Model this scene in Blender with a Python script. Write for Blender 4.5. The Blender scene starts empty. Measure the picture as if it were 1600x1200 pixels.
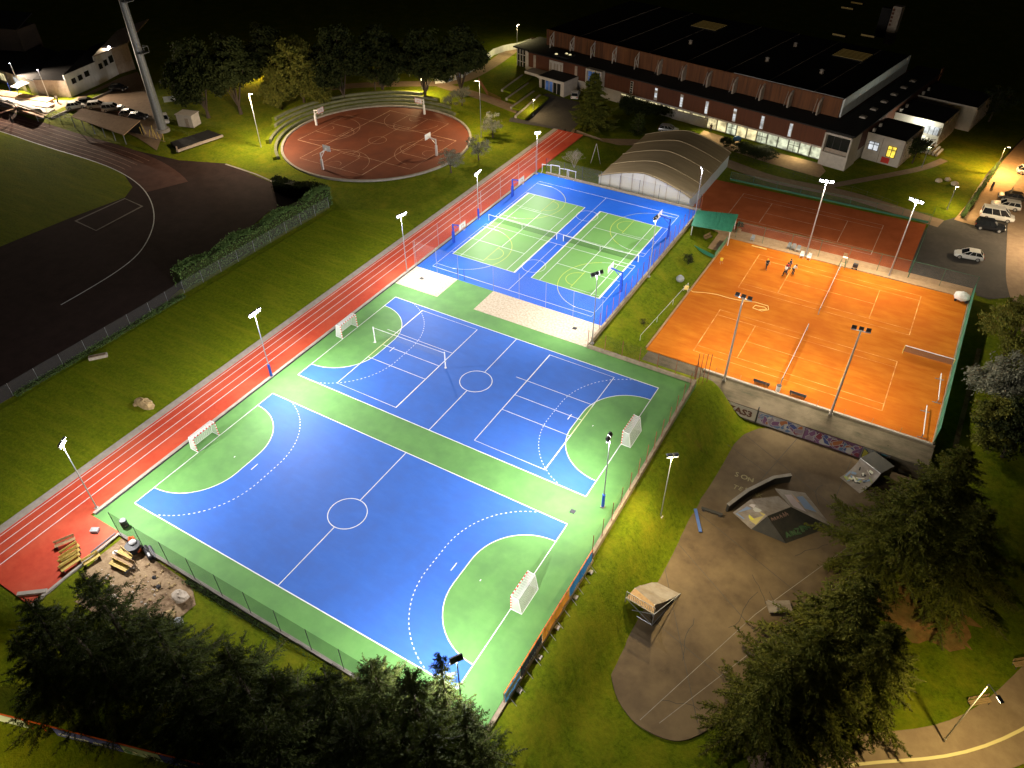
import bpy, bmesh, math, random
from mathutils import Vector, Matrix
random.seed(7)
PI = math.pi
rad = math.radians
scene = bpy.context.scene
COL = scene.collection

# ------------------------------------------------------------------ camera
CAM = Vector((59.90225, -24.25215, 59.33878))
YAW, PITCH, ROLL, FPX = 2.105882, -0.703104, -0.007944, 1171.361
fw = Vector((math.cos(PITCH) * math.cos(YAW), math.cos(PITCH) * math.sin(YAW), math.sin(PITCH)))
r0 = fw.cross(Vector((0, 0, 1))).normalized()
u0 = r0.cross(fw)
RT = math.cos(ROLL) * r0 + math.sin(ROLL) * u0
UP = -math.sin(ROLL) * r0 + math.cos(ROLL) * u0
cd = bpy.data.cameras.new('camera')
cam = bpy.data.objects.new('camera', cd)
COL.objects.link(cam)
m = Matrix.Identity(4)
for i in range(3):
    m[i][0], m[i][1], m[i][2], m[i][3] = RT[i], UP[i], -fw[i], CAM[i]
cam.matrix_world = m
cd.sensor_width = 36.0
cd.lens = 36.0 * FPX / 1600.0
cd.clip_end = 3000
cd.clip_start = 0.5
scene.camera = cam


def at(px, py, z=0.0):
    """photo pixel (1600 x 1200) -> point of the world at height z"""
    d = (px - 800) / FPX * RT - (py - 600) / FPX * UP + fw
    t = (z - CAM.z) / d.z
    return CAM + d * t


def sst(a, b, x):
    t = max(0.0, min(1.0, (x - a) / (b - a)))
    return t * t * (3 - 2 * t)


def lerp(a, b, t):
    return a + (b - a) * t


def hgt(x, y):
    """terrain height"""
    z = -0.10
    # south of the courts the ground falls away
    if y < -3.0:
        st = lerp(-9.0, -3.5, sst(12, 22, x))
        z = lerp(z, -2.4, sst(st, st - 10, y) * sst(1.5, 9, x + 2.5 * max(0.0, -13.0 - y)))
    if x > 43 and y < 50:
        b = -4.7
        t = sst(44.6, 50.2, x)
        if y < 10:
            t2 = sst(44.6, 56, x)
            t = lerp(t2, t, sst(-6, 10, y))
        z = lerp(min(z, -0.35), b, t)
    elif 28.6 < x and 47.3 < y < 92:
        z = lerp(-0.75, -1.85, sst(29.5, 33.5, x))
    if y >= 92:
        z = lerp(-0.10, -1.95, sst(-4, 8, x) if y < 112 else sst(-34, -8, x))
    if x > 70.4 and y > 44:
        z = lerp(-4.7, -1.95, sst(44, 62, y))
    if x > 30 and 88 < y < 92:
        z = -1.95
    if 34.9 < x < 70.8 and 50.5 < y < 90:
        z = -2.1
    if 43.1 < x < 70.3 and 49.3 <= y <= 53.2:
        z = -4.9
    return z


def att(px, py, dz=0.0):
    z = 0.0
    for _ in range(12):
        p = at(px, py, z)
        z = hgt(p.x, p.y) + dz
    return Vector((p.x, p.y, z))


# ------------------------------------------------------------------ materials
MATS = {}


def mat(name, col, rough=0.8, col2=None, scale=3.0, bump=0.0, bscale=30.0, emit=None, es=1.0, alpha=None,
        metal=0.0, spec=0.5, detail=6, lo=0.35, hi=0.65, col3=None, scale3=0.3, stretch=None, trans=0.0):
    if name in MATS:
        return MATS[name]
    M = bpy.data.materials.new(name)
    M.use_nodes = True
    nt = M.node_tree
    N, Lk = nt.nodes, nt.links
    N.clear()
    out = N.new('ShaderNodeOutputMaterial')
    b = N.new('ShaderNodeBsdfPrincipled')
    b.inputs['Base Color'].default_value = (*col, 1)
    b.inputs['Roughness'].default_value = rough
    b.inputs['Metallic'].default_value = metal
    b.inputs['Specular IOR Level'].default_value = spec
    tc = N.new('ShaderNodeTexCoord')
    vec = tc.outputs['Object']
    if stretch:
        mp = N.new('ShaderNodeMapping')
        mp.inputs['Scale'].default_value = stretch[:3]
        if len(stretch) > 3:
            mp.inputs['Rotation'].default_value = (0, 0, stretch[3])
        Lk.new(vec, mp.inputs['Vector'])
        vec = mp.outputs['Vector']
    if col2:
        nz = N.new('ShaderNodeTexNoise')
        nz.inputs['Scale'].default_value = scale
        nz.inputs['Detail'].default_value = detail
        nz.inputs['Roughness'].default_value = 0.65
        Lk.new(vec, nz.inputs['Vector'])
        rp = N.new('ShaderNodeValToRGB')
        rp.color_ramp.elements[0].position = lo
        rp.color_ramp.elements[1].position = hi
        rp.color_ramp.elements[0].color = (*col, 1)
        rp.color_ramp.elements[1].color = (*col2, 1)
        Lk.new(nz.outputs['Fac'], rp.inputs['Fac'])
        colout = rp.outputs['Color']
        if col3:
            n3 = N.new('ShaderNodeTexNoise')
            n3.inputs['Scale'].default_value = scale3
            n3.inputs['Detail'].default_value = 5
            n3.inputs['Roughness'].default_value = 0.6
            Lk.new(tc.outputs['Object'], n3.inputs['Vector'])
            r3 = N.new('ShaderNodeMapRange')
            r3.inputs['From Min'].default_value = 0.42
            r3.inputs['From Max'].default_value = 0.68
            Lk.new(n3.outputs['Fac'], r3.inputs['Value'])
            mx = N.new('ShaderNodeMix')
            mx.data_type = 'RGBA'
            Lk.new(r3.outputs['Result'], mx.inputs['Factor'])
            Lk.new(colout, mx.inputs[6])
            mx.inputs[7].default_value = (*col3, 1)
            colout = mx.outputs[2]
        Lk.new(colout, b.inputs['Base Color'])
    if bump:
        bn = N.new('ShaderNodeTexNoise')
        bn.inputs['Scale'].default_value = bscale
        bn.inputs['Detail'].default_value = 4
        Lk.new(vec, bn.inputs['Vector'])
        bp = N.new('ShaderNodeBump')
        bp.inputs['Strength'].default_value = bump
        bp.inputs['Distance'].default_value = 0.08
        Lk.new(bn.outputs['Fac'], bp.inputs['Height'])
        Lk.new(bp.outputs['Normal'], b.inputs['Normal'])
    if emit:
        b.inputs['Emission Color'].default_value = (*emit, 1)
        b.inputs['Emission Strength'].default_value = es
        if es < 1.0 and name.startswith('glass'):
            # furnished room behind the pane: uneven brightness
            n5 = N.new('ShaderNodeTexNoise')
            n5.inputs['Scale'].default_value = 0.9
            n5.inputs['Detail'].default_value = 3
            Lk.new(tc.outputs['Object'], n5.inputs['Vector'])
            m5 = N.new('ShaderNodeMapRange')
            m5.inputs['From Min'].default_value = 0.35
            m5.inputs['From Max'].default_value = 0.65
            m5.inputs['To Min'].default_value = es * 0.35
            m5.inputs['To Max'].default_value = es * 1.25
            Lk.new(n5.outputs['Fac'], m5.inputs['Value'])
            Lk.new(m5.outputs['Result'], b.inputs['Emission Strength'])
    sh = b.outputs['BSDF']
    if trans:
        t = N.new('ShaderNodeBsdfTranslucent')
        if col2:
            Lk.new(colout, t.inputs['Color'])
        else:
            t.inputs['Color'].default_value = (*col, 1)
        ms = N.new('ShaderNodeMixShader')
        ms.inputs[0].default_value = trans
        Lk.new(sh, ms.inputs[1])
        Lk.new(t.outputs[0], ms.inputs[2])
        sh = ms.outputs[0]
    if alpha is not None:
        t = N.new('ShaderNodeBsdfTransparent')
        ms = N.new('ShaderNodeMixShader')
        ms.inputs[0].default_value = alpha
        Lk.new(t.outputs[0], ms.inputs[1])
        Lk.new(sh, ms.inputs[2])
        sh = ms.outputs[0]
    Lk.new(sh, out.inputs['Surface'])
    MATS[name] = M
    return M


mat('grass', (0.068, 0.105, 0.005), 0.95, (0.130, 0.170, 0.008), 2.4, 0.9, 9, col3=(0.160, 0.150, 0.012), scale3=0.16, detail=10, lo=0.3, hi=0.7, spec=0.1)
mat('lawn', (0.085, 0.118, 0.006), 0.95, (0.140, 0.170, 0.009), 1.3, 0.9, 7, col3=(0.140, 0.132, 0.012), scale3=0.1, detail=10, stretch=(0.5, 1.6, 1, 0.35), lo=0.3, hi=0.7, spec=0.1)
mat('court_green', (0.112, 0.275, 0.074), 0.66, (0.130, 0.300, 0.084), 0.9, 0.05, 60, spec=0.25, detail=12, col3=(0.098, 0.232, 0.070), scale3=0.4)
mat('court_lime', (0.150, 0.350, 0.085), 0.6, (0.168, 0.375, 0.095), 0.35, 0.05, 60, spec=0.4)
mat('court_blue', (0.036, 0.126, 0.480), 0.66, (0.043, 0.140, 0.510), 0.9, 0.05, 60, spec=0.25, detail=14, stretch=(0.5, 1.7, 1, 0.6), col3=(0.042, 0.122, 0.440), scale3=0.5)
mat('court_bright_blue', (0.008, 0.110, 0.620), 0.6, (0.014, 0.130, 0.660), 0.25, 0.05, 60, spec=0.3)
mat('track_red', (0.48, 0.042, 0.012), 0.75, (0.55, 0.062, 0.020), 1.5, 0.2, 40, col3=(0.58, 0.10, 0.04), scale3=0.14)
mat('track_lit_tone', (0.085, 0.041, 0.032), 0.9, (0.125, 0.062, 0.048), 0.5, 0.2, 20, spec=0.2)  # lighter tone puts the lamplight on the straight into the colour
mat('track_unlit_tone', (0.026, 0.014, 0.012), 0.95, (0.042, 0.023, 0.019), 0.5, 0.2, 20, spec=0.2)  # same track, darkened in colour where it lies unlit
mat('red_brown', (0.155, 0.036, 0.013), 0.8, (0.205, 0.052, 0.018), 0.35, 0.15, 30, col3=(0.125, 0.030, 0.012), scale3=0.12)
mat('clay', (0.46, 0.120, 0.008), 0.95, (0.57, 0.185, 0.018), 0.7, 0.25, 12, col3=(0.43, 0.105, 0.010), scale3=0.12, detail=12, spec=0.1, stretch=(0.4, 1.6, 1, 0.1))
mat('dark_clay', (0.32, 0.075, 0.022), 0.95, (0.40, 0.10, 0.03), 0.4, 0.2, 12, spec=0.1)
mat('line_white', (0.78, 0.80, 0.79), 0.6, (0.56, 0.61, 0.64), 1.1, lo=0.45, hi=0.75)
mat('line_yellow', (0.62, 0.66, 0.10), 0.6)
mat('road_line', (0.75, 0.62, 0.30), 0.6)
mat('line_clay', (0.82, 0.48, 0.15), 0.8, (0.52, 0.16, 0.02), 0.5, lo=0.36, hi=0.58)
mat('line_worn', (0.62, 0.42, 0.30), 0.8, (0.36, 0.16, 0.09), 0.9)
mat('gravel', (0.40, 0.32, 0.22), 0.95, (0.66, 0.57, 0.43), 3.5, 1.0, 9, detail=10)
mat('dirt', (0.13, 0.07, 0.03), 0.95, (0.36, 0.25, 0.14), 1.6, 1.0, 6, detail=14, col3=(0.34, 0.24, 0.13), scale3=0.35, lo=0.38, hi=0.62)
mat('litter', (0.20, 0.085, 0.022), 0.95, (0.32, 0.17, 0.05), 2.2, 0.8, 9, detail=12, col3=(0.14, 0.11, 0.02), scale3=0.5)
mat('concrete', (0.34, 0.31, 0.27), 0.9, (0.24, 0.22, 0.19), 1.2, 0.3, 12)
mat('kerb_concrete', (0.42, 0.37, 0.31), 0.85, (0.32, 0.28, 0.23), 1.5, 0.2, 15)
mat('wall_concrete', (0.36, 0.29, 0.20), 0.9, (0.24, 0.19, 0.13), 1.5, 0.3, 12)
mat('mossy_concrete', (0.13, 0.10, 0.065), 0.95, (0.060, 0.055, 0.032), 0.9, 0.5, 10, detail=12, stretch=(0.35, 1.6, 1), col3=(0.17, 0.135, 0.09), scale3=0.3)
mat('skate_asphalt', (0.064, 0.041, 0.021), 0.75, (0.112, 0.076, 0.040), 0.45, 0.2, 30, detail=14, lo=0.3, hi=0.62, col3=(0.180, 0.128, 0.066), scale3=0.16, spec=0.35)  # broad blotches, besides stains, imitate streaks of light and shade
mat('asphalt', (0.060, 0.052, 0.046), 0.9, (0.085, 0.075, 0.064), 1.5, 0.2, 25, col3=(0.05, 0.045, 0.04), scale3=0.2)
mat('path', (0.24, 0.16, 0.10), 0.9, (0.30, 0.21, 0.13), 1.0, 0.2, 20)
mat('paving', (0.48, 0.31, 0.17), 0.9, (0.38, 0.24, 0.13), 1.5, 0.2, 20)
mat('steel', (0.45, 0.45, 0.46), 0.45, (0.36, 0.36, 0.37), 5, metal=0.6)
mat('white_steel', (0.78, 0.78, 0.77), 0.45, (0.66, 0.66, 0.65), 4)
mat('grey_steel', (0.30, 0.31, 0.31), 0.5, (0.22, 0.23, 0.23), 4, metal=0.3)
mat('dark_metal', (0.035, 0.035, 0.045), 0.5, (0.055, 0.055, 0.06), 6)
mat('rust_red', (0.20, 0.050, 0.022), 0.7, (0.28, 0.10, 0.05), 5)
mat('green_steel', (0.03, 0.13, 0.07), 0.5)
mat('blue_pad', (0.010, 0.055, 0.42), 0.5, (0.015, 0.07, 0.5), 4)
mat('red_paint', (0.60, 0.025, 0.012), 0.5)
mat('net_white', (0.80, 0.80, 0.78), 0.8, alpha=0.38)
mat('net_dark', (0.02, 0.05, 0.02), 0.8, alpha=0.40)
mat('net_clay', (0.10, 0.09, 0.08), 0.8, alpha=0.55)
mat('mesh_green', (0.035, 0.110, 0.050), 0.8, alpha=0.42)
mat('mesh_wire', (0.24, 0.24, 0.23), 0.6, alpha=0.11)
mat('mesh_rust', (0.16, 0.10, 0.07), 0.6, alpha=0.09)
mat('windscreen', (0.06, 0.26, 0.17), 0.75, (0.03, 0.16, 0.10), 0.7, trans=0.25)
mat('lens', (1, 1, 1), 0.3, emit=(0.93, 0.88, 1.0), es=28.0)
mat('lens_warm', (1, 1, 1), 0.3, emit=(1.0, 0.82, 0.52), es=14.0)
mat('lens_off', (0.35, 0.35, 0.33), 0.25)
mat('backboard', (0.80, 0.80, 0.80), 0.4)
mat('orange_rim', (0.75, 0.13, 0.02), 0.5)
mat('wood_yellow', (0.62, 0.46, 0.10), 0.7, (0.44, 0.31, 0.07), 3, stretch=(8, 1, 1))
mat('wood_plain', (0.42, 0.27, 0.13), 0.8, (0.30, 0.19, 0.09), 3)
mat('black', (0.012, 0.012, 0.014), 0.6)
mat('tyre', (0.02, 0.02, 0.02), 0.85)
mat('car_glass', (0.015, 0.018, 0.022), 0.12, spec=0.8)
mat('car_white', (0.74, 0.73, 0.70), 0.3, spec=0.6)
mat('car_silver', (0.46, 0.46, 0.46), 0.3, metal=0.4)
mat('car_black', (0.012, 0.014, 0.018), 0.25, spec=0.7)
mat('car_dark', (0.05, 0.045, 0.04), 0.3, spec=0.7)
mat('headlamp', (0.8, 0.8, 0.78), 0.15)
mat('tail_lamp', (0.45, 0.01, 0.01), 0.2)
mat('bark', (0.085, 0.06, 0.04), 0.95, (0.05, 0.036, 0.025), 5, 0.8, 8)
mat('conifer', (0.018, 0.032, 0.005), 0.8, (0.075, 0.094, 0.014), 1.4, spec=0.2, trans=0.2)
mat('conifer_light', (0.060, 0.076, 0.008), 0.8, (0.150, 0.150, 0.018), 1.4, spec=0.2, trans=0.2)
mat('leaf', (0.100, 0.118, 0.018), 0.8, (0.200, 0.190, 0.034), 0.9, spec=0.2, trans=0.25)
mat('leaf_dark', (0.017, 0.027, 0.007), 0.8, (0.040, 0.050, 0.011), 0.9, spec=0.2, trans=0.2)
mat('leaf_grey', (0.16, 0.17, 0.125), 0.8, (0.23, 0.23, 0.17), 0.9, spec=0.2, trans=0.2)
mat('dry_twigs', (0.42, 0.36, 0.30), 0.9, (0.30, 0.25, 0.20), 2)
mat('hedge', (0.080, 0.150, 0.040), 0.85, (0.130, 0.200, 0.055), 1.2, spec=0.2, trans=0.15)
mat('roof_dark', (0.010, 0.009, 0.009), 0.9, (0.016, 0.014, 0.013), 1.0)
mat('facade_red', (0.118, 0.036, 0.013), 0.85, (0.090, 0.027, 0.010), 0.9, stretch=(3, 3, 0.2))
mat('facade_rust', (0.200, 0.074, 0.024), 0.85, (0.090, 0.034, 0.014), 0.8, stretch=(2.4, 2.4, 0.12), detail=3)
mat('facade_white', (0.56, 0.50, 0.43), 0.8, (0.46, 0.41, 0.35), 1.2)
mat('fascia_white', (0.70, 0.72, 0.70), 0.7, (0.55, 0.57, 0.56), 1.0, stretch=(1, 1, 0.3))
mat('fin_grey', (0.40, 0.33, 0.26), 0.7, (0.28, 0.22, 0.17), 1.5)
mat('mullion', (0.04, 0.035, 0.03), 0.6)
mat('glass_lit', (0.10, 0.09, 0.06), 0.3, emit=(1.0, 0.86, 0.46), es=0.62)
mat('glass_pale', (0.10, 0.10, 0.08), 0.3, emit=(0.95, 1.0, 0.70), es=0.50)
mat('glass_yellow', (0.2, 0.15, 0.03), 0.3, emit=(1.0, 0.72, 0.08), es=0.9)
mat('glass_cold', (0.1, 0.1, 0.1), 0.3, emit=(0.90, 0.95, 1.0), es=0.5)
mat('glass_blue', (0.06, 0.12, 0.30), 0.15, (0.03, 0.07, 0.22), 0.8, emit=(0.20, 0.36, 0.8), es=0.10)
mat('glass_dark', (0.02, 0.022, 0.02), 0.1, spec=0.8)
mat('seat_moss', (0.16, 0.165, 0.10), 0.95, (0.10, 0.11, 0.06), 0.9, 0.4, 8)
mat('louvre_lit', (0.2, 0.16, 0.06), 0.6, emit=(1.0, 0.62, 0.15), es=0.02)
mat('tent_roof', (0.34, 0.26, 0.14), 0.75, (0.27, 0.20, 0.105), 0.5, stretch=(0.3, 3, 1))
mat('tent_rib', (0.42, 0.33, 0.19), 0.7)
mat('tent_wall', (0.52, 0.49, 0.43), 0.7, (0.52, 0.51, 0.48), 0.8)
mat('tent_pale', (0.50, 0.58, 0.68), 0.7, (0.42, 0.50, 0.60), 0.8)
mat('shelter_green', (0.05, 0.25, 0.15), 0.35, (0.035, 0.19, 0.115), 0.8, spec=0.6)
mat('skin', (0.50, 0.30, 0.20), 0.6)
mat('cloth_black', (0.02, 0.02, 0.025), 0.8)
mat('cloth_white', (0.7, 0.7, 0.68), 0.8)
mat('cloth_yellow', (0.75, 0.50, 0.03), 0.8)
mat('cloth_red', (0.5, 0.03, 0.03), 0.8)
mat('cloth_navy', (0.02, 0.03, 0.10), 0.8)
mat('hair_dark', (0.025, 0.016, 0.01), 0.7)
mat('rope', (0.85, 0.62, 0.20), 0.7)
mat('orange_mesh', (0.80, 0.16, 0.02), 0.7, (0.65, 0.11, 0.015), 3)
mat('rock', (0.50, 0.36, 0.17), 0.95, (0.34, 0.24, 0.11), 2.5, 0.8, 6)
mat('pale_rock', (0.58, 0.50, 0.40), 0.95, (0.40, 0.33, 0.25), 2.5, 0.8, 6)
mat('ramp_ply', (0.22, 0.18, 0.14), 0.6, (0.14, 0.11, 0.085), 1.2, stretch=(1, 3, 1), col3=(0.28, 0.25, 0.22), scale3=0.5)
mat('ramp_dark', (0.030, 0.030, 0.026), 0.6, (0.05, 0.045, 0.035), 1.2)
mat('sheet_white', (0.80, 0.80, 0.78), 0.6, (0.68, 0.68, 0.66), 2.0)
mat('tarp', (0.05, 0.15, 0.35), 0.6)
mat('plastic_grey', (0.28, 0.30, 0.31), 0.5)
PAINT = {}


def paint(r, g, b, rough=0.6):
    k = f'paint_{int(r*100)}_{int(g*100)}_{int(b*100)}'
    return mat(k, (r, g, b), rough)


def turf(name, dark, light, dry, soil, mow):
    M = bpy.data.materials.new(name)
    M.use_nodes = True
    nt = M.node_tree
    N, Lk = nt.nodes, nt.links
    b = N['Principled BSDF']
    b.inputs['Roughness'].default_value = 0.95
    b.inputs['Specular IOR Level'].default_value = 0.08
    tc = N.new('ShaderNodeTexCoord')

    def noise(sc, det, st=None, rot=0.0, rgh=0.7):
        n = N.new('ShaderNodeTexNoise')
        n.inputs['Scale'].default_value = sc
        n.inputs['Detail'].default_value = det
        n.inputs['Roughness'].default_value = rgh
        if st:
            mp = N.new('ShaderNodeMapping')
            mp.inputs['Scale'].default_value = st
            mp.inputs['Rotation'].default_value = (0, 0, rot)
            Lk.new(tc.outputs['Object'], mp.inputs['Vector'])
            Lk.new(mp.outputs['Vector'], n.inputs['Vector'])
        else:
            Lk.new(tc.outputs['Object'], n.inputs['Vector'])
        return n.outputs['Fac']

    def ramp(fac, a, c):
        r = N.new('ShaderNodeMapRange')
        r.inputs['From Min'].default_value = a
        r.inputs['From Max'].default_value = c
        Lk.new(fac, r.inputs['Value'])
        return r.outputs['Result']

    def mix(f, A, B):
        m = N.new('ShaderNodeMix')
        m.data_type = 'RGBA'
        Lk.new(f, m.inputs['Factor'])
        for sock, v in ((6, A), (7, B)):
            if isinstance(v, tuple):
                m.inputs[sock].default_value = (*v, 1)
            else:
                Lk.new(v, m.inputs[sock])
        return m.outputs[2]
    fine = ramp(noise(2.2, 15, rgh=0.85), 0.36, 0.64)
    c = mix(fine, dark, light)
    c = mix(ramp(noise(0.35, 12, mow, 0.5, 0.75), 0.45, 0.75), c, dry)
    c = mix(ramp(noise(0.22, 14, rgh=0.8), 0.60, 0.72), c, soil)
    Lk.new(c, b.inputs['Base Color'])
    bp = N.new('ShaderNodeBump')
    bp.inputs['Strength'].default_value = 1.0
    bp.inputs['Distance'].default_value = 0.16
    Lk.new(noise(3.0, 8, rgh=0.8), bp.inputs['Height'])
    Lk.new(bp.outputs['Normal'], b.inputs['Normal'])
    MATS[name] = M


for nm in ('grass', 'lawn'):
    bpy.data.materials.remove(MATS.pop(nm))
turf('grass', (0.050, 0.078, 0.003), (0.160, 0.210, 0.006), (0.215, 0.205, 0.010), (0.150, 0.105, 0.018), (0.8, 0.8, 1))
turf('lawn', (0.075, 0.105, 0.004), (0.195, 0.255, 0.006), (0.240, 0.250, 0.010), (0.120, 0.115, 0.012), (0.35, 2.4, 1))


def banner(r, g, b):
    return mat(f'banner_{int(r*100)}_{int(g*100)}_{int(b*100)}', (r, g, b), 0.55, trans=0.45)


# ------------------------------------------------------------------ mesh helper
class MB:
    def __init__(s):
        s.v, s.f, s.m, s.mats = [], [], [], []

    def mi(s, name):
        M = MATS[name] if isinstance(name, str) else name
        if M not in s.mats:
            s.mats.append(M)
        return s.mats.index(M)

    def add(s, vs, fs, mt):
        o = len(s.v)
        s.v += [tuple(p) for p in vs]
        i = s.mi(mt)
        for f in fs:
            s.f.append(tuple(o + k for k in f))
            s.m.append(i)
        return s

    def box(s, c, d, mt, rz=0.0, M=None):
        x, y, z = d[0] / 2, d[1] / 2, d[2] / 2
        vs = [Vector((a, b, e)) for e in (-z, z) for a, b in ((-x, -y), (x, -y), (x, y), (-x, y))]
        if rz:
            R = Matrix.Rotation(rz, 3, 'Z')
            vs = [R @ p for p in vs]
        c = Vector(c)
        vs = [p + c for p in vs]
        if M:
            vs = [M @ p for p in vs]
        return s.add(vs, [(3, 2, 1, 0), (4, 5, 6, 7), (0, 1, 5, 4), (1, 2, 6, 5), (2, 3, 7, 6), (3, 0, 4, 7)], mt)

    def box2(s, a, b, mt, M=None):
        c = [(a[i] + b[i]) / 2 for i in range(3)]
        d = [abs(b[i] - a[i]) for i in range(3)]
        return s.box(c, d, mt, M=M)

    def tube(s, p0, p1, ra, rb, mt, n=8, cap=True):
        p0, p1 = Vector(p0), Vector(p1)
        d = p1 - p0
        if d.length < 1e-6:
            return s
        d.normalize()
        a = d.orthogonal().normalized()
        b = d.cross(a)
        vs = []
        for p, r in ((p0, ra), (p1, rb)):
            for k in range(n):
                t = 2 * PI * k / n
                vs.append(p + a * (r * math.cos(t)) + b * (r * math.sin(t)))
        fs = [(k, (k + 1) % n, n + (k + 1) % n, n + k) for k in range(n)]
        if cap:
            fs += [tuple(range(n - 1, -1, -1)), tuple(range(n, 2 * n))]
        return s.add(vs, fs, mt)

    def path(s, pts, r, mt, n=6):
        for a, b in zip(pts, pts[1:]):
            s.tube(a, b, r, r, mt, n)
        return s

    def bar(s, p0, p1, w, h, mt):
        """rectangular bar"""
        p0, p1 = Vector(p0), Vector(p1)
        d = (p1 - p0).normalized()
        up = Vector((0, 0, 1)) if abs(d.z) < 0.95 else Vector((0, 1, 0))
        a = d.cross(up).normalized() * (w / 2)
        b = a.cross(d).normalized() * (h / 2)
        vs = [p + q for p in (p0, p1) for q in (-a - b, a - b, a + b, -a + b)]
        return s.add(vs, [(3, 2, 1, 0), (4, 5, 6, 7), (0, 1, 5, 4), (1, 2, 6, 5), (2, 3, 7, 6), (3, 0, 4, 7)], mt)

    def prism(s, poly, z0, z1, mt, mtop=None):
        n = len(poly)
        vs = [(p[0], p[1], z0) for p in poly] + [(p[0], p[1], z1) for p in poly]
        s.add(vs, [(k, (k + 1) % n, n + (k + 1) % n, n + k) for k in range(n)] + [tuple(range(n - 1, -1, -1))], mt)
        s.add([(p[0], p[1], z1) for p in poly], [tuple(range(n))], mtop or mt)
        return s

    def sheet(s, poly, z, mt):
        return s.add([(p[0], p[1], z) for p in poly], [tuple(range(len(poly)))], mt)

    def quad(s, a, b, c, d, mt):
        return s.add([a, b, c, d], [(0, 1, 2, 3)], mt)

    def slab(s, a, b, c, d, th, mt):
        """thick quad, thickness along its normal (downwards / backwards)"""
        a, b, c, d = map(Vector, (a, b, c, d))
        n = (b - a).cross(d - a).normalized() * th
        vs = [a, b, c, d, a - n, b - n, c - n, d - n]
        return s.add(vs, [(0, 1, 2, 3), (7, 6, 5, 4), (4, 5, 1, 0), (5, 6, 2, 1), (6, 7, 3, 2), (7, 4, 0, 3)], mt)

    def ball(s, c, r, mt, nu=10, nv=7, sq=(1, 1, 1), jit=0.0):
        vs, fs = [], []
        for i in range(nv + 1):
            t = PI * i / nv
            for k in range(nu):
                f = 2 * PI * k / nu
                j = 1 + random.uniform(-jit, jit)
                vs.append((c[0] + r * sq[0] * j * math.sin(t) * math.cos(f), c[1] + r * sq[1] * j * math.sin(t) * math.sin(f), c[2] + r * sq[2] * j * math.cos(t)))
        for i in range(nv):
            for k in range(nu):
                fs.append((i * nu + k, (i + 1) * nu + k, (i + 1) * nu + (k + 1) % nu, i * nu + (k + 1) % nu))
        return s.add(vs, fs, mt)

    def line(s, pts, w, z, mt, closed=False):
        """flat painted line of width w following pts at height z"""
        P = [Vector((p[0], p[1], 0)) for p in pts]
        n = len(P)
        vs = []
        for i in range(n):
            a = P[i - 1] if (i > 0 or closed) else P[i]
            b = P[(i + 1) % n] if (i < n - 1 or closed) else P[i]
            d = (b - a).normalized()
            k = Vector((-d.y, d.x, 0))
            if (0 < i < n - 1) or closed:
                d1 = (P[i] - a).normalized()
                c = max(0.3, d.dot(d1))
                k = k / c
            zz = z(P[i].x, P[i].y) if callable(z) else z
            for sg in (-1, 1):
                q = P[i] + k * (sg * w / 2)
                vs.append((q.x, q.y, zz))
        fs = [(2 * i, 2 * i + 2, 2 * i + 3, 2 * i + 1) for i in range(n - 1)]
        if closed:
            fs.append((2 * n - 2, 0, 1, 2 * n - 1))
        fs = [tuple(reversed(f)) for f in fs]
        return s.add(vs, [f[::-1] for f in fs], mt)

    def build(s, name, parent=None, off=None, smooth=False):
        me = bpy.data.meshes.new(name)
        if off is not None:
            off = Vector(off)
            vs = [tuple(Vector(p) - off) for p in s.v]
        else:
            vs = s.v
        me.from_pydata(vs, [], s.f)
        for M in s.mats:
            me.materials.append(M)
        me.polygons.foreach_set('material_index', s.m)
        if smooth:
            me.polygons.foreach_set('use_smooth', [True] * len(s.f))
        me.update()
        o = bpy.data.objects.new(name, me)
        COL.objects.link(o)
        if parent:
            o.parent = parent
        return o


def circ(cx, cy, r, a0=0.0, a1=360.0, n=48):
    return [(cx + r * math.cos(rad(lerp(a0, a1, k / n))), cy + r * math.sin(rad(lerp(a0, a1, k / n)))) for k in range(n + 1)]


def rect(x0, y0, x1, y1):
    return [(x0, y0), (x1, y0), (x1, y1), (x0, y1)]


def struct(o):
    o['kind'] = 'structure'
    return o


def tag(o, label, cat, group=None, kind=None):
    o['label'] = label
    o['category'] = cat
    if group:
        o['group'] = group
    if kind:
        o['kind'] = kind
    return o


def thing(name, label, cat, loc=(0, 0, 0), rz=0.0, group=None):
    o = bpy.data.objects.new(name, None)
    o.empty_display_size = 0.3
    COL.objects.link(o)
    o.location = loc
    o.rotation_euler = (0, 0, rz)
    return tag(o, label, cat, group)


def dup(root, loc, rz, label, group=None):
    def cp(o, parent):
        c = o.copy()
        COL.objects.link(c)
        if parent:
            c.parent = parent
        for ch in list(o.children):
            cp(ch, c)
        return c
    kids = list(root.children)
    r = root.copy()
    COL.objects.link(r)
    for ch in kids:
        cp(ch, r)
    r.location = loc
    r.rotation_euler = (0, 0, rz)
    r['label'] = label
    if group:
        r['group'] = group
    return r


def W(o):
    return o.location


# font text -> flat mesh data in its own plane
def text_geo(body, size, bold=0.0):
    c = bpy.data.curves.new('lettering', 'FONT')
    c.body = body
    c.size = size
    c.offset = bold
    c.resolution_u = 2
    o = bpy.data.objects.new('lettering', c)
    COL.objects.link(o)
    dg = bpy.context.evaluated_depsgraph_get()
    me = bpy.data.meshes.new_from_object(o.evaluated_get(dg))
    vs = [Vector(v.co) for v in me.vertices]
    fs = [tuple(p.vertices) for p in me.polygons]
    bpy.data.objects.remove(o)
    bpy.data.curves.remove(c)
    bpy.data.meshes.remove(me)
    return vs, fs


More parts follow.
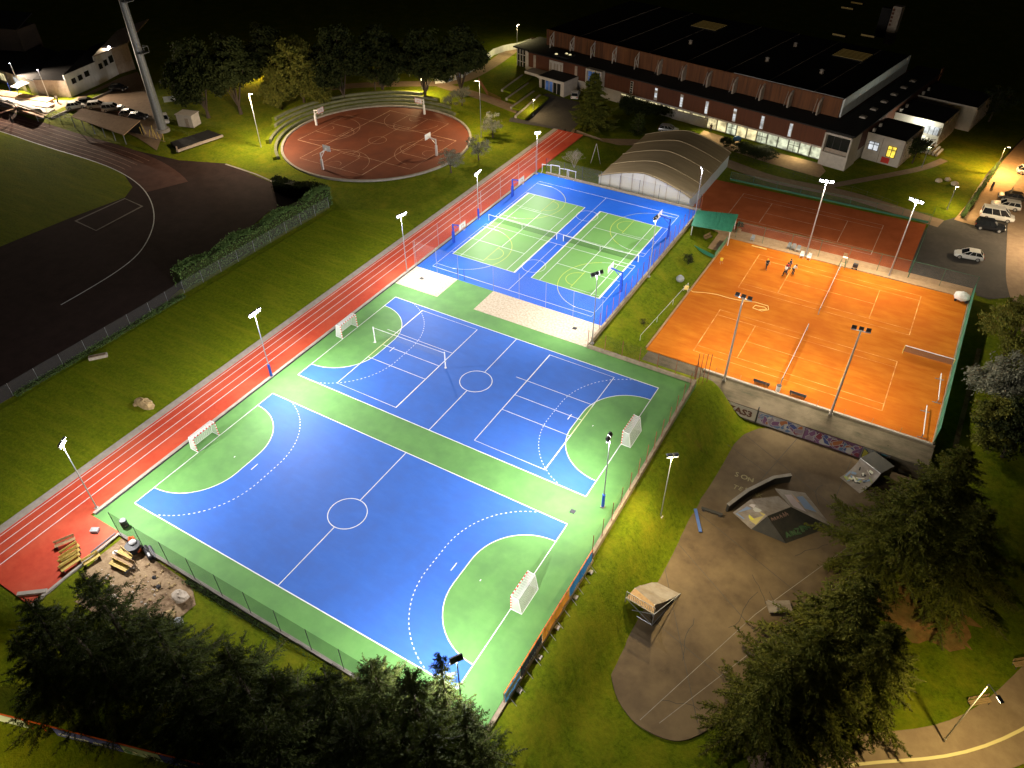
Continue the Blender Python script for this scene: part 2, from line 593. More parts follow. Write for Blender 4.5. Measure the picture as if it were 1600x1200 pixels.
def put_text(mb, body, size, O, U, V, mt, lift=0.012, bold=0.0, fit=None):
    vs, fs = text_geo(body, size, bold)
    if not vs:
        return
    O, U, V = Vector(O), Vector(U).normalized(), Vector(V).normalized()
    n = U.cross(V).normalized() * lift
    sx = 1.0
    if fit:
        wv = max(p.x for p in vs) - min(p.x for p in vs)
        sx = fit / wv
    mb.add([O + U * (p.x * sx) + V * p.y + n for p in vs], fs, mt)


def graffiti(mb, O, U, V, w, h, cols, n, seed, lift=0.01, outline='black'):
    """interlocking spray-can shapes: pointed letter-like bars with outlines, layered on a w x h panel"""
    rnd = random.Random(seed)
    O, U, V = Vector(O), Vector(U).normalized(), Vector(V).normalized()
    N = U.cross(V).normalized()
    k = 0
    for i in range(n):
        cx = w * (i + 0.5) / n + rnd.uniform(-0.3, 0.3) * w / n
        for j in range(rnd.choice((4, 5, 5))):
            cy = h * rnd.uniform(0.2, 0.8)
            a = rnd.choice((0.2, 1.2, 1.5, -1.1, 0.6, -0.5)) + rnd.uniform(-0.3, 0.3)
            ln = h * rnd.uniform(0.45, 0.95)
            wd = h * rnd.uniform(0.18, 0.36)
            pts = [(-ln / 2, -wd / 2), (ln * 0.2, -wd * 0.7), (ln / 2, -wd * 0.1), (ln * 0.62, wd * 0.35), (ln * 0.25, wd * 0.5), (-ln * 0.35, wd * 0.75), (-ln * 0.55, wd * 0.1)]
            for grow, mt in ((1.22, outline), (1.0, rnd.choice(cols))):
                k += 1
                vs = []
                for x, y in pts:
                    x, y = x * (1 + (grow - 1) * 0.35), y * grow
                    X = cx + x * math.cos(a) - y * math.sin(a)
                    Y = cy + x * math.sin(a) + y * math.cos(a)
                    X, Y = max(0.02, min(w - 0.02, X)), max(0.02, min(h - 0.02, Y))
                    vs.append(O + U * X + V * Y + N * (lift + 0.0004 * k))
                mb.add(vs, [tuple(range(len(vs)))], mt)


def scribble(mb, O, U, V, w, h, mt, seed, wd=0.07):
    """hand written looking strokes that cannot be read from the air"""
    rnd = random.Random(seed)
    O, U, V = Vector(O), Vector(U).normalized(), Vector(V).normalized()
    N = U.cross(V).normalized()
    x = 0.0
    while x < w:
        g = h * rnd.uniform(0.35, 0.6)
        y0, y1 = rnd.uniform(0, 0.15) * h, rnd.uniform(0.5, 1.0) * h
        for (xa, ya), (xb, yb) in (((x, y0), (x + g * 0.3, y1)), ((x + g * 0.3, y1), (x + g * 0.8, y0)), ((x + g * 0.1, y0 + h * .3), (x + g, y0 + h * .36))):
            d = (U * (xb - xa) + V * (yb - ya)).normalized()
            k = d.cross(N) * (wd / 2)
            a, c = O + U * xa + V * ya, O + U * xb + V * yb
            mb.add([a - k, c - k, c + k, a + k], [(0, 1, 2, 3)], mt)
        x += g * rnd.uniform(1.0, 1.6)


def spray(mb, body, size, O, U, V, mt, adv, seed, bold=0.03, lift=0.015):
    """hand sprayed lettering: every letter set a little crooked, with a rough double stroke"""
    rnd = random.Random(seed)
    O, U, V = Vector(O), Vector(U).normalized(), Vector(V).normalized()
    N = U.cross(V).normalized()
    for i, ch in enumerate(body):
        R = Matrix.Rotation(rnd.uniform(-0.22, 0.22), 3, N)
        o = O + U * (adv * i + rnd.uniform(-.06, .06)) + V * rnd.uniform(-.12, .12) * size
        u, v = R @ U, R @ V
        put_text(mb, ch, size * rnd.uniform(0.85, 1.2), o, u, v, mt, lift + 0.002 * i, bold)
        put_text(mb, ch, size * rnd.uniform(0.8, 1.1), o + U * 0.06 + V * 0.07, u, v, mt, lift + 0.001 + 0.002 * i, -0.005)
# ------------------------------------------------------------------ ground
def grid_axis(segs):
    out = []
    for a, b, st in segs:
        n = max(1, int(round((b - a) / st)))
        out += [a + (b - a) * k / n for k in range(n)]
    out.append(segs[-1][1])
    return out


gx = grid_axis([(-460, -160, 60), (-160, -60, 8), (-60, 26, 2.5), (26, 82, 0.8), (82, 130, 6), (130, 410, 70)])
gy = grid_axis([(-250, -60, 40), (-60, -24, 4), (-24, 0, 1.0), (0, 44, 2.0), (44, 54, 0.6), (54, 88, 2.0), (88, 95, 0.7), (95, 180, 3), (180, 630, 60)])
gb = MB()
nx = len(gx)
gv = []
rg = random.Random(3)
for y in gy:
    for x in gx:
        z = hgt(x, y)
        if (45.5 < x < 49.5 and -30 < y < 48) or (0 < x < 44 and -24 < y < -6):
            z += rg.uniform(-0.10, 0.10)
        gv.append((x, y, z))
gf = [(j * nx + i, j * nx + i + 1, (j + 1) * nx + i + 1, (j + 1) * nx + i) for j in range(len(gy) - 1) for i in range(nx - 1)]
gb.add(gv, gf, 'grass')
struct(gb.build('ground', smooth=True))


def drape(name, poly, mt, dz=0.03, step=1.5, flat=None):
    """surface that follows the terrain inside a polygon"""
    bm = bmesh.new()
    vs = [bm.verts.new((p[0], p[1], 0)) for p in poly]
    bm.faces.new(vs)
    xs = [p[0] for p in poly]
    ys = [p[1] for p in poly]
    if flat is None:
        x = math.ceil(min(xs) / step) * step
        while x < max(xs):
            bmesh.ops.bisect_plane(bm, geom=bm.verts[:] + bm.edges[:] + bm.faces[:], plane_co=(x, 0, 0), plane_no=(1, 0, 0))
            x += step
        y = math.ceil(min(ys) / step) * step
        while y < max(ys):
            bmesh.ops.bisect_plane(bm, geom=bm.verts[:] + bm.edges[:] + bm.faces[:], plane_co=(0, y, 0), plane_no=(0, 1, 0))
            y += step
    for v in bm.verts:
        v.co.z = (hgt(v.co.x, v.co.y) if flat is None else flat) + dz
    bmesh.ops.triangulate(bm, faces=bm.faces[:])
    bmesh.ops.recalc_face_normals(bm, faces=bm.faces[:])
    for f in bm.faces:
        if f.normal.z < 0:
            f.normal_flip()
    me = bpy.data.meshes.new(name)
    bm.to_mesh(me)
    bm.free()
    me.materials.append(MATS[mt])
    o = bpy.data.objects.new(name, me)
    COL.objects.link(o)
    return struct(o)


def ribbon(name, pts, w, mt, dz=0.035):
    P = [Vector((p[0], p[1], 0)) for p in pts]
    Q = []
    for a, b in zip(P, P[1:]):
        n = max(1, int((b - a).length / 1.5))
        Q += [a.lerp(b, k / n) for k in range(n)]
    Q.append(P[-1])
    for _ in range(6):
        Q = [Q[0]] + [(Q[i - 1] + Q[i] * 2 + Q[i + 1]) / 4 for i in range(1, len(Q) - 1)] + [Q[-1]]
    b = MB()
    vs = []
    for i, q in enumerate(Q):
        d = (Q[min(i + 1, len(Q) - 1)] - Q[max(i - 1, 0)]).normalized()
        k = Vector((-d.y, d.x, 0)) * (w / 2)
        for s in (-1, -0.33, 0.33, 1):
            c = q + k * s
            vs.append((c.x, c.y, max(hgt(c.x, c.y), hgt(q.x, q.y) - 0.2) + dz))
    fs = [(4 * i + j, 4 * i + j + 1, 4 * i + j + 5, 4 * i + j + 4) for i in range(len(Q) - 1) for j in range(3)]
    b.add(vs, [f[::-1] for f in fs], mt)
    return struct(b.build(name))


def pxy(l, dz=0.0):
    return [tuple(att(x, y))[:2] for x, y in l]


# ---- sprint track beside the courts
b = MB()
b.prism(rect(-8.3, -12.9, -2.62, 110), -0.25, 0.0, 'track_red')
b.prism(rect(-2.62, -12.9, 1.9, -3.25), -0.25, 0.0, 'track_red')
struct(b.build('running_track'))
b = MB()
b.prism(rect(-9.25, -13, -8.3, 110), -0.25, 0.05, 'kerb_concrete')
struct(b.build('kerb'))
b = MB()
for x in (-8.05, -7.1, -5.95, -4.8):
    b.sheet(rect(x, -12.8, x + 0.08, 109.5), 0.004, 'line_white')
struct(b.build('track_lines'))
b = MB()
b.prism(rect(-2.62, -3.0, -2.25, 90.2), -0.3, 0.10, 'kerb_concrete')
b.sheet(rect(-2.25, -3.0, -2.05, 90.2), 0.012, 'black')
struct(b.build('track_edge'))

# ---- court slab
b = MB()
b.prism([(-2.25, -3.25), (43.75, -3.25), (43.75, 47.15), (-2.25, 47.15)], -0.6, 0.0, 'court_green')
b.prism(rect(5.3, 47.15, 11.45, 52.45), -0.6, 0.0, 'court_green')
struct(b.build('court_floor'))
b = MB()
b.prism(rect(-2.25, 47.16, 5.29, 52.45), -0.6, 0.012, 'gravel')
b.prism(rect(11.46, 47.16, 28.75, 52.45), -0.6, 0.012, 'gravel')
struct(b.build('gravel_bed'))
b = MB()
b.prism(rect(-2.25, 52.46, 28.75, 90.2), -0.6, 0.0, 'court_bright_blue')
struct(b.build('blue_court_floor'))


def goal_area(s, Y0, x0, n=20):
    """outline of a 6 m goal area; s=+1 opens to +x from x0"""
    pts = []
    for k in range(n + 1):
        a = rad(90 * k / n)
        pts.append((x0 + s * 6 * math.sin(a), Y0 - 1.5 - 6 * math.cos(a)))
    for k in range(n + 1):
        a = rad(90 * k / n)
        pts.append((x0 + s * 6 * math.cos(a), Y0 + 1.5 + 6 * math.sin(a)))
    return pts


def dash(mb, pts, w, z, mt, on=0.15, off=0.15):
    acc, draw, cur = 0.0, True, [pts[0]]
    for a, c in zip(pts, pts[1:]):
        a, c = Vector((a[0], a[1])), Vector((c[0], c[1]))
        L = (c - a).length
        p = 0.0
        while p < L - 1e-6:
            need = (on if draw else off) - acc
            st = min(need, L - p)
            q0 = a.lerp(c, p / L)
            p += st
            acc += st
            q = a.lerp(c, p / L)
            if draw:
                mb.line([tuple(q0), tuple(q)], w, z, mt)
            if acc >= (on if draw else off) - 1e-6:
                acc = 0.0
                draw = not draw


blue, line, yl = MB(), MB(), MB()
LW = 0.085
for ox, oy, L, Wd in ((0, 0.0, 40, 20), (0.2, 24.2, 39.8, 20)):
    blue.sheet(rect(ox, oy, ox + L, oy + Wd), 0.004, 'court_blue')
    Y0 = oy + Wd / 2
    green = MB()
    for s, x0 in ((1, ox), (-1, ox + L)):
        g = goal_area(s, Y0, x0)
        blue.sheet(g if s < 0 else g[::-1], 0.008, 'court_green')
        line.line(g, LW, 0.012, 'line_white')
        # 9 m dashed free-throw line
        pts = []
        a0 = math.degrees(math.acos((Wd / 2 - 1.5) / 9.0))
        for k in range(31):
            a = rad(lerp(a0, 90, k / 30))
            pts.append((x0 + s * 9 * math.sin(a), Y0 - 1.5 - 9 * math.cos(a)))
        for k in range(31):
            a = rad(lerp(0, 90 - a0, k / 30))
            pts.append((x0 + s * 9 * math.cos(a), Y0 + 1.5 + 9 * math.sin(a)))
        dash(line, pts, 0.08 if oy == 0 else 0.065, 0.012, 'line_white', 0.22, 0.28)
        line.line([(x0 + s * 7, Y0 - 0.5), (x0 + s * 7, Y0 + 0.5)], 0.09, 0.012, 'line_white')
        line.line([(x0 + s * 4, Y0 - 0.1), (x0 + s * 4, Y0 + 0.1)], 0.09, 0.012, 'line_white')
        line.line([(x0, oy), (x0, oy + Wd)], LW, 0.016, 'line_white')
    line.line([(ox, oy), (ox + L, oy)], LW + .02, 0.016, 'line_white')
    line.line([(ox, oy + Wd), (ox + L, oy + Wd)], LW + .02, 0.016, 'line_white')
    line.line([(ox + L / 2, oy), (ox + L / 2, Y0 - 2.0)], LW, 0.012, 'line_white')
    line.line([(ox + L / 2, Y0 + 2.0), (ox + L / 2, oy + Wd)], LW, 0.012, 'line_white')
    c = circ(ox + L / 2, Y0, 2.0, 0, 360, 48)[:-1]
    line.line(c, LW, 0.012, 'line_white', closed=True)
# two volleyball courts across the far pitch
for x0 in (5.5, 25.5):
    line.line([(x0, 25.4), (x0 + 9, 25.4), (x0 + 9, 43.35), (x0, 43.35)], 0.07, 0.020, 'line_white', closed=True)
    for y in (31.4, 34.4, 37.4):
        line.line([(x0 - (1.5 if y > 37 else 0), y), (x0 + 9, y)], 0.07, 0.020, 'line_white')
yl.line([(5.5, 31.6), (5.5, 37.0)], 0.06, 0.024, 'line_yellow')
yl.line([(34.5, 31.6), (34.5, 37.0)], 0.06, 0.024, 'line_yellow')
# blue multi-sport court: two basketball courts crossed by two tennis courts
for oy in (53.7, 71.9):
    x0, y0, L, Wd = 0.0, oy, 26.4, 15.1
    Y0 = oy + Wd / 2
    line.line([(x0, y0), (x0 + L, y0), (x0 + L, y0 + Wd), (x0, y0 + Wd)], 0.06, 0.020, 'line_white', closed=True)
    line.line([(L / 2, y0), (L / 2, y0 + Wd)], 0.06, 0.020, 'line_white')
    line.line(circ(L / 2, Y0, 1.8, 0, 360, 32)[:-1], 0.06, 0.024, 'line_white', closed=True)
    for s, xx in ((1, x0), (-1, x0 + L)):
        tp = [(xx, Y0 - 6.6), (xx + s * 3.0, Y0 - 6.6)]
        for k in range(33):
            a = rad(lerp(-78, 78, k / 32))
            tp.append((xx + s * (1.58 + 6.75 * math.cos(a)), Y0 + 6.75 * math.sin(a)))
        tp += [(xx + s * 3.0, Y0 + 6.6), (xx, Y0 + 6.6)]
        line.line(tp, 0.06, 0.020, 'line_white')
        inner = [p for p in tp if 1.0 < p[0] < 25.4]
        yl.line([(xx, Y0 - 2.45), (xx + s * 5.8, Y0 - 2.45), (xx + s * 5.8, Y0 + 2.45), (xx, Y0 + 2.45)], 0.05, 0.026, 'line_white')
        yl.line([(xx + s * (5.8 + 1.8 * math.cos(rad(a))), Y0 + 1.8 * math.sin(rad(a))) for a in range(-90, 91, 10)], 0.07, 0.026, 'line_yellow')
        yl.line([(xx + s * 5.8, Y0 - 2.45), (xx + s * 5.8, Y0 + 2.45)], 0.07, 0.030, 'line_yellow')
        yl.line([(xx + s * (1.58 + 6.75 * math.cos(rad(a))), Y0 + 6.75 * math.sin(rad(a))) for a in range(-62, 63, 4)], 0.07, 0.026, 'line_yellow')
for x0 in (0.6, 14.45):
    y0, w, L = 58.2, 10.97, 23.77
    blue.sheet(rect(x0, y0, x0 + w, y0 + L), 0.006, 'court_lime')
    line.line([(x0, y0), (x0 + w, y0), (x0 + w, y0 + L), (x0, y0 + L)], 0.13, 0.034, 'line_white', closed=True)
    for q in (1.37, w - 1.37):
        line.line([(x0 + q, y0), (x0 + q, y0 + L)], 0.09, 0.034, 'line_white')
    for q in (L / 2 - 6.4, L / 2 + 6.4):
        line.line([(x0 + 1.37, y0 + q), (x0 + w - 1.37, y0 + q)], 0.09, 0.034, 'line_white')
    line.line([(x0 + w / 2, y0 + L / 2 - 6.4), (x0 + w / 2, y0 + L / 2 + 6.4)], 0.09, 0.034, 'line_white')
struct(blue.build('pitch_paint'))
struct(line.build('court_lines'))
struct(yl.build('yellow_court_lines'))

# ---- clay courts
CZ = -1.9
b = MB()
b.prism([(34.95, 53.0), (70.25, 53.0), (70.7, 87.4), (35.4, 87.4)], CZ - 0.3, CZ, 'clay')
struct(b.build('clay_floor'))
b = MB()


def tennis_x(x0, y0, mt, z, w=0.075, full=True):
    L, Wd = 23.77, 10.97
    b.line([(x0, y0), (x0, y0 + Wd)], w * 1.5, z, mt)
    b.line([(x0 + L, y0), (x0 + L, y0 + Wd)], w * 1.5, z, mt)
    for q in (0, 1.37, Wd - 1.37, Wd):
        b.line([(x0, y0 + q), (x0 + L, y0 + q)], w, z, mt)
    for q in (L / 2 - 6.4, L / 2 + 6.4):
        b.line([(x0 + q, y0 + 1.37), (x0 + q, y0 + Wd - 1.37)], w * 1.3, z, mt)
    b.line([(x0 + L / 2 - 6.4, y0 + Wd / 2), (x0 + L / 2 + 6.4, y0 + Wd / 2)], w, z, mt)


tennis_x(40.5, 55.9, 'line_clay', CZ + 0.006)
tennis_x(40.95, 73.8, 'line_clay', CZ + 0.006)
struct(b.build('clay_lines'))
b = MB()
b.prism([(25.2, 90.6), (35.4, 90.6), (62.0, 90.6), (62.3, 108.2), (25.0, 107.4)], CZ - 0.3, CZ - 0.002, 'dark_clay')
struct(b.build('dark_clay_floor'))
b = MB()
tennis_x(32.4, 93.4, 'line_worn', CZ + 0.006)
struct(b.build('dark_clay_lines'))
b = MB()
b.prism([(33.6, 87.45), (71.0, 87.45), (71.0, 90.55), (35.4, 90.55)], CZ - 0.3, CZ + 0.08, 'paving')
struct(b.build('paved_strip'))
b = MB()
b.prism([(28.9, 82.5), (35.3, 82.5), (35.3, 90.55), (28.9, 90.55)], CZ - 0.3, CZ + 0.07, 'paving')
struct(b.build('shelter_floor'))

# ---- circular sunken basketball court
CC = (-37.0, 87.4)
b = MB()
b.sheet(circ(CC[0], CC[1], 18.3, 0, 360, 72)[:-1], -0.02, 'red_brown')
struct(b.build('round_court_floor'))
b = MB()
for x0, y0, x1, y1 in ((-51.0, 79.7, -23.2, 94.9), (-44.6, 73.3, -29.5, 101.5)):
    b.line([(x0, y0), (x1, y0), (x1, y1), (x0, y1)], 0.10, -0.012, 'line_worn', closed=True)
    if x1 - x0 > 20:
        ends = [((x0, (y0 + y1) / 2), (1, 0)), ((x1, (y0 + y1) / 2), (-1, 0))]
        b.line([((x0 + x1) / 2, y0), ((x0 + x1) / 2, y1)], 0.1, -0.008, 'line_worn')
    else:
        ends = [(((x0 + x1) / 2, y0), (0, 1)), (((x0 + x1) / 2, y1), (0, -1))]
    for (ex, ey), (dx, dy) in ends:
        nxv, nyv = -dy, dx
        P = lambda a, c: (ex + dx * a + nxv * c, ey + dy * a + nyv * c)
        b.line([P(0, -2.4), P(5.8, -2.4), P(5.8, 2.4), P(0, 2.4)], 0.09, -0.008, 'line_worn')
        b.line([P(5.8 + 1.8 * math.cos(rad(a)), 1.8 * math.sin(rad(a))) for a in range(-90, 91, 9)], 0.09, -0.008, 'line_worn')
        b.line([P(1.6 + 6.25 * math.cos(rad(a)), 6.25 * math.sin(rad(a))) for a in range(-88, 89, 5)], 0.09, -0.004, 'line_worn')
        b.line([P(1.2 + 1.25 * math.cos(rad(a)), 1.25 * math.sin(rad(a))) for a in range(-90, 91, 12)], 0.07, -0.004, 'line_worn')
b.line(circ(CC[0], CC[1], 1.8, 0, 360, 28)[:-1], 0.1, -0.004, 'line_worn', closed=True)
struct(b.build('round_court_lines'))


def ring(mb, c, r0, r1, a0, a1, z0, z1, mt, mtop=None, n=60):
    A = [rad(lerp(a0, a1, k / n)) for k in range(n + 1)]
    vs = []
    for a in A:
        for r, z in ((r0, z0), (r0, z1), (r1, z1), (r1, z0)):
            vs.append((c[0] + r * math.cos(a), c[1] + r * math.sin(a), z))
    side, top = [], []
    for k in range(n):
        o, q = 4 * k, 4 * k + 4
        side += [(o, q, q + 1, o + 1), (o + 2, q + 2, q + 3, o + 3)]
        top.append((o + 1, q + 1, q + 2, o + 2))
    side += [(0, 1, 2, 3), (4 * n + 3, 4 * n + 2, 4 * n + 1, 4 * n)]
    mb.add(vs, side, mt)
    mb.add(vs, top, mtop or mt)


b = MB()
ring(b, CC, 18.3, 18.75, 0, 359.99, -0.2, 0.22, 'concrete', n=90)
root = thing('round_kerb', 'low concrete kerb ringing the sunken round red basketball court', 'kerb wall', (CC[0], CC[1], -0.1))
b.build('kerb_ring', root, W(root))
root = thing('seating_terrace', 'curved concrete and grass seating steps behind the round red court', 'seating steps', (CC[0], CC[1], 0))
for i, (a0, a1) in enumerate(((72, 236), (80, 214), (92, 196), (103, 190))):
    b = MB()
    ring(b, CC, 19.4 + i * 1.25, 19.95 + i * 1.25, a0, a1, -0.1, 0.45 + 0.38 * i, 'seat_moss', n=50)
    b.build('step_edge', root, W(root))
    b = MB()
    ring(b, CC, 19.95 + i * 1.25, 20.65 + i * 1.25, a0, a1, -0.1, 0.38 + 0.38 * i, 'grass', n=50)
    b.build('grass_tread', root, W(root))

# ---- athletics oval on the left
o = drape('athletics_track', [tuple(at(*p))[:2] for p in ((-60, 160), (0, 168), (60, 190), (110, 212), (280, 250), (352, 255), (432, 288), (505, 318), (420, 330), (262, 468), (120, 560), (-120, 700))], 'track_unlit_tone', 0.0, flat=-0.05)
o = drape('lawn', [tuple(at(*p))[:2] for p in ((-60, 190), (0, 204), (65, 227), (150, 252), (192, 270), (207, 292), (195, 308), (110, 340), (0, 385), (-60, 408))], 'lawn', 0.0, flat=-0.04)
b = MB()
pts = [tuple(at(*p))[:2] for p in ((-60, 190), (0, 204), (65, 227), (150, 252), (192, 270), (222, 291), (238, 316), (242, 345), (232, 374), (214, 400), (180, 426), (132, 455), (95, 476))]
Q = [Vector(p) for p in pts]
for _ in range(2):
    R = [Q[0]]
    for a, c in zip(Q, Q[1:]):
        R += [a.lerp(c, 0.25), a.lerp(c, 0.75)]
    Q = R + [Q[-1]]
tb = MB()
vs = []
QS = Q[:int(len(Q) * 0.47)]  # strip of lit tone stops where the painted light fades
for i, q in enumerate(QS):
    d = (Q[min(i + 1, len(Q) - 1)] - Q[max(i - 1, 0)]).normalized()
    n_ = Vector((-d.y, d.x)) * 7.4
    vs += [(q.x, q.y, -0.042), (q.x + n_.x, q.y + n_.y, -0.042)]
tb.add(vs, [(2 * i, 2 * i + 2, 2 * i + 3, 2 * i + 1) for i in range(len(QS) - 1)], 'track_lit_tone')
struct(tb.build('lit_track_lanes'))
b.line([tuple(q) for q in Q], 0.16, -0.032, 'line_white')
for k in range(1, 6):
    off = []
    for i, q in enumerate(Q[:18]):
        d = (Q[i + 1] - q).normalized()
        off.append(tuple(q + Vector((-d.y, d.x)) * 1.22 * k))
    b.line(off, 0.07, -0.036, 'line_worn')
struct(b.build('athletics_lines'))
b = MB()
b.line([tuple(at(*p))[:2] for p in ((505, 318), (440, 290), (400, 272), (352, 256))], 0.35, -0.02, 'concrete')
struct(b.build('athletics_kerb'))
b = MB()
b.sheet([tuple(at(*p))[:2] for p in ((118, 345), (195, 310), (222, 322), (150, 360))], -0.03, 'track_unlit_tone')
b.line([tuple(at(*p))[:2] for p in ((118, 345), (195, 310), (222, 322), (150, 360))], 0.25, -0.02, 'concrete', closed=True)
struct(b.build('jump_pit'))
# lawn between hedge and sprint track
drape('meadow', [(-26.5, -40), (-9.3, -40), (-9.3, 62), (-16, 66), (-25, 60)], 'lawn', 0.0, flat=-0.06)

# ---- paths, forecourt, roads
ribbon('path', pxy([(470, 142), (560, 133), (640, 131), (700, 131), (732, 122), (770, 100), (800, 78), (840, 60)]), 3.6, 'path')
ribbon('park_path', pxy([(690, 133), (735, 146), (800, 170), (862, 190), (925, 210), (1000, 222), (1060, 232), (1130, 252), (1200, 280), (1330, 305), (1405, 330), (1470, 350)]), 3.2, 'path', 0.05)
ribbon('side_path', pxy([(1290, 292), (1340, 283), (1400, 272), (1450, 262), (1475, 250)]), 1.6, 'path', 0.06)
drape('forecourt', pxy([(795, 190), (812, 165), (855, 146), (905, 160), (915, 182), (880, 205), (845, 198)]), 'asphalt', 0.06)
drape('terrace_path', pxy([(1090, 212), (1130, 232), (1200, 255), (1280, 278), (1290, 268), (1282, 256), (1180, 230), (1100, 204)]), 'paving', 0.06)
drape('car_park', pxy([(1392, 418), (1452, 352), (1500, 338), (1545, 270), (1600, 222), (1700, 250), (1640, 460), (1545, 468)]), 'asphalt', 0.04)
ribbon('road', [(83, 60), (81, 80), (77.5, 95), (76.5, 115), (76.5, 140), (77, 170)], 5.0, 'path', 0.07)
ribbon('lane', pxy([(1512, 350), (1538, 318), (1566, 282), (1592, 250), (1630, 205)]), 4.4, 'paving', 0.08)
b = MB()
b.line(pxy([(1500, 338), (1545, 270), (1570, 245), (1600, 215)]), 0.3, lambda x, y: hgt(x, y) + 0.12, 'black')
struct(b.build('lane_gutter'))
# stone path worn in the grass right of the clay courts
ribbon('worn_path', pxy([(1530, 545), (1522, 580), (1512, 620), (1500, 660), (1492, 700)]), 0.55, 'dirt', 0.03)
# bottom right road
ribbon('park_road', pxy([(1180, 1215), (1330, 1178), (1480, 1172), (1560, 1135), (1640, 1050)]), 3.4, 'path', 0.05)
ribbon('road_marking', pxy([(1200, 1222), (1345, 1190), (1480, 1188), (1540, 1170), (1600, 1143), (1660, 1100)]), 0.26, 'road_line', 0.085)
ribbon('lower_road', pxy([(1200, 1250), (1345, 1208), (1490, 1206), (1560, 1184), (1640, 1146)]), 2.4, 'path', 0.06)

# ---- skatepark
SZ = -4.55
sk = [tuple(at(*p, SZ))[:2] for p in ((1165, 662), (1110, 760), (1078, 800), (1030, 870), (985, 925), (960, 985), (952, 1040), (962, 1090), (990, 1130), (1030, 1152), (1065, 1160), (1110, 1140), (1160, 1080), (1230, 1000), (1330, 900), (1400, 790), (1452, 735), (1440, 712), (1300, 680))]
Q = [Vector(p) for p in sk]
for _ in range(2):
    R = []
    for a, c in zip(Q, Q[1:] + Q[:1]):
        R += [a.lerp(c, 0.22), a.lerp(c, 0.78)]
    Q = R
b = MB()
b.prism([tuple(q) for q in Q], SZ - 0.4, SZ, 'skate_asphalt')
struct(b.build('skatepark_floor'))
b = MB()


def spx(*l):
    return [tuple(at(*p, SZ))[:2] for p in l]


for l in (((1000, 1125), (1180, 960), (1400, 800)), ((1030, 1130), (1250, 960), (1420, 830))):
    b.line(spx(*l), 0.05, SZ + 0.005, 'concrete')
rs = random.Random(31)
for k in range(16):
    p = spx((rs.uniform(1000, 1330), rs.uniform(740, 1100)))[0]
    a, pts = rs.uniform(0, 6.28), [p]
    for _ in range(rs.randint(4, 9)):
        a += rs.uniform(-.5, .5)
        p = (p[0] + 0.7 * math.cos(a), p[1] + 0.7 * math.sin(a))
        pts.append(p)
    if all(47.8 < q[0] < 66 and 9 < q[1] < 46 for q in pts):
        b.line(pts, 0.045, SZ + 0.003, 'black')
for l in (((1165, 680), (1300, 790)), ((1090, 800), (1250, 930)), ((1060, 850), (1200, 1010)), ((985, 940), (1130, 1060)), ((1250, 680), (1180, 760)), ((1330, 720), (1300, 790)), ((1130, 690), (1200, 740)), ((1035, 870), (1090, 1130))):
    b.line(spx(*l), 0.06, SZ + 0.004, 'asphalt')
struct(b.build('skatepark_joints'))
b = MB()
gU = (at(1165, 762, SZ) - at(1133, 750, SZ)).normalized()
gV = Vector((-gU.y, gU.x, 0))
gm = paint(0.26, 0.22, 0.10)
spray(b, 'TERNK', 0.95, (*at(1143, 762, SZ)[:2], SZ), gU, gV, gm, 0.72, 3, -0.012, 0.012)
spray(b, 'SON', 0.95, (*at(1146, 744, SZ)[:2], SZ), gU, gV, gm, 0.8, 5, -0.012, 0.012)
struct(b.build('ground_graffiti'))
lc = at(1445, 960, -4.6)
rl = random.Random(8)
drape('leaf_litter', [(lc.x + (4.6 + rl.uniform(-1.0, 1.0)) * math.cos(k * PI / 20), lc.y + (3.2 + rl.uniform(-0.8, 0.8)) * math.sin(k * PI / 20)) for k in range(40)], 'litter', 0.03)
# building yard at the bottom left corner of the courts
drape('building_yard', pxy([(195, 838), (216, 862), (250, 880), (300, 915), (306, 945), (270, 975), (215, 975), (150, 960), (100, 930), (120, 905), (152, 872)]), 'dirt', 0.035, step=1.0)

rl = random.Random(12)
b = MB()
for k in range(150):
    q = att(rl.uniform(150, 300), rl.uniform(880, 972), 0.05)
    if (q.x - 8) ** 2 / 42 + (q.y + 6.2) ** 2 / 9 < 1:
        r = rl.uniform(0.05, 0.17)
        b.ball((q.x, q.y, q.z + r * 0.2), r, rl.choice(('pale_rock', 'rock', 'dirt')), 6, 4, (1.1, 0.9, 0.6), 0.2)
o = b.build('rubble')
tag(o, 'scattered small rubble stones over the dirt yard', 'rubble', kind='stuff')
# ------------------------------------------------------------------ lamps
SPOTS = []
PW = 1.0


def spot(parent, loc, target, power, col, size=150, blend=0.6, soft=0.25):
    l = bpy.data.lights.new('spot_light', 'SPOT')
    l.energy = power * PW
    l.color = col
    l.spot_size = rad(size)
    l.spot_blend = blend
    l.shadow_soft_size = soft
    o = bpy.data.objects.new('spot_light', l)
    COL.objects.link(o)
    o.parent = parent
    loc = Vector(loc)
    d = Vector(target) - loc
    o.location = loc
    o.rotation_euler = d.to_track_quat('-Z', 'Y').to_euler()
    return o


def bulb(parent, loc, power, col, soft=0.15):
    l = bpy.data.lights.new('bulb_light', 'POINT')
    l.energy = power * PW
    l.color = col
    l.shadow_soft_size = soft
    o = bpy.data.objects.new('bulb_light', l)
    COL.objects.link(o)
    o.parent = parent
    o.location = loc
    return o


COOL = (1.0, 0.95, 0.93)
WARM = (1.0, 0.74, 0.36)
AMBER = (1.0, 0.58, 0.20)


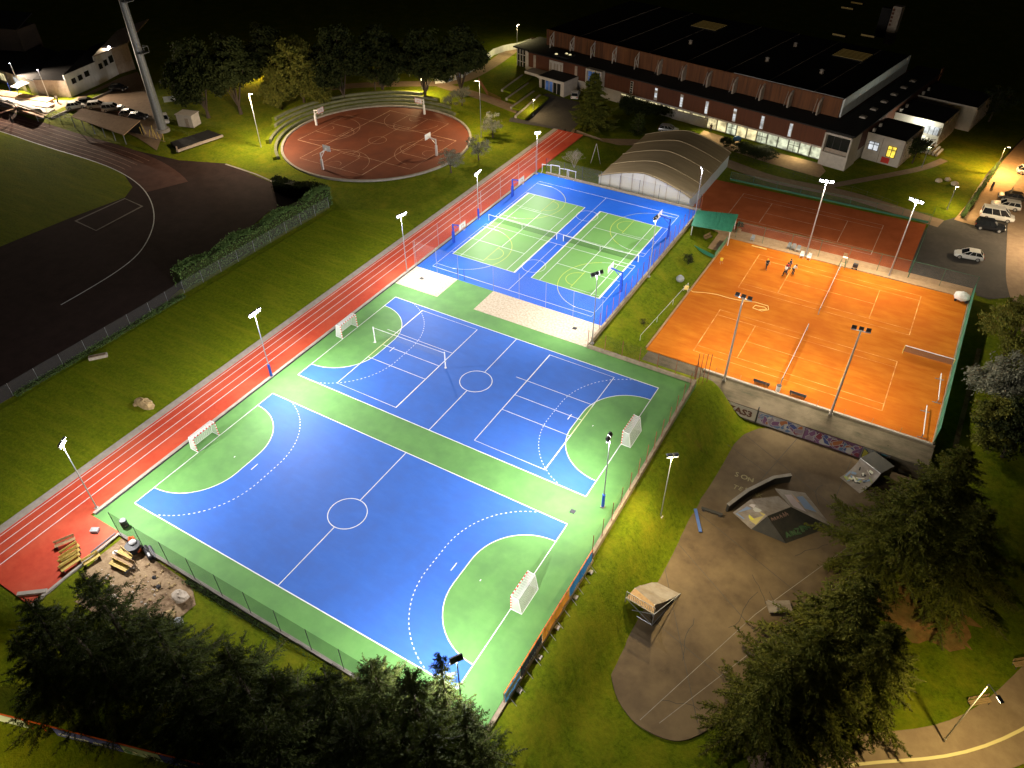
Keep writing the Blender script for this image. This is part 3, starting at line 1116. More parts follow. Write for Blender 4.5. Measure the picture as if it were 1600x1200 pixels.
def flood_mast(base, H, aim, n, label, power, col=COOL, mt='steel', pad=None, r=0.075, gap=0.62, group=None, lens='lens', size=160, tilt=0.62, low=None, name='floodlight_mast', reach=None, spill=0.42):
    """tapered pole, crossarm and n floodlight heads aimed at a ground point"""
    root = thing(name, label, 'floodlight', base, 0, group)
    b = MB()
    if low:
        b.tube((0, 0, 0), (0, 0, low), r, r * 0.9, 'grey_steel', 10)
        b.tube((0, 0, low), (0, 0, H), r * 0.9, r * 0.6, mt, 10)
    else:
        b.tube((0, 0, 0), (0, 0, H), r, r * 0.6, mt, 10)
    b.box((0, 0, 0.06), (0.42, 0.42, 0.12), 'concrete')
    b.build('pole', root)
    if pad:
        b = MB()
        b.tube((0, 0, 0.15), (0, 0, 1.9), r + 0.09, r + 0.09, 'blue_pad', 10)
        b.build('pad', root)
    d = Vector((aim[0] - base[0], aim[1] - base[1], 0)).normalized()
    s = Vector((-d.y, d.x, 0))
    wd = gap * (n - 1) + 0.3
    b = MB()
    ca = Vector((0, 0, H - 0.27)) + d * 0.16
    b.bar(ca - s * (wd / 2 + 0.12), ca + s * (wd / 2 + 0.12), 0.06, 0.06, 'steel')
    b.build('crossarm', root)
    f = (d * math.cos(tilt) - Vector((0, 0, 1)) * math.sin(tilt)).normalized()
    up = s.cross(f).normalized()
    if up.z < 0:
        up = -up
    for k in range(n):
        c = Vector((0, 0, H + 0.05)) + s * (gap * (k - (n - 1) / 2)) + d * 0.18
        hb = MB()
        M = Matrix((s, f, up)).transposed().to_4x4()
        M.translation = c
        hb.box((0, -0.06, 0), (0.50, 0.18, 0.40), 'dark_metal', M=M)
        for q in range(5):
            hb.box((-0.2 + 0.1 * q, -0.17, 0), (0.02, 0.07, 0.36), 'dark_metal', M=M)
        hb.box((0, -0.05, -0.26), (0.56, 0.05, 0.10), 'grey_steel', M=M)
        h = hb.build('floodlight_head', root)
        lb = MB()
        lb.box((0, 0.04, 0), (0.44, 0.02, 0.34), lens, M=M)
        lb.build('lens', h)
    lp = Vector((0, 0, H + 0.0)) + d * 0.45 + Vector((0, 0, -0.15))
    if power:
        # beam thrown far out over the court, and the spill every floodlight gives close by
        far = (Vector(aim) - Vector(base)).length if reach is None else reach
        spot(root, lp, d * far, power * 0.92, col, size, 1.0)
        bulb(root, Vector((0, 0, H - 0.55)) + d * 0.22, power * spill, col, 0.2)
    return root


L_GROUP = 'masts along the red sprint track'
P1 = 1.0
flood_mast((-2.75, -2.4, 0), 9.5, (20, 10, 0), 2, 'white floodlight mast at the open end of the sprint track beside the near pitch corner', 10500 * P1, group=L_GROUP)
flood_mast((-2.4, 22.3, 0), 9.7, (20, 22, 0), 3, 'white floodlight mast with blue padded foot between the two handball pitches', 13500 * P1, pad=True, group=L_GROUP)
flood_mast((-2.35, 50.4, 0), 9.4, (16, 46, 0), 3, 'white floodlight mast standing beside the small square gravel bed', 8000 * P1, group=L_GROUP)
flood_mast((-1.9, 69.6, 0), 8.2, (15, 70, 0), 3, 'white floodlight mast with blue padded foot beside the blue court basketball hoops', 6000 * P1, pad=True, group=L_GROUP)
flood_mast((-1.9, 89.4, 0), 7.8, (14, 78, 0), 2, 'white floodlight mast at the far blue corner by the hurdles', 3800 * P1, group=L_GROUP)
R_GROUP = 'masts along the bank side of the courts'
flood_mast((42.0, -2.1, 0), 9.5, (22, 11, 0), 2, 'dark floodlight mast with square twin head behind the conifer tops', 13500 * P1, spill=0.34, gap=0.5, mt='dark_metal', group=R_GROUP)
flood_mast((42.1, 23.8, 0), 9.9, (22, 22, 0), 2, 'dark floodlight mast with blue padded foot near the goal by the rusty fence', 17500 * P1, spill=0.18, mt='grey_steel', pad=True, group=R_GROUP)
flood_mast((29.15, 48.2, 0), 10.6, (12, 58, 0), 3, 'tall floodlight mast at the end of the long gravel bed', 8000 * P1, spill=0.25, low=4.0, group=R_GROUP)
flood_mast((29.3, 67.0, 0), 9.5, (10, 68, 0), 2, 'floodlight mast beside the right hand basketball hoop on the blue court', 4500 * P1, spill=0.25, group=R_GROUP)
flood_mast((28.9, 87.6, 0), 8.6, (15, 78, 0), 1, 'slim floodlight mast between the white tent and the green roofed shelter', 4200 * P1, spill=0.25, group=R_GROUP)
C_GROUP = 'tall masts around the clay courts'
CL = (1.0, 0.88, 0.66)
flood_mast((47.35, 88.0, CZ), 12.6, (49, 77, CZ), 3, 'tall clay court mast behind the two white plastic chairs', 6800, CL, group=C_GROUP, r=0.12, size=160, gap=0.75, spill=0.25)
flood_mast((59.7, 88.3, CZ), 12.4, (57, 77, CZ), 3, 'tall clay court mast next to the asphalt car park corner', 6800, CL, group=C_GROUP, r=0.12, size=160, gap=0.75, spill=0.25)
flood_mast((46.0, 51.9, CZ), 12.6, (47, 62, CZ), 3, 'tall clay court mast above the white graffiti panel', 6800, CL, group=C_GROUP, r=0.15, mt='kerb_concrete', size=165, gap=0.75, spill=0.25)
flood_mast((59.05, 52.2, CZ), 12.5, (58, 62, CZ), 3, 'tall clay court mast above the blue and purple graffiti', 6800, CL, group=C_GROUP, r=0.15, mt='kerb_concrete', size=165, gap=0.75, spill=0.25)
sb = at(1032, 808, -1.6)
zb = hgt(sb.x, sb.y)
sb = at(1032, 808, zb)
flood_mast((sb.x, sb.y, zb), 9.4, (54, 18, -4.6), 2, 'thin white mast on the grass bank with two heads aimed at the skatepark', 8200, (1, 0.78, 0.40), r=0.06, mt='steel', lens='lens_warm', size=165, tilt=1.2, reach=13, spill=0.12)


def street_lamp(base, H, label, power, col=WARM, arm=0.6, ang=0.0, aim=0.0, lens='lens_warm', mt='grey_steel', r=0.07, group=None, posttop=False, name='street_lamp', spill=0.0):
    root = thing(name, label, 'street lamp', base, 0, group)
    b = MB()
    b.tube((0, 0, 0), (0, 0, H), r, r * 0.6, mt, 8)
    b.tube((0, 0, 0), (0, 0, 0.5), r * 1.7, r * 1.5, mt, 8)
    b.build('pole', root)
    d = Vector((math.cos(ang), math.sin(ang), 0))
    hb = MB()
    if not posttop:
        hb.tube((0, 0, H), Vector((0, 0, H + 0.12)) + d * arm, r * 0.5, r * 0.5, mt, 6)
    c = Vector((0, 0, H + 0.14)) + d * arm
    hb.bar(c - d * 0.25, c + d * 0.35, 0.26, 0.12, 'dark_metal')
    h = hb.build('lamp_head', root)
    lb = MB()
    lb.bar(c - d * 0.2 - Vector((0, 0, 0.09)), c + d * 0.3 - Vector((0, 0, 0.09)), 0.2, 0.06, lens)
    lb.build('lens', h)
    if power:
        spot(root, c - Vector((0, 0, 0.2)), c - Vector((0, 0, 5)) + d * aim, power, col, 165, 0.5, 0.12)
    if spill:
        bulb(root, c - Vector((0, 0, 0.3)), power * spill, col, 0.2)
    return root


PK = 'lamps of the park paths'
q = at(408, 230, -0.1)
street_lamp((q.x, q.y, -0.1), 10.4, 'tall thin lamp with violet white head left of the round court', 5500, (1, 0.78, 0.52), spill=1.0, lens='lens', mt='white_steel', group=PK)
q = at(752, 215, -0.1)
street_lamp((q.x, q.y, -0.1), 11.0, 'tall lamp standing right of the round red court', 5200, (1, 0.76, 0.44), spill=0.35, group=PK, ang=3.4)
q = att(833, 182)
street_lamp(q, 3.6, 'short lamp on the verge of the dark forecourt', 700, WARM, 0.1, group=PK)
q = att(808, 88)
street_lamp(q, 7.5, 'lamp beside the ramp at the far left end of the sports hall', 2600, (1, 0.85, 0.40), 0.3, group=PK)
q = att(1480, 327)
street_lamp(q, 4.2, 'lamp on the lawn corner by the parking lot', 1500, WARM, 0.1, group=PK)
q = att(1553, 272)
street_lamp(q, 5.2, 'hooked lamp beside the amber lit lane', 6500, AMBER, 0.5, ang=0.3, group=PK)
q = at(1474, 1158, -4.6)
zq = hgt(q.x, q.y)
q = at(1474, 1158, zq)
street_lamp((q.x, q.y, zq), 9.5, 'tall concrete lamp post beside the curved park road at the bottom right', 3200, (1, 0.80, 0.36), 1.2, ang=-0.9, mt='kerb_concrete', group=PK)
q = att(1620, 400)
street_lamp(q, 8.5, 'violet white lamp at the right edge beside the parked cars', 5200, (1, 0.76, 0.46), 1.0, ang=2.4, lens='lens', mt='white_steel', group=PK)
q = att(1440, 262)
street_lamp(q, 4.0, 'dim lamp beside the striped steps of the hall annexes', 120, (0.95, 1, 0.8), 0.1, group=PK)
q = at(395, 122, -0.1)
street_lamp((q.x, q.y, -0.1), 4.0, 'small amber path lamp in front of the dark wood left of the lit clump', 1500, AMBER, 0.1, spill=1.0, group=PK)
q = at(660, 150, -0.1)
street_lamp((q.x, q.y, -0.1), 4.5, 'low path lamp half hidden behind the young lit tree', 1900, WARM, 0.3, spill=1.0, group=PK)

street_lamp((8.0, -34.0, hgt(8.0, -34.0)), 7.0, 'lamp post of the lower field beyond the blue advertising banners', 7500, (1, 0.82, 0.32), 0.8, ang=1.2, group=PK)

# tall stadium mast
q = at(255, 205, 0)
root = thing('stadium_mast', 'huge grey stadium lighting mast rising past the top of the photo', 'stadium mast', (q.x, q.y, 0))
b = MB()
b.tube((0, 0, 0), (0, 0, 30), 0.95, 0.55, 'grey_steel', 20)
b.tube((0, 0, 0), (0, 0, 0.6), 1.4, 1.3, 'concrete', 20)
b.build('shaft', root)
b = MB()
for z in range(2, 30):
    b.tube((1.02 - z * 0.013, -0.25, z), (1.02 - z * 0.013, 0.25, z), 0.03, 0.03, 'grey_steel', 5)
b.bar((1.0, -0.28, 1), (0.65, -0.28, 29.5), 0.05, 0.05, 'grey_steel')
b.bar((1.0, 0.28, 1), (0.65, 0.28, 29.5), 0.05, 0.05, 'grey_steel')
b.build('ladder', root)
b = MB()
for zz in (15.5, 24.5):
    for a in ((0.6, -0.9), (2.0, -0.9), (2.0, 0.9), (0.6, 0.9)):
        b.tube((a[0], a[1], zz), (a[0], a[1], zz + 1.1), 0.04, 0.04, 'grey_steel', 5)
    b.box((1.3, 0, zz), (1.5, 1.9, 0.06), 'grey_steel')
    b.path([(0.6, -0.9, zz + 1.1), (2.0, -0.9, zz + 1.1), (2.0, 0.9, zz + 1.1), (0.6, 0.9, zz + 1.1)], 0.04, 'grey_steel', 5)
b.build('platform', root)

# ------------------------------------------------------------------ goals, nets, hoops
def goal_proto():
    root = thing('handball_goal', 'x', 'goal')
    b = MB()
    y = 1.54
    for s in (-1, 1):
        for k in range(10):
            b.box((0, s * y, 0.1 + 0.2 * k), (0.09, 0.09, 0.2), 'red_paint' if k % 2 else 'white_steel')
    for k in range(15):
        b.box((0, -y + 0.1 + (k + 0.0) * 0.2059 + 0.04, 2.045), (0.09, 0.2059, 0.09), 'red_paint' if k % 2 else 'white_steel')
    b.build('striped_frame', root)
    b = MB()
    for s in (-1, 1):
        b.path([(0.05, s * y, 2.03), (0.75, s * y, 1.95), (1.1, s * y, 0.04), (0.05, s * y, 0.04)], 0.032, 'white_steel')
    b.tube((1.1, -y, 0.04), (1.1, y, 0.04), 0.032, 0.032, 'white_steel', 6)
    b.tube((0.75, -y, 1.95), (0.75, y, 1.95), 0.025, 0.025, 'white_steel', 6)
    b.build('rear_frame', root)
    b = MB()
    b.quad((0.76, -y, 1.94), (1.09, -y, 0.06), (1.09, y, 0.06), (0.76, y, 1.94), 'net_white')
    b.quad((0.06, -y, 2.0), (0.74, -y, 1.94), (0.74, y, 1.94), (0.06, y, 2.0), 'net_white')
    for s in (-1, 1):
        b.add([(0.06, s * y, 2.0), (0.74, s * y, 1.94), (1.08, s * y, 0.05), (0.06, s * y, 0.05)], [(0, 1, 2, 3)], 'net_white')
    for k in range(13):
        yy = -y + 2 * y * k / 12
        b.path([(0.07, yy, 2.0), (0.75, yy, 1.93), (1.085, yy, 0.05)], 0.008, 'white_steel', 4)
    for k in range(8):
        t = k / 8
        b.tube((0.77 + 0.32 * t, -y, 1.9 - 1.85 * t), (0.77 + 0.32 * t, y, 1.9 - 1.85 * t), 0.008, 0.008, 'white_steel', 4)
    b.build('net', root)
    return root


g = goal_proto()
GG = 'handball goals'
gl = ['red and white striped goal beside the sprint track on the near pitch', 'red and white striped goal in front of the coloured banners', 'red and white striped goal beside the leftmost volleyball post', 'red and white striped goal by the rusty fence at the top of the bank']
dup(g, (-0.05, 10.0, 0.01), PI, gl[0], GG)
dup(g, (40.05, 10.3, 0.01), 0, gl[1], GG)
dup(g, (0.15, 34.3, 0.01), PI, gl[2], GG)
g.location = (40.05, 34.6, 0.01)
g['label'] = gl[3]
g['group'] = GG


def volley_post(x, y, label):
    root = thing('volleyball_post', label, 'net post', (x, y, 0), 0, 'volleyball posts')
    b = MB()
    b.tube((0, 0, 0), (0, 0, 2.5), 0.075, 0.07, 'white_steel', 10)
    b.tube((0, 0, 0), (0, 0, 0.12), 0.14, 0.12, 'white_steel', 10)
    b.build('post', root)
    b = MB()
    b.box((0.1, 0, 1.1), (0.08, 0.1, 0.2), 'grey_steel')
    b.build('winch', root)


volley_post(4.4, 34.3, 'white volleyball post standing inside the green goal area')
volley_post(15.4, 34.5, 'white volleyball post standing on the blue pitch beside the centre circle')


root = thing('volleyball_net', 'thin white volleyball net strung between the two white posts', 'net', (9.9, 34.4, 0))
b = MB()
b.quad((-5.4, -0.09, 1.45), (5.4, 0.09, 1.45), (5.4, 0.09, 2.36), (-5.4, -0.09, 2.36), 'mesh_wire')
b.build('net_mesh', root)
b = MB()
b.bar((-5.4, -0.09, 2.38), (5.4, 0.09, 2.38), 0.03, 0.04, 'line_white')
b.build('net_band', root)


def tennis_net(x0, x1, y, z, label, group, mt='net_dark', post='white_steel', band='line_white'):
    root = thing('tennis_net', label, 'net', ((x0 + x1) / 2, y, z), 0, group)
    w = (x1 - x0) / 2
    for s in (-1, 1):
        b = MB()
        b.tube((s * w, 0, 0), (s * w, 0, 1.1), 0.06, 0.06, post, 10)
        b.build('net_post', root)
    b = MB()
    n = 12
    for k in range(n):
        xa, xb = -w + 2 * w * k / n, -w + 2 * w * (k + 1) / n
        za, zb = 0.92 + 0.14 * (2 * k / n - 1) ** 2, 0.92 + 0.14 * (2 * (k + 1) / n - 1) ** 2
        b.quad((xa, 0, 0.03), (xb, 0, 0.03), (xb, 0, zb), (xa, 0, za), mt)
    b.build('net_mesh', root)
    b = MB()
    for k in range(n):
        xa, xb = -w + 2 * w * k / n, -w + 2 * w * (k + 1) / n
        za, zb = 0.92 + 0.14 * (2 * k / n - 1) ** 2, 0.92 + 0.14 * (2 * (k + 1) / n - 1) ** 2
        b.bar((xa, 0, za), (xb, 0, zb), 0.035, 0.07, band)
    b.bar((0, 0, 0), (0, 0, 0.92), 0.05, 0.02, band)
    b.build('net_band', root)
    return root


tennis_net(-0.2, 12.4, 70.1, 0, 'tennis net across the left lime green court', 'tennis nets on the blue court')
tennis_net(13.6, 26.3, 70.1, 0, 'tennis net across the right lime green court', 'tennis nets on the blue court')


def clay_net(x, y0, y1, label):
    r = tennis_net(-(y1 - y0) / 2, (y1 - y0) / 2, 0, 0, label, 'clay court nets', 'net_clay', 'grey_steel')
    r.location = (x, (y0 + y1) / 2, CZ)
    r.rotation_euler = (0, 0, PI / 2)
    return r


clay_net(52.4, 54.6, 68.0, 'long tennis net across the near clay court')
clay_net(52.85, 72.6, 86.2, 'long tennis net across the far clay court beside the umpire stand')
root = thing('practice_net', 'short yellow framed practice net near the green windscreen', 'practice net', (67.55, 69.45, CZ))
for s in (-1, 1):
    b = MB()
    b.path([(s * 3.0, -0.45, 0.03), (s * 3.0, 0.45, 0.03)], 0.05, 'wood_yellow')
    b.tube((s * 3.0, 0, 0), (s * 3.0, 0, 1.1), 0.05, 0.05, 'wood_yellow', 8)
    b.build('net_post', root)
b = MB()
b.quad((-3, 0, 0.1), (3, 0, 0.1), (3, 0, 1.02), (-3, 0, 1.02), 'net_clay')
b.build('net_mesh', root)
b = MB()
b.bar((-3, 0, 1.05), (3, 0, 1.05), 0.05, 0.08, 'line_white')
b.build('net_band', root)


def hoop_proto(name='basketball_hoop', pole='blue_pad', H=3.6):
    """stands at origin and reaches towards +x"""
    root = thing(name, 'x', 'basketball hoop')
    b = MB()
    b.box((0, 0, 1.0), (0.34, 0.34, 2.0), pole)
    b.build('padded_post', root)
    b = MB()
    b.bar((0, 0, 2.0), (0, 0, 3.2), 0.18, 0.18, pole)
    b.bar((0, 0, 3.1), (1.75, 0, 3.35), 0.16, 0.16, 'white_steel' if pole != 'blue_pad' else pole)
    b.bar((0, 0, 2.2), (1.2, 0, 3.22), 0.08, 0.08, 'white_steel' if pole != 'blue_pad' else pole)
    b.build('arm', root)
    b = MB()
    b.box((1.8, 0, 3.42), (0.05, 1.8, 1.05), 'backboard')
    for d in ((1.828, 0, 2.93), (1.828, 0, 3.91)):
        b.box(d, (0.006, 1.8, 0.05), 'red_paint')
    for y in (-0.875, 0.875):
        b.box((1.829, y, 3.42), (0.008, 0.05, 1.03), 'red_paint')
    for y in (-0.3, 0.3):
        b.box((1.829, y, 3.3), (0.008, 0.05, 0.45), 'red_paint')
    b.box((1.83, 0, 3.52), (0.008, 0.62, 0.05), 'red_paint')
    bd = b.build('backboard', root)
    b = MB()
    pts = [(2.06 + 0.23 * math.cos(rad(a)), 0.23 * math.sin(rad(a)), 3.05) for a in range(0, 361, 20)]
    b.path(pts, 0.018, 'orange_rim', 5)
    rm = b.build('rim', root)
    b = MB()
    for k in range(10):
        a, c = 2 * PI * k / 10, 2 * PI * (k + 1) / 10
        b.tube((2.06 + 0.23 * math.cos(a), 0.23 * math.sin(a), 3.05), (2.06 + 0.14 * math.cos(c), 0.14 * math.sin(c), 2.65), 0.008, 0.008, 'line_white', 4)
    b.build('net', rm)
    return root


h = hoop_proto()
HG = 'hoops of the blue court'
dup(h, (-1.2, 79.5, 0), 0, 'blue padded basketball hoop at the far left corner of the blue court near the hurdles', HG)
dup(h, (27.3, 61.4, 0), PI, 'blue padded basketball hoop at the near right corner of the blue court', HG)
dup(h, (27.4, 79.5, 0), PI, 'blue padded basketball hoop with white arm on the shelter side of the blue court', HG)
h.location = (-1.2, 61.2, 0)
h['label'] = 'blue padded basketball hoop beside the track nearest the small gravel bed'
h['group'] = HG
h2 = hoop_proto('steel_hoop', 'white_steel')
HG2 = 'steel hoops of the round court'
dup(h2, (CC[0] + 0.1, 103.4, -0.02), -PI / 2, 'white steel basketball hoop at the far side of the round court with high white arm', HG2)
dup(h2, (-37.3, 71.6, -0.02), PI / 2, 'white steel basketball hoop at the near side of the round court', HG2)
dup(h2, (-22.5, 87.2, -0.02), PI, 'white steel basketball hoop on the right side of the round court', HG2)
h2.location = (-52.9, 87.4, -0.02)
h2['label'] = 'white steel basketball hoop in front of the curved seating steps'
h2['group'] = HG2

# hurdles by the far corner of the blue court
HL = ['white metal hurdle nearest the track at the far blue corner', 'white metal hurdle second from the track, pushed back', 'white metal hurdle standing in front of the others on its pale base', 'white metal hurdle last in the row towards the tent']
for k, (px, py, ry) in enumerate(((847, 272, 0.2), (866, 268, 0.1), (874, 279, 0.15), (888, 279, 0.0))):
    q = at(px, py + 3, 0)
    root = thing('hurdle', HL[k], 'hurdle', (q.x, max(90.7, q.y), -0.06), ry, 'hurdles')
    for s in (-1, 1):
        b = MB()
        b.path([(s * 0.85, -0.5, 0.04), (s * 0.85, 0.35, 0.04), (s * 0.85, 0.35, 1.5)], 0.055, 'white_steel')
        b.build('leg', root)
    b = MB()
    b.box((0, 0.35, 1.45), (1.85, 0.06, 0.12), 'white_steel')
    b.build('crossbar', root)

# ------------------------------------------------------------------ fences
def fence(name, pts, H, label, post_mt, mesh_mt, n=None, gap=3.0, r=0.05, rails=(), wall=None, panel_top=None, lean=0.0, cat='fence'):
    P = [Vector(p) for p in pts]
    mid = P[0]
    root = thing(name, label, cat, tuple(mid))
    if wall:
        wh, wt, wm = wall
        b = MB()
        for a, c in zip(P, P[1:]):
            b.bar(a + Vector((0, 0, wh / 2)), c + Vector((0, 0, wh / 2)), wt, wh, wm)
        b.build('base_wall', root, mid)
        z0 = wh
    else:
        z0 = 0
    posts = []
    for a, c in zip(P, P[1:]):
        L = (c - a).length
        k = max(1, round(L / gap))
        for i in range(k):
            posts.append(a.lerp(c, i / k))
    posts.append(P[-1])
    for p in posts[:100]:
        b = MB()
        b.tube(p + Vector((0, 0, z0)), p + Vector((0, 0, H)), r * 0.8, r * 0.8, post_mt, 6)
        b.build('fence_post', root, mid)
    if mesh_mt:
        b = MB()
        for a, c in zip(P, P[1:]):
            b.quad(a + Vector((0, 0, z0)), c + Vector((0, 0, z0)), c + Vector((0, 0, panel_top or H)), a + Vector((0, 0, panel_top or H)), mesh_mt)
        b.build('mesh_panel', root, mid)
    if rails:
        b = MB()
        for z in rails:
            for a, c in zip(P, P[1:]):
                b.tube(a + Vector((0, 0, z)), c + Vector((0, 0, z)), r * 0.6, r * 0.6, post_mt, 5)
        b.build('rail', root, mid)
    return root


fence('mesh_fence', [(2.2, -3.45, -0.1), (34.5, -3.45, -0.1), (43.6, -3.45, -0.1)], 3.6, 'dark green net fence along the tree side of the near pitch', 'black', 'mesh_green', gap=3.6, r=0.04, wall=(0.35, 0.3, 'concrete'))
fence('rusty_fence', [(43.85, 17.6, -0.1), (43.5, 47.2, -0.1)], 3.4, 'row of rusty fence posts on a low wall along the top of the grass bank', 'rust_red', 'mesh_rust', gap=2.2, r=0.05, wall=(0.75, 0.35, 'wall_concrete'))
fence('rusty_fence', [(29.0, 47.2, -0.1), (43.3, 47.2, -0.1)], 2.9, 'rusty fence posts on a low wall between the far pitch and the clay corner', 'rust_red', 'mesh_rust', gap=2.3, r=0.05, wall=(0.55, 0.3, 'wall_concrete'))
fence('rusty_fence', [(28.95, 48.6, -0.1), (28.95, 90.2, -0.1)], 3.4, 'long row of thin rusty posts on a low wall between blue court and grass strip', 'rust_red', 'mesh_rust', gap=2.1, r=0.045, wall=(0.7, 0.3, 'wall_concrete'))
fence('court_fence', [(-2.1, 52.46, 0), (5.5, 52.46, 0)], 4.2, 'thin white posts carrying netting behind the small square gravel bed', 'steel', 'mesh_wire', gap=3.8, r=0.032)
fence('court_fence', [(11.45, 52.5, 0), (28.4, 52.5, 0)], 4.2, 'thin white posts carrying netting behind the long gravel bed', 'steel', 'mesh_wire', gap=4.25, r=0.032)
fence('track_fence', [(-2.45, 52.6, 0.1), (-2.45, 90.0, 0.1)], 4.0, 'thin grey fence posts between the sprint track and the blue court', 'steel', 'mesh_wire', gap=6.2, r=0.035)
fence('tent_fence', [(-0.5, 90.5, -0.1), (28.6, 90.5, -0.1)], 3.0, 'dark fence posts on a low wall in front of the white tent', 'dark_metal', 'mesh_wire', gap=3.6, r=0.05, wall=(0.4, 0.3, 'wall_concrete'))
fence('pitch_gate_posts', [(5.3, 52.6, 0), (6.3, 52.75, 0)], 1.9, 'pair of dark bollard posts at the green opening to the blue court', 'dark_metal', None, gap=1.2, r=0.05, cat='gate posts')
fence('tall_frame', [(43.4, 47.3, -0.1), (44.6, 48.6, -0.6)], 4.6, 'rusty leaning post frame at the corner above the graffiti wall', 'rust_red', None, gap=0.7, r=0.05, cat='post frame')
fence('windscreen_fence', [(70.35, 52.8, CZ), (70.9, 87.6, CZ)], 2.6, 'green windscreen fence along the right edge of the clay courts', 'green_steel', 'windscreen', gap=2.9, r=0.05, wall=(0.3, 0.25, 'wall_concrete'))
fence('clay_fence', [(36.0, 88.0, CZ), (62.2, 88.9, CZ), (71.0, 88.9, CZ)], 3.0, 'wire fence with pale top rail between the two clay court areas', 'green_steel', 'mesh_wire', gap=4.4, r=0.04, rails=(2.95,))
fence('clay_end_fence', [(62.3, 89.2, CZ), (62.7, 108.2, CZ)], 3.2, 'green wire fence at the end of the dark clay court by the asphalt', 'green_steel', 'mesh_wire', gap=4.5, r=0.05, rails=(3.1, 0.1))
fence('park_fence', [(28.5, 108.6, CZ), (62.5, 108.9, CZ)], 1.6, 'low green fence along the far side of the dark clay court', 'green_steel', 'mesh_wire', gap=4.2, r=0.04, rails=(1.55, 0.1), wall=(0.3, 0.2, 'green_steel'))
fence('path_railing', [tuple(att(*p)) for p in ((1130, 246), (1200, 262), (1280, 290), (1330, 300), (1400, 325))], 1.1, 'dark railing between the hall garden and the paved path', 'mullion', None, gap=2.6, r=0.03, rails=(1.05, 0.55))
fence('ledge_fence', [(44.6, 52.7, CZ - 0.1), (69.9, 52.7, CZ - 0.1)], 1.1, 'faint low wire fence along the front edge of the near clay court', 'wood_plain', 'mesh_rust', gap=3.2, r=0.03)
fence('strip_rail', [(33.6, 54.0, -1.6), (34.6, 69.6, -1.7)], 0.9, 'pale handrail on the grass strip beside the clay edge', 'white_steel', None, gap=5.2, r=0.035, rails=(0.9,))
fence('clay_kerb', [(34.85, 53.2, -1.95), (35.3, 88.0, -1.95)], 0.35, 'low timber kerb between grass strip and clay', 'wood_plain', None, gap=12, r=0.03, wall=(0.30, 0.2, 'wood_plain'), cat='kerb wall')
fence('meadow_fence', [(-27.2, -6, -0.1), (-27.0, 4, -0.1), (-26.6, 24, -0.1), (-26.8, 30, -0.1), (-26.2, 60.5, -0.1)], 2.0, 'grey post and wire fence between the dark athletics track and the meadow', 'grey_steel', 'mesh_wire', gap=3.4, r=0.03)
fence('ramp_railing', pxy([(782, 168), (800, 160)]) and [tuple(att(*p)) for p in ((748, 128), (762, 150), (782, 160))], 1.1, 'rusty paling fence beside the ramp path near the hall', 'rust_red', None, gap=0.35, r=0.03, rails=(1.05,))
fence('stand_railing', [tuple(at(*p, 0)) for p in ((60, 190), (112, 188), (75, 180))], 1.3, 'pale railing at the end of the athletics straight', 'white_steel', 'mesh_wire', gap=2.0, r=0.05, rails=(1.25, 0.7))

# banners on the lower part of the bank side fence
BX = [(43.9, 1.0), (43.95, 3.6), (44.0, 7.3), (44.05, 12.6), (44.0, 17.4)]
root = thing('banner_fence', 'fence hung with white, blue, black and orange banners along the bank', 'banner fence', (43.9, 1.0, -0.1))
b = MB()
for k in range(13):
    t = k / 12
    b.tube((43.95, lerp(1.0, 17.4, t), -0.1), (43.95, lerp(1.0, 17.4, t), 1.5), 0.05, 0.05, 'rust_red', 6)
for k in range(12):
    t = (k + 0.3) / 12
    b.tube((44.0, lerp(1.0, 17.4, t), 0.6), (44.9, lerp(1.0, 17.4, t), -0.4), 0.03, 0.03, 'steel', 5)
b.bar((43.95, 1.0, 1.45), (43.95, 17.4, 1.45), 0.08, 0.08, 'orange_rim')
b.build('post_frame', root, W(root))
secs = [(1.0, 3.4, banner(0.10, 0.30, 0.62), 'blue and white banner'), (3.5, 7.2, banner(0.03, 0.03, 0.04), 'black banner with white lettering'), (7.3, 12.4, banner(0.80, 0.30, 0.04), 'plain orange banner'), (12.5, 17.2, banner(0.03, 0.18, 0.45), 'blue banner')]
for y0, y1, mt, lb in secs:
    b = MB()
    n = 10
    for k in range(n):
        ya, yb = lerp(y0, y1, k / n), lerp(y0, y1, (k + 1) / n)
        w0, w1 = 0.05 * math.sin(k * 1.3), 0.05 * math.sin((k + 1) * 1.3)
        b.quad((44.06 + w0, ya, 0.0), (44.06 + w1, yb, 0.0), (44.02, yb, 1.42), (44.02, ya, 1.42), mt)
    if 'black' in lb:
        scribble(b, (44.16, 4.2, 0.5), (0, 1, 0), (0, 0, 1), 2.4, 0.45, paint(0.6, 0.6, 0.6), 3)
    if 'white' in lb and 'blue' in lb:
        b.quad((44.14, y0, 0.75), (44.14, y1, 0.75), (44.10, y1, 1.4), (44.10, y0, 1.4), paint(0.75, 0.75, 0.75))
    o = b.build('banner', root, W(root))
    o['label'] = lb
# concrete sill under the banners
root = thing('edge_wall', 'low concrete wall under the coloured banners at the edge of the bank', 'wall', (44.1, -3.4, -0.6))
b = MB()
b.box2((43.78, -3.4, -0.9), (44.15, 17.4, 0.02), 'wall_concrete')
for y in (2.6, 6.1, 9.4, 13.0, 16.2):
    b.box((44.45, y, -0.35), (0.4, 0.4, 0.3), 'kerb_concrete')
b.build('wall_body', root, W(root))

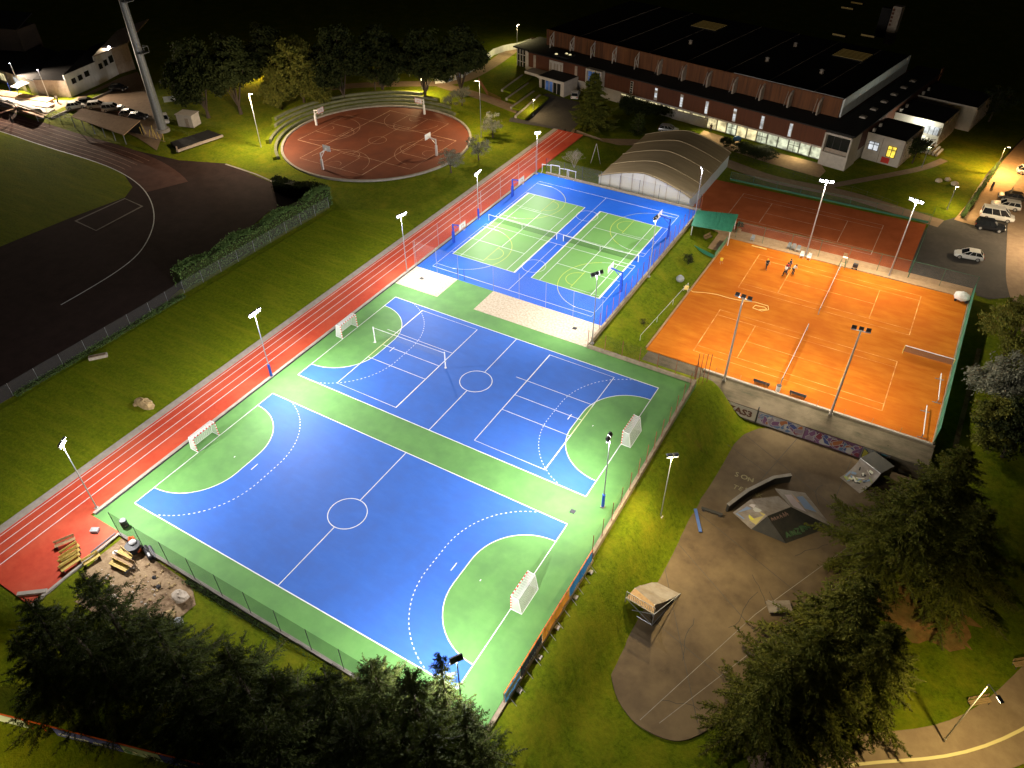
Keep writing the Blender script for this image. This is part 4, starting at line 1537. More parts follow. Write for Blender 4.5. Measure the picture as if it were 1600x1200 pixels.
# banner fence at the bottom left
fz = -2.4
pa, pb_ = at(-40, 1112, fz + 0.5), at(330, 1205, fz + 0.5)
root = thing('field_banner_fence', 'low fence hung with blue and white advertising banners under the dark conifers', 'banner fence', (pa.x, pa.y, hgt(pa.x, pa.y)))
b = MB()
n = 16
for k in range(n + 1):
    p = pa.lerp(pb_, k / n)
    b.tube((p.x, p.y, hgt(p.x, p.y) - 0.2), (p.x, p.y, fz + 1.45), 0.05, 0.05, 'orange_rim', 6)
b.bar((pa.x, pa.y, fz + 1.45), (pb_.x, pb_.y, fz + 1.45), 0.08, 0.08, 'orange_rim')
b.build('post_frame', root, W(root))
cols = [(0.0, 0.235, paint(0.55, 0.62, 0.68), 'white and pale blue banner'), (0.36, 0.64, paint(0.07, 0.08, 0.42), 'blue banner with white script'), (0.645, 0.80, paint(0.45, 0.55, 0.52), 'pale green banner'), (0.805, 0.975, paint(0.05, 0.07, 0.40), 'blue banner with white oval emblem')]
U = (pb_ - pa).normalized()
NV = U.cross(Vector((0, 0, 1))).normalized()
for t0, t1, mt, lb in cols:
    b = MB()
    a, c = pa.lerp(pb_, t0), pa.lerp(pb_, t1)
    o1 = NV * 0.07
    b.slab(Vector((a.x, a.y, fz + 0.05)) + o1, Vector((c.x, c.y, fz + 0.05)) + o1, Vector((c.x, c.y, fz + 1.38)) + o1, Vector((a.x, a.y, fz + 1.38)) + o1, 0.02, mt)
    wt = paint(0.7, 0.7, 0.7)
    if 'script' in lb:
        scribble(b, Vector((a.x, a.y, fz + 0.40)) + o1 + NV * 0.02 + U * 0.3, U, (0, 0, 1), 2.8, 0.4, wt, 8)
        scribble(b, Vector((a.x, a.y, fz + 0.40)) + o1 + NV * 0.02 + U * 3.5, U, (0, 0, 1), 2.4, 0.36, wt, 9)
    if 'oval' in lb:
        vs = [Vector((a.x, a.y, fz + 0.6)) + o1 + NV * 0.02 + U * (1.9 + 0.6 * math.cos(k * PI / 10)) + Vector((0, 0, 0.22 * math.sin(k * PI / 10))) for k in range(20)]
        b.add(vs, [tuple(range(20))], wt)
    if 'green' in lb:
        graffiti(b, Vector((a.x, a.y, fz + 0.1)) + o1, U, (0, 0, 1), (c - a).length, 0.85, [paint(0.10, 0.25, 0.18), wt], 4, 5)
    o = b.build('banner', root, W(root))
    o['label'] = lb
# ------------------------------------------------------------------ retaining wall and skatepark
gcols = [paint(0.07, 0.10, 0.30), paint(0.25, 0.05, 0.08), paint(0.22, 0.10, 0.22), paint(0.55, 0.53, 0.50), paint(0.12, 0.20, 0.36), paint(0.45, 0.16, 0.06), paint(0.30, 0.24, 0.30)]
root = thing('retaining_wall', 'long mossy concrete retaining wall with graffiti below the near clay court', 'retaining wall', (45.0, 49.3, SZ))
b = MB()
vs, n = [], 24
for k in range(n + 1):
    x = lerp(42.9, 70.6, k / n)
    for y, z in ((52.95, CZ + 0.02), (52.5, CZ + 0.02), (52.4, CZ - 0.25), (49.6, CZ - 0.75 + random.uniform(-.03, .03)), (49.45, CZ - 0.8), (49.35, SZ - 0.3), (52.95, SZ - 0.3)):
        vs.append((x, y, z))
fs = [(7 * i + j, 7 * i + 7 + j, 7 * i + 8 + j, 7 * i + 1 + j) for i in range(n) for j in range(6)]
fs += [(0, 1, 2, 3, 4, 5, 6), tuple(7 * n + j for j in (6, 5, 4, 3, 2, 1, 0))]
b.add(vs, [f[::-1] for f in fs], 'mossy_concrete')
b.bar((43, 52.7, CZ + 0.08), (70.3, 52.7, CZ + 0.08), 0.3, 0.14, 'kerb_concrete')
b.prism([(34.9, 49.6), (43.0, 49.3), (43.0, 53.0), (34.9, 53.0)], -2.6, -2.0, 'mossy_concrete')
b.build('wall_body', root, W(root))
for x0, x1, base, seed, nn, lb in ((47.3, 51.2, paint(0.52, 0.46, 0.38), 2, 0, 'white painted panel with brown letters'), (51.4, 57.0, paint(0.40, 0.38, 0.38), 12, 8, 'grey and white graffiti with blue spikes'), (57.0, 63.6, paint(0.16, 0.07, 0.14), 21, 9, 'blue and purple graffiti lettering'), (63.6, 66.6, paint(0.20, 0.19, 0.17), 33, 4, 'yellow and teal graffiti')):
    b = MB()
    zb = SZ + 0.05 if x0 > 50 else SZ + 0.1
    zt = CZ - 0.86
    y = 49.30
    b.quad((x0, y, zb), (x1, y, zb), (x1, y + 0.10, zt), (x0, y + 0.10, zt), base)
    if nn == 0:
        put_text(b, 'ZAS3', 1.2, (x0 + 0.3, y - 0.02, zb + 0.45), (1, 0, 0), (0, 0.06, 1), paint(0.13, 0.05, 0.03), 0.02, 0.05, fit=3.2)
    else:
        cc = gcols if seed < 30 else [paint(0.40, 0.36, 0.05), paint(0.05, 0.22, 0.28), paint(0.30, 0.26, 0.22)]
        graffiti(b, (x0 + 0.1, y, zb + 0.1), (1, 0, 0), (0, 0.06, 1), x1 - x0 - 0.2, zt - zb - 0.15, cc, nn, seed, outline=paint(0.50, 0.48, 0.46) if seed != 33 else 'black')
    o = b.build('graffiti', root, W(root))
    o['label'] = lb
root = thing('drain_pipe', 'dark vertical pipe on the wall between the white and the coloured graffiti', 'pipe', (51.3, 49.15, SZ))
b = MB()
b.tube((0, 0, 0), (0, 0.1, 2.6), 0.07, 0.07, 'dark_metal', 8)
b.box((0, 0.08, 1.4), (0.2, 0.1, 0.06), 'grey_steel')
b.build('pipe', root)


def S(px, py, z=0.0):
    p = at(px, py, SZ + z)
    return Vector((p.x, p.y, SZ + z))


# quarter pipe by the wall: curved riding face
def quarter_pipe(name, label, a, bb, deep, H, top_w, paints, seed, mt='ramp_ply'):
    """a,bb: foot of the riding face (left,right seen from the front); ramp rises away from the rider"""
    a, bb = Vector(a), Vector(bb)
    U = (bb - a).normalized()
    V = Vector((-U.y, U.x, 0))
    w = (bb - a).length
    root = thing(name, label, 'skate ramp', tuple(a))
    n = 10
    prof = [(deep * math.sin(t * PI / 2 / n * 0.86) / math.sin(PI / 2 * 0.86), H * (1 - math.cos(t * PI / 2 / n * 0.86)) / (1 - math.cos(PI / 2 * 0.86))) for t in range(n + 1)]
    b = MB()
    vs = []
    for d, z in prof:
        for q in (0, w):
            vs.append(a + U * q + V * d + Vector((0, 0, z + 0.02)))
    b.add(vs, [(2 * i, 2 * i + 1, 2 * i + 3, 2 * i + 2) for i in range(n)], mt)
    fc = b.build('riding_face', root, W(root))
    b = MB()
    top = [a + U * q + V * d + Vector((0, 0, H)) for q, d in ((0, deep), (w, deep), (w, deep + top_w), (0, deep + top_w))]
    b.slab(*[p + Vector((0, 0, 0.01)) for p in top], 0.12, 'ramp_dark')
    b.tube(top[0], top[1], 0.04, 0.04, 'steel', 8)
    b.build('deck', root, W(root))
    b = MB()
    for q in (0.0, w):
        vs = [a + U * q + V * d + Vector((0, 0, z)) for d, z in prof] + [a + U * q + V * (deep + top_w) + Vector((0, 0, H - .02)), a + U * q + V * (deep + top_w)]
        b.add(vs, [tuple(range(len(vs)))], 'ramp_dark')
    b.quad(a + V * (deep + top_w), a + U * w + V * (deep + top_w), top[2], top[3], 'ramp_dark')
    b.build('side_panel', root, W(root))
    if paints:
        b = MB()
        k0, k1 = 2, n - 1
        rnd = random.Random(seed)
        for i in range(26):
            q = rnd.uniform(0.05, 0.9) * w
            t = rnd.uniform(0.1, 0.85)
            an = rnd.uniform(0, PI)
            ln, wd = rnd.uniform(0.3, 1.0), rnd.uniform(0.10, 0.3)
            pts = []
            for x, y in ((-ln / 2, -wd / 2), (ln / 3, -wd / 2), (ln / 2, 0), (ln / 3, wd / 2), (-ln / 2, wd / 2)):
                X = max(0.03, min(w - 0.03, q + x * math.cos(an) - y * math.sin(an)))
                T = max(0.02, min(0.98, t + (x * math.sin(an) + y * math.cos(an)) / (deep * 1.3)))
                f = T * n
                j = min(n - 1, int(f))
                d = lerp(prof[j][0], prof[j + 1][0], f - j)
                z = lerp(prof[j][1], prof[j + 1][1], f - j)
                pts.append(a + U * X + V * (d - 0.02) + Vector((0, 0, z + 0.045 + 0.0015 * i)))
            b.add(pts, [tuple(range(5))], rnd.choice(paints))
        b.build('graffiti', fc, W(root))
    return root


pal = [paint(0.62, 0.60, 0.52), paint(0.012, 0.012, 0.012), paint(0.16, 0.24, 0.36), paint(0.30, 0.34, 0.10), paint(0.40, 0.36, 0.30), paint(0.012, 0.012, 0.012), paint(0.55, 0.55, 0.40)]
quarter_pipe('quarter_pipe', 'curved quarter pipe painted black and white beside the graffiti wall', S(1312, 746), S(1343, 771), 2.7, 1.75, 2.3, pal, 4)
# funbox: pyramid of four banks round a flat top, plus the dark wedge and a bent rail wall
FB = [S(1160, 786), S(1193, 826), S(1170, 806)]
root = thing('funbox', 'graffiti covered funbox with sloping banks in the middle of the skatepark', 'skate ramp', tuple(S(1215, 800)))
hT = 1.6
t = [at(1173, 780, SZ + hT), at(1199, 806, SZ + hT), at(1236, 792, SZ + hT), at(1216, 775, SZ + hT)]
b = MB()
b.slab(t[0], t[1], t[2], t[3], 0.1, 'ramp_ply')
b.build('deck', root, W(root))
b = MB()
f0, f1 = S(1145, 801), S(1174, 827)
b.slab(f0, f1, t[1], t[0], 0.08, 'ramp_ply')
bk = b.build('left_bank', root, W(root))
b = MB()
nn = (f1 - f0).cross(t[0] - f0).normalized()
if nn.z < 0:
    nn = -nn
for q0, q1, s0, s1, mt in ((0.1, 0.5, 0.05, 0.75, paint(0.15, 0.22, 0.36)), (0.35, 0.75, 0.35, 1.0, paint(0.42, 0.42, 0.38)), (0.62, 0.98, 0.25, 0.98, paint(0.44, 0.36, 0.10)), (0.15, 0.4, 0.75, 0.98, paint(0.46, 0.42, 0.42))):
    P = lambda a_, c_: f0.lerp(f1, a_).lerp(t[0].lerp(t[1], a_), c_) + nn * 0.015
    b.add([P(q0, s0), P(q1, s0 + 0.06), P(q1 - 0.08, s1), P(q0 + 0.05, s1 - 0.1)], [(0, 1, 2, 3)], mt)
c = f0.lerp(f1, 0.62).lerp(t[0].lerp(t[1], 0.62), 0.5) + nn * 0.025
ux, vx = (f1 - f0).normalized(), nn.cross((f1 - f0).normalized())
b.add([c + ux * 0.42 * math.cos(k * PI / 8) + vx * 0.42 * math.sin(k * PI / 8) for k in range(16)], [tuple(range(16))], paint(0.60, 0.56, 0.03))
b.build('graffiti', bk, W(root))
b = MB()
tb = [at(1236, 792, SZ + hT), at(1209, 764, SZ + hT), at(1232, 762, SZ + hT)]
b.slab(t[2], S(1300, 823), S(1258, 770), at(1211, 763, SZ + hT), 0.08, 'ramp_ply')
rb = b.build('right_bank', root, W(root))
b = MB()
P = lambda a_, c_: t[2].lerp(Vector(S(1300, 823)), a_).lerp(at(1211, 763, SZ + hT).lerp(Vector(S(1258, 770)), a_), c_) + Vector((0, 0, 0.03))
for q0, q1, s0, s1, mt in ((0.5, 0.85, 0.3, 0.85, paint(0.12, 0.19, 0.34)), (0.1, 0.45, 0.1, 0.8, paint(0.42, 0.34, 0.36)), (0.4, 0.5, 0.5, 0.9, paint(0.5, 0.30, 0.20))):
    b.add([P(q0, s0), P(q1, s0 + 0.05), P(q1 - 0.05, s1), P(q0 + 0.05, s1 - 0.08)], [(0, 1, 2, 3)], mt)
b.build('graffiti', rb, W(root))
b = MB()
w0, w1, w2, w3 = t[1], S(1228, 849), S(1299, 823), t[2]
b.slab(w0, w1, w2, w3, 0.06, 'ramp_dark')
fwp = b.build('front_wedge', root, W(root))
b = MB()
Uw = (w2 - w1).normalized()
Vw = (w0 - w1).normalized()
spray(b, 'ANZEN', 0.85, w1 + Uw * 0.5 + Vw * 0.5, Uw, Vw, paint(0.06, 0.14, 0.06), 0.62, 7, 0.03, 0.02)
spray(b, 'ANZEN', 0.7, w1 + Uw * 0.55 + Vw * 0.55, Uw, Vw, paint(0.12, 0.20, 0.10), 0.62, 9, -0.01, 0.05)
b.build('graffiti', fwp, W(root))
b = MB()
scribble(b, w0 + Uw * 0.15 - Vw * 0.75 + Uw.cross(Vw) * 0.02, Uw, Vw, 2.1, 0.6, paint(0.34, 0.22, 0.18), 6)
b.build('graffiti', fwp, W(root))
b = MB()
b.add([f1 + Vector((0, 0, .02)), w1, t[1] - Vector((0, 0, .12))], [(0, 1, 2)], 'ramp_dark')  # dark triangle stands in for the shade of the recess
b.build('side_panel', root, W(root))
b = MB()
pts = [S(1135, 799), S(1166, 776), S(1206, 756), S(1233, 752)]
for a, c in zip(pts, pts[1:]):
    b.bar(a + Vector((0, 0, 0.52)), c + Vector((0, 0, 0.52)), 0.30, 1.04, 'ramp_dark')  # dark sides below the pale cap paint in the ledge's shading
    b.bar(a + Vector((0, 0, 1.09)), c + Vector((0, 0, 1.09)), 0.40, 0.1, 'concrete')
b.build('side_ledge', root, W(root))
# launch ramp seen from behind, with scaffold underside
root = thing('launch_ramp', 'worn ramp on scaffold legs with slatted back near the grass edge', 'skate ramp', tuple(S(1020, 950)))
H = 1.9
tA, tB = at(992, 919, SZ + H), at(1023, 945, SZ + H)
bA, bB = S(1013, 903), S(1063, 928)
tA2, tB2 = at(978, 934, SZ + H), at(1022, 960, SZ + H)
fA, fB, fC = S(978, 953), S(1017, 983), S(1056, 962)
b = MB()
mA, mB = tA.lerp(bA, 0.45) - Vector((0, 0, 0.25)), tB.lerp(bB, 0.45) - Vector((0, 0, 0.25))
b.slab(bB, bA, mA, mB, 0.06, 'ramp_ply')
b.slab(mB, mA, tA, tB, 0.06, 'ramp_ply')
b.build('riding_face', root, W(root))
b = MB()
b.slab(tB, tA, tA2, tB2, 0.08, 'wood_plain')
b.build('deck', root, W(root))
b = MB()
for k in range(17):
    p = tA2.lerp(tB2, k / 16)
    b.bar(p + Vector((0, 0, 0.02)), p + Vector((0, 0, 1.0)), 0.05, 0.03, 'grey_steel')
for z in (0.05, 1.0):
    b.bar(tA2 + Vector((0, 0, z)), tB2 + Vector((0, 0, z)), 0.05, 0.05, 'grey_steel')
b.build('slatted_railing', root, W(root))
b = MB()
for p in (tA2, tB2, tB, tA):
    b.tube(p, (p.x, p.y, SZ), 0.05, 0.05, 'steel', 6)
gA, gB, gC = Vector((tA2.x, tA2.y, SZ + 0.05)), Vector((tB2.x, tB2.y, SZ + 0.05)), Vector((tB.x, tB.y, SZ + 0.05))
for a, c in ((gA, gB), (gB, bB), (tA2, gB), (tB2, gA), (tB2, bB), (gA, bA)):
    b.tube(a, Vector(c) + Vector((0, 0, 0.05)), 0.04, 0.04, 'steel', 6)
b.build('scaffold', root, W(root))
# small boxes and rails
root = thing('grind_box', 'low wooden box alone on the skatepark floor near the big conifer', 'skate box', tuple(S(1217, 950)))
b = MB()
b.box((0, 0, 0.22), (2.3, 1.3, 0.12), 'ramp_ply', rz=0.55)
b.box((0, 0, 0.08), (2.1, 1.1, 0.16), 'ramp_dark', rz=0.55)
b.build('box_body', root)
b = MB()
b.bar((-1.2, 0.12, 0.30), (0.8, -0.0, 0.30), 0.05, 0.03, 'steel')
b.build('edge_rail', root)
root = thing('grind_rail', 'low blue painted rail on the skatepark floor', 'skate rail', tuple(S(1090, 815)))
b = MB()
a, c = S(1086, 797) - S(1090, 815), S(1094, 833) - S(1090, 815)
b.bar(a + Vector((0, 0, 0.22)), c + Vector((0, 0, 0.22)), 0.34, 0.06, paint(0.07, 0.14, 0.40))
for t_ in (0.08, 0.92):
    p = a.lerp(c, t_)
    b.box((p.x, p.y, 0.1), (0.3, 0.12, 0.2), 'dark_metal')
b.build('rail_body', root)
root = thing('log_bench', 'dark narrow bench lying beside the blue rail', 'bench', tuple(S(1108, 803)))
a, c = S(1095, 797) - S(1108, 803), S(1128, 808) - S(1108, 803)
b = MB()
b.bar(a + Vector((0, 0, 0.4)), c + Vector((0, 0, 0.4)), 0.35, 0.08, 'ramp_dark')
b.build('seat', root)
for t_ in (0.1, 0.9):
    b = MB()
    p = a.lerp(c, t_)
    b.box((p.x, p.y, 0.19), (0.3, 0.2, 0.36), 'dark_metal')
    b.build('leg', root)

# ------------------------------------------------------------------ things on the clay
def chair(x, y, z, rz, label, group, mt='sheet_white'):
    root = thing('plastic_chair', label, 'chair', (x, y, z), rz, group)
    b = MB()
    b.box((0, 0, 0.44), (0.55, 0.52, 0.05), mt)
    b.build('seat', root)
    b = MB()
    b.slab((-0.28, 0.24, 0.45), (0.28, 0.24, 0.45), (0.25, 0.36, 1.0), (-0.25, 0.36, 1.0), 0.04, mt)
    b.build('backrest', root)
    for sx in (-1, 1):
        for sy in (-1, 1):
            b = MB()
            b.tube((sx * 0.27, sy * 0.25, 0), (sx * 0.24, sy * 0.21, 0.43), 0.03, 0.03, mt, 6)
            b.build('leg', root)
        b = MB()
        b.path([(sx * 0.29, -0.22, 0.44), (sx * 0.29, -0.2, 0.68), (sx * 0.28, 0.26, 0.70)], 0.025, mt)
        b.build('armrest', root)
    return root


chair(46.9, 87.05, CZ, 0.1, 'white plastic chair next to the tall clay mast', 'white chairs on the clay')
chair(48.0, 87.0, CZ, -0.1, 'white plastic chair on the right of its twin by the clay mast', 'white chairs on the clay')
for k, (px, py, nm) in enumerate(((1233, 388, 'nearest the shelter'), (1239, 391, 'in the middle of the three'), (1246, 394, 'nearest the tall mast'))):
    q = at(px, py, CZ)
    chair(q.x, min(q.y, 88.6), CZ + 0.08, 0.0, f'grey folding chair by the clay fence, {nm}', 'grey chairs by the clay fence', 'plastic_grey')
q = at(1175, 377, CZ)
chair(q.x, q.y, CZ, 0.0, 'pale lone chair near the green roofed shelter', None, 'plastic_grey')
root = thing('umpire_stand', 'green umpire chair standing at the end of the far clay net', 'umpire chair', (53.0, 87.0, CZ))
for sx in (-1, 1):
    for sy in (-1, 1):
        b = MB()
        b.tube((sx * 0.5, sy * 0.5, 0), (sx * 0.26, sy * 0.26, 1.7), 0.035, 0.035, 'green_steel', 6)
        b.build('leg', root)
b = MB()
for z in (0.4, 0.8, 1.2):
    f = 0.5 - 0.14 * z
    b.tube((-f, -f, z), (f, -f, z), 0.025, 0.025, 'green_steel', 5)
b.build('ladder', root)
b = MB()
b.box((0, 0, 1.72), (0.6, 0.6, 0.06), 'wood_plain')
b.slab((-0.3, 0.3, 1.74), (0.3, 0.3, 1.74), (0.3, 0.36, 2.4), (-0.3, 0.36, 2.4), 0.05, 'wood_plain')
b.build('seat', root)
b = MB()
b.box((0.1, -0.35, 2.1), (0.7, 0.3, 0.04), 'sheet_white')
b.build('writing_board', root)
q = at(1335, 420, CZ)
root = thing('ball_cart', 'small dark ball trolley beside the umpire chair on the clay', 'trolley', (q.x, q.y, CZ))
b = MB()
b.box((0, 0, 0.6), (0.7, 0.5, 0.5), 'dark_metal')
b.build('basket', root)
for sx in (-1, 1):
    b = MB()
    b.tube((sx * 0.3, -0.3, 0.12), (sx * 0.3, -0.24, 0.12), 0.12, 0.12, 'tyre', 10)
    b.build('wheel', root)
b = MB()
b.path([(-0.3, 0.25, 0.1), (-0.3, 0.4, 1.1), (0.3, 0.4, 1.1), (0.3, 0.25, 0.1)], 0.025, 'steel')
b.build('handle', root)
q = at(1513, 468, CZ)
root = thing('covered_trolley', 'bulky trolley under a crumpled white sheet in the far clay corner', 'covered trolley', (69.7, 86.3, CZ))
b = MB()
b.ball((0, 0, 0.75), 0.9, 'sheet_white', 14, 9, (1.2, 0.85, 0.75), 0.10)
b.build('sheet', root)
b = MB()
for sx in (-1, 1):
    b.tube((sx * 0.7 + .1, -0.5, 0.2), (sx * 0.7 + .1, -0.4, 0.2), 0.2, 0.2, 'tyre', 10)
b.box((0.2, 0, 0.25), (1.6, 0.7, 0.15), 'dark_metal')
b.build('undercarriage', root)


def bench(x, y, z, rz, label, group, L=1.9, mt='wood_plain', back=True):
    root = thing('bench', label, 'bench', (x, y, z), rz, group)
    b = MB()
    for k in range(3):
        b.box((0, -0.17 + 0.17 * k, 0.44), (L, 0.14, 0.05), mt)
    b.build('seat', root)
    if back:
        b = MB()
        for k in range(2):
            b.box((0, 0.30 + 0.03 * k, 0.62 + 0.18 * k), (L, 0.04, 0.13), mt)
        b.build('backrest', root)
    for sx in (-1, 1):
        b = MB()
        b.bar((sx * L * 0.42, -0.22, 0), (sx * L * 0.42, -0.18, 0.42), 0.06, 0.06, 'dark_metal')
        b.bar((sx * L * 0.42, 0.2, 0), (sx * L * 0.42, 0.34, 0.85 if back else 0.42), 0.06, 0.06, 'dark_metal')
        b.build('leg', root)
    return root


bench(50.3, 53.4, CZ, PI, 'dark bench on the clay to the left of the net end', 'benches at the clay front edge', 2.0, 'dark_metal')
bench(54.8, 53.4, CZ, PI, 'dark bench on the clay to the right of the net end', 'benches at the clay front edge', 2.0, 'dark_metal')
root = thing('litter_bin', 'white litter bin between the two dark clay benches', 'bin', (52.4, 53.3, CZ))
b = MB()
b.tube((0, 0, 0), (0, 0, 0.85), 0.26, 0.3, 'sheet_white', 14)
b.build('bin_body', root)
b = MB()
b.tube((0, 0, 0.85), (0, 0, 0.9), 0.31, 0.31, 'dark_metal', 14)
b.build('rim', root)
for (x, y, lb) in ((69.6, 63.2, 'pale pole barrier on the clay below the practice net'), (68.9, 55.8, 'pale pole barrier in the near right clay corner')):
    root = thing('clay_barrier', lb, 'barrier', (x, y, CZ), 0.06, 'pole barriers on the clay')
    b = MB()
    b.tube((0, -2.8, 0.75), (0, 2.8, 0.75), 0.06, 0.06, 'white_steel', 8)
    b.build('pole', root)
    for s in (-1, 1):
        b = MB()
        b.path([(-0.5, s * 2.5, 0.03), (0.5, s * 2.5, 0.03)], 0.05, 'grey_steel')
        b.tube((0, s * 2.5, 0), (0, s * 2.5, 0.75), 0.05, 0.05, 'grey_steel', 6)
        b.build('stand', root)
root = thing('ball_hose', 'yellow watering hose snaking from the grass strip onto the clay and coiled', 'hose', (34.6, 69.4, CZ))
b = MB()
pts = [att(1068, 447, 0.1)] + [at(*p, CZ + 0.04) for p in ((1083, 456), (1100, 457), (1120, 460), (1140, 466), (1160, 470), (1180, 472), (1200, 478), (1201, 484), (1190, 486), (1176, 481), (1180, 477), (1195, 480), (1198, 483), (1186, 484))]
b.path([tuple(p) for p in pts], 0.045, 'rope', 5)
o = b.build('hose', root, W(root))
q = att(1062, 440)
root = thing('water_tank', 'round grey tank on the grass strip at the hose end', 'tank', tuple(q))
b = MB()
b.ball((0, 0, 0.5), 0.62, 'plastic_grey', 14, 9, (1, 1, 0.85))
b.build('tank_body', root)
b = MB()
b.tube((0, 0, 0.95), (0, 0, 1.08), 0.2, 0.2, 'grey_steel', 12)
b.build('lid', root)
q = at(1092, 450, CZ + 0.1)
root = thing('hose_reel', 'pale hose reel on the timber kerb beside the clay', 'hose reel', (34.6, 69.0, -1.7))
b = MB()
b.tube((-0.25, 0, 0.4), (0.25, 0, 0.4), 0.35, 0.35, 'rope', 14)
b.build('drum', root)
b = MB()
for s in (-1, 1):
    b.bar((s * 0.3, -0.3, 0), (s * 0.3, 0, 0.4), 0.05, 0.05, 'white_steel')
    b.bar((s * 0.3, 0.3, 0), (s * 0.3, 0, 0.4), 0.05, 0.05, 'white_steel')
b.build('reel_frame', root)
root = thing('plank', 'pale plank lying on the clay near the lone chair', 'plank', tuple(at(1186, 387, CZ)))
b = MB()
b.box((0, 0, 0.06), (2.4, 0.25, 0.08), 'rope')
b.bar((0, -0.1, 0.1), (0.1, -0.3, 0.12), 0.06, 0.05, 'wood_plain')
b.build('plank', root)
# ball in the air / on the clay
q = at(1128, 404, CZ + 0.9)
root = thing('ball_basket', 'small yellow basket standing alone on the far clay corner', 'ball basket', (q.x, q.y, CZ))
b = MB()
b.tube((0, 0, 0.55), (0, 0, 0.95), 0.2, 0.26, 'cloth_yellow', 12)
b.build('basket', root)
b = MB()
for a in (0.5, 2.6, 4.7):
    b.tube((0.3 * math.cos(a), 0.3 * math.sin(a), 0), (0.15 * math.cos(a), 0.15 * math.sin(a), 0.6), 0.015, 0.015, 'steel', 5)
b.build('stand', root)

# ------------------------------------------------------------------ bottom left yard
BG = 'yellow wooden benches stacked at the corner'


def px_bench(p0, p1, z, label, mt='wood_yellow', tip=0.0, grp=BG):
    a, c = at(*p0, z), at(*p1, z)
    ctr = (a + c) / 2
    d = c - a
    root = thing('slatted_bench', label, 'bench', (ctr.x, ctr.y, z), math.atan2(d.y, d.x), grp)
    L = d.length
    R = Matrix.Rotation(tip, 4, 'X')
    R.translation = (0, 0, 0.25 if tip else 0)
    b = MB()
    for k in range(3):
        b.box((0, -0.16 + 0.16 * k, 0.44), (L, 0.13, 0.05), mt, M=R)
    b.build('seat', root)
    b = MB()
    for k in range(2):
        b.box((0, 0.29, 0.60 + 0.17 * k), (L, 0.04, 0.13), mt, M=R)
    b.build('backrest', root)
    for s in (-1, 1):
        b = MB()
        b.box((s * L * 0.42, 0, 0.2), (0.06, 0.5, 0.4), 'dark_metal', M=R)
        b.box((s * L * 0.42, 0.32, 0.4), (0.06, 0.05, 0.8), 'dark_metal', M=R)
        b.build('leg', root)


px_bench((88, 858), (120, 845), 0.0, 'worn two seat bench standing apart at the top of the stack on the red track', 'wood_plain')
px_bench((99, 873), (126, 855), 0.0, 'yellow bench first of the stack, right below the worn bench')
px_bench((98, 881), (127, 862), 0.0, 'yellow bench second in the stack on the red track')
px_bench((96, 887), (127, 869), 0.0, 'yellow bench third in the stack on the red track')
px_bench((98, 896), (128, 876), 0.0, 'yellow bench last in the stack, closest to the yard kerb')
yz = -0.1
px_bench((133, 886), (158, 870), yz, 'yellow bench parallel to the kerb beside the dark branches', tip=0.0)
px_bench((175, 882), (201, 895), yz, 'yellow bench lowest on the dirt yard', tip=0.0)
px_bench((178, 872), (210, 888), yz, 'dark edged bench in the middle of the dirt yard', 'wood_plain')
px_bench((188, 864), (206, 878), yz, 'yellow bench on the dirt nearest the barrel')
root = thing('yard_kerb', 'concrete kerb with timber between the red track end and the dirt yard', 'kerb wall', (1.95, -12.9, -0.1))
b = MB()
b.box2((1.9, -13.0, -0.3), (2.15, -3.3, 0.12), 'kerb_concrete')
b.build('kerb_stone', root, W(root))
b = MB()
b.bar((1.75, -6.4, 0.18), (1.78, -3.6, 0.18), 0.14, 0.12, 'dark_metal')
b.build('timber', root, W(root))
root = thing('concrete_beam', 'white concrete beam across the lower end of the red track', 'beam', (0.9, -12.0, 0))
b = MB()
b.box((0, 0, 0.1), (0.4, 2.6, 0.2), 'kerb_concrete', rz=-0.9)
b.build('beam', root)
q = at(149, 830, 0)
root = thing('grey_crate', 'small grey crate alone on the red track corner', 'crate', (q.x, q.y, 0), 0.5)
b = MB()
b.box((0, 0, 0.14), (0.75, 0.5, 0.28), 'plastic_grey')
b.build('crate_body', root)
b = MB()
b.box((0, 0, 0.295), (0.79, 0.54, 0.03), 'grey_steel')
b.build('lid', root)
q = at(196, 822, 0)
root = thing('black_barrel', 'black barrel on the green court corner behind the net fence', 'barrel', (q.x, q.y, 0.0))
b = MB()
b.tube((0, 0, 0), (0, 0, 0.9), 0.34, 0.34, 'black', 16)
for z in (0.3, 0.6):
    b.tube((0, 0, z - 0.02), (0, 0, z + 0.02), 0.36, 0.36, 'dark_metal', 16)
b.build('barrel_body', root)
b = MB()
b.tube((0, 0, 0.9), (0, 0, 0.93), 0.3, 0.3, 'plastic_grey', 16)
b.build('lid', root)
q = at(211, 860, yz)
root = thing('yard_drum', 'dark drum with a white lid standing in the dirt yard', 'drum', (q.x, q.y, yz))
b = MB()
b.tube((0, 0, 0), (0, 0, 0.85), 0.6, 0.72, 'black', 16)
b.build('drum_body', root)
b = MB()
b.ball((-0.2, 0.2, 0.95), 0.36, 'sheet_white', 10, 7, (1, 1, 0.45), 0.1)
b.build('sack', root)
q = at(213, 848, yz)
root = thing('mesh_roll', 'crumpled orange safety netting at the fence corner of the yard', 'safety netting', (q.x + .2, q.y - .1, yz))
b = MB()
random.seed(5)
for k in range(7):
    b.ball((0.55 * k * 0.55 - 0.8, -0.1 * k + random.uniform(-.2, .2), 0.25), random.uniform(0.22, 0.38), 'orange_mesh', 8, 6, (1, 1, 0.8), 0.25)
b.build('netting', root)
q = at(232, 866, yz)
root = thing('cable_roll', 'black rolled membrane lying along the fence foot', 'roll', (q.x, q.y, yz), -0.35)
b = MB()
b.tube((-0.9, 0, 0.25), (0.9, 0, 0.25), 0.25, 0.25, 'black', 12)
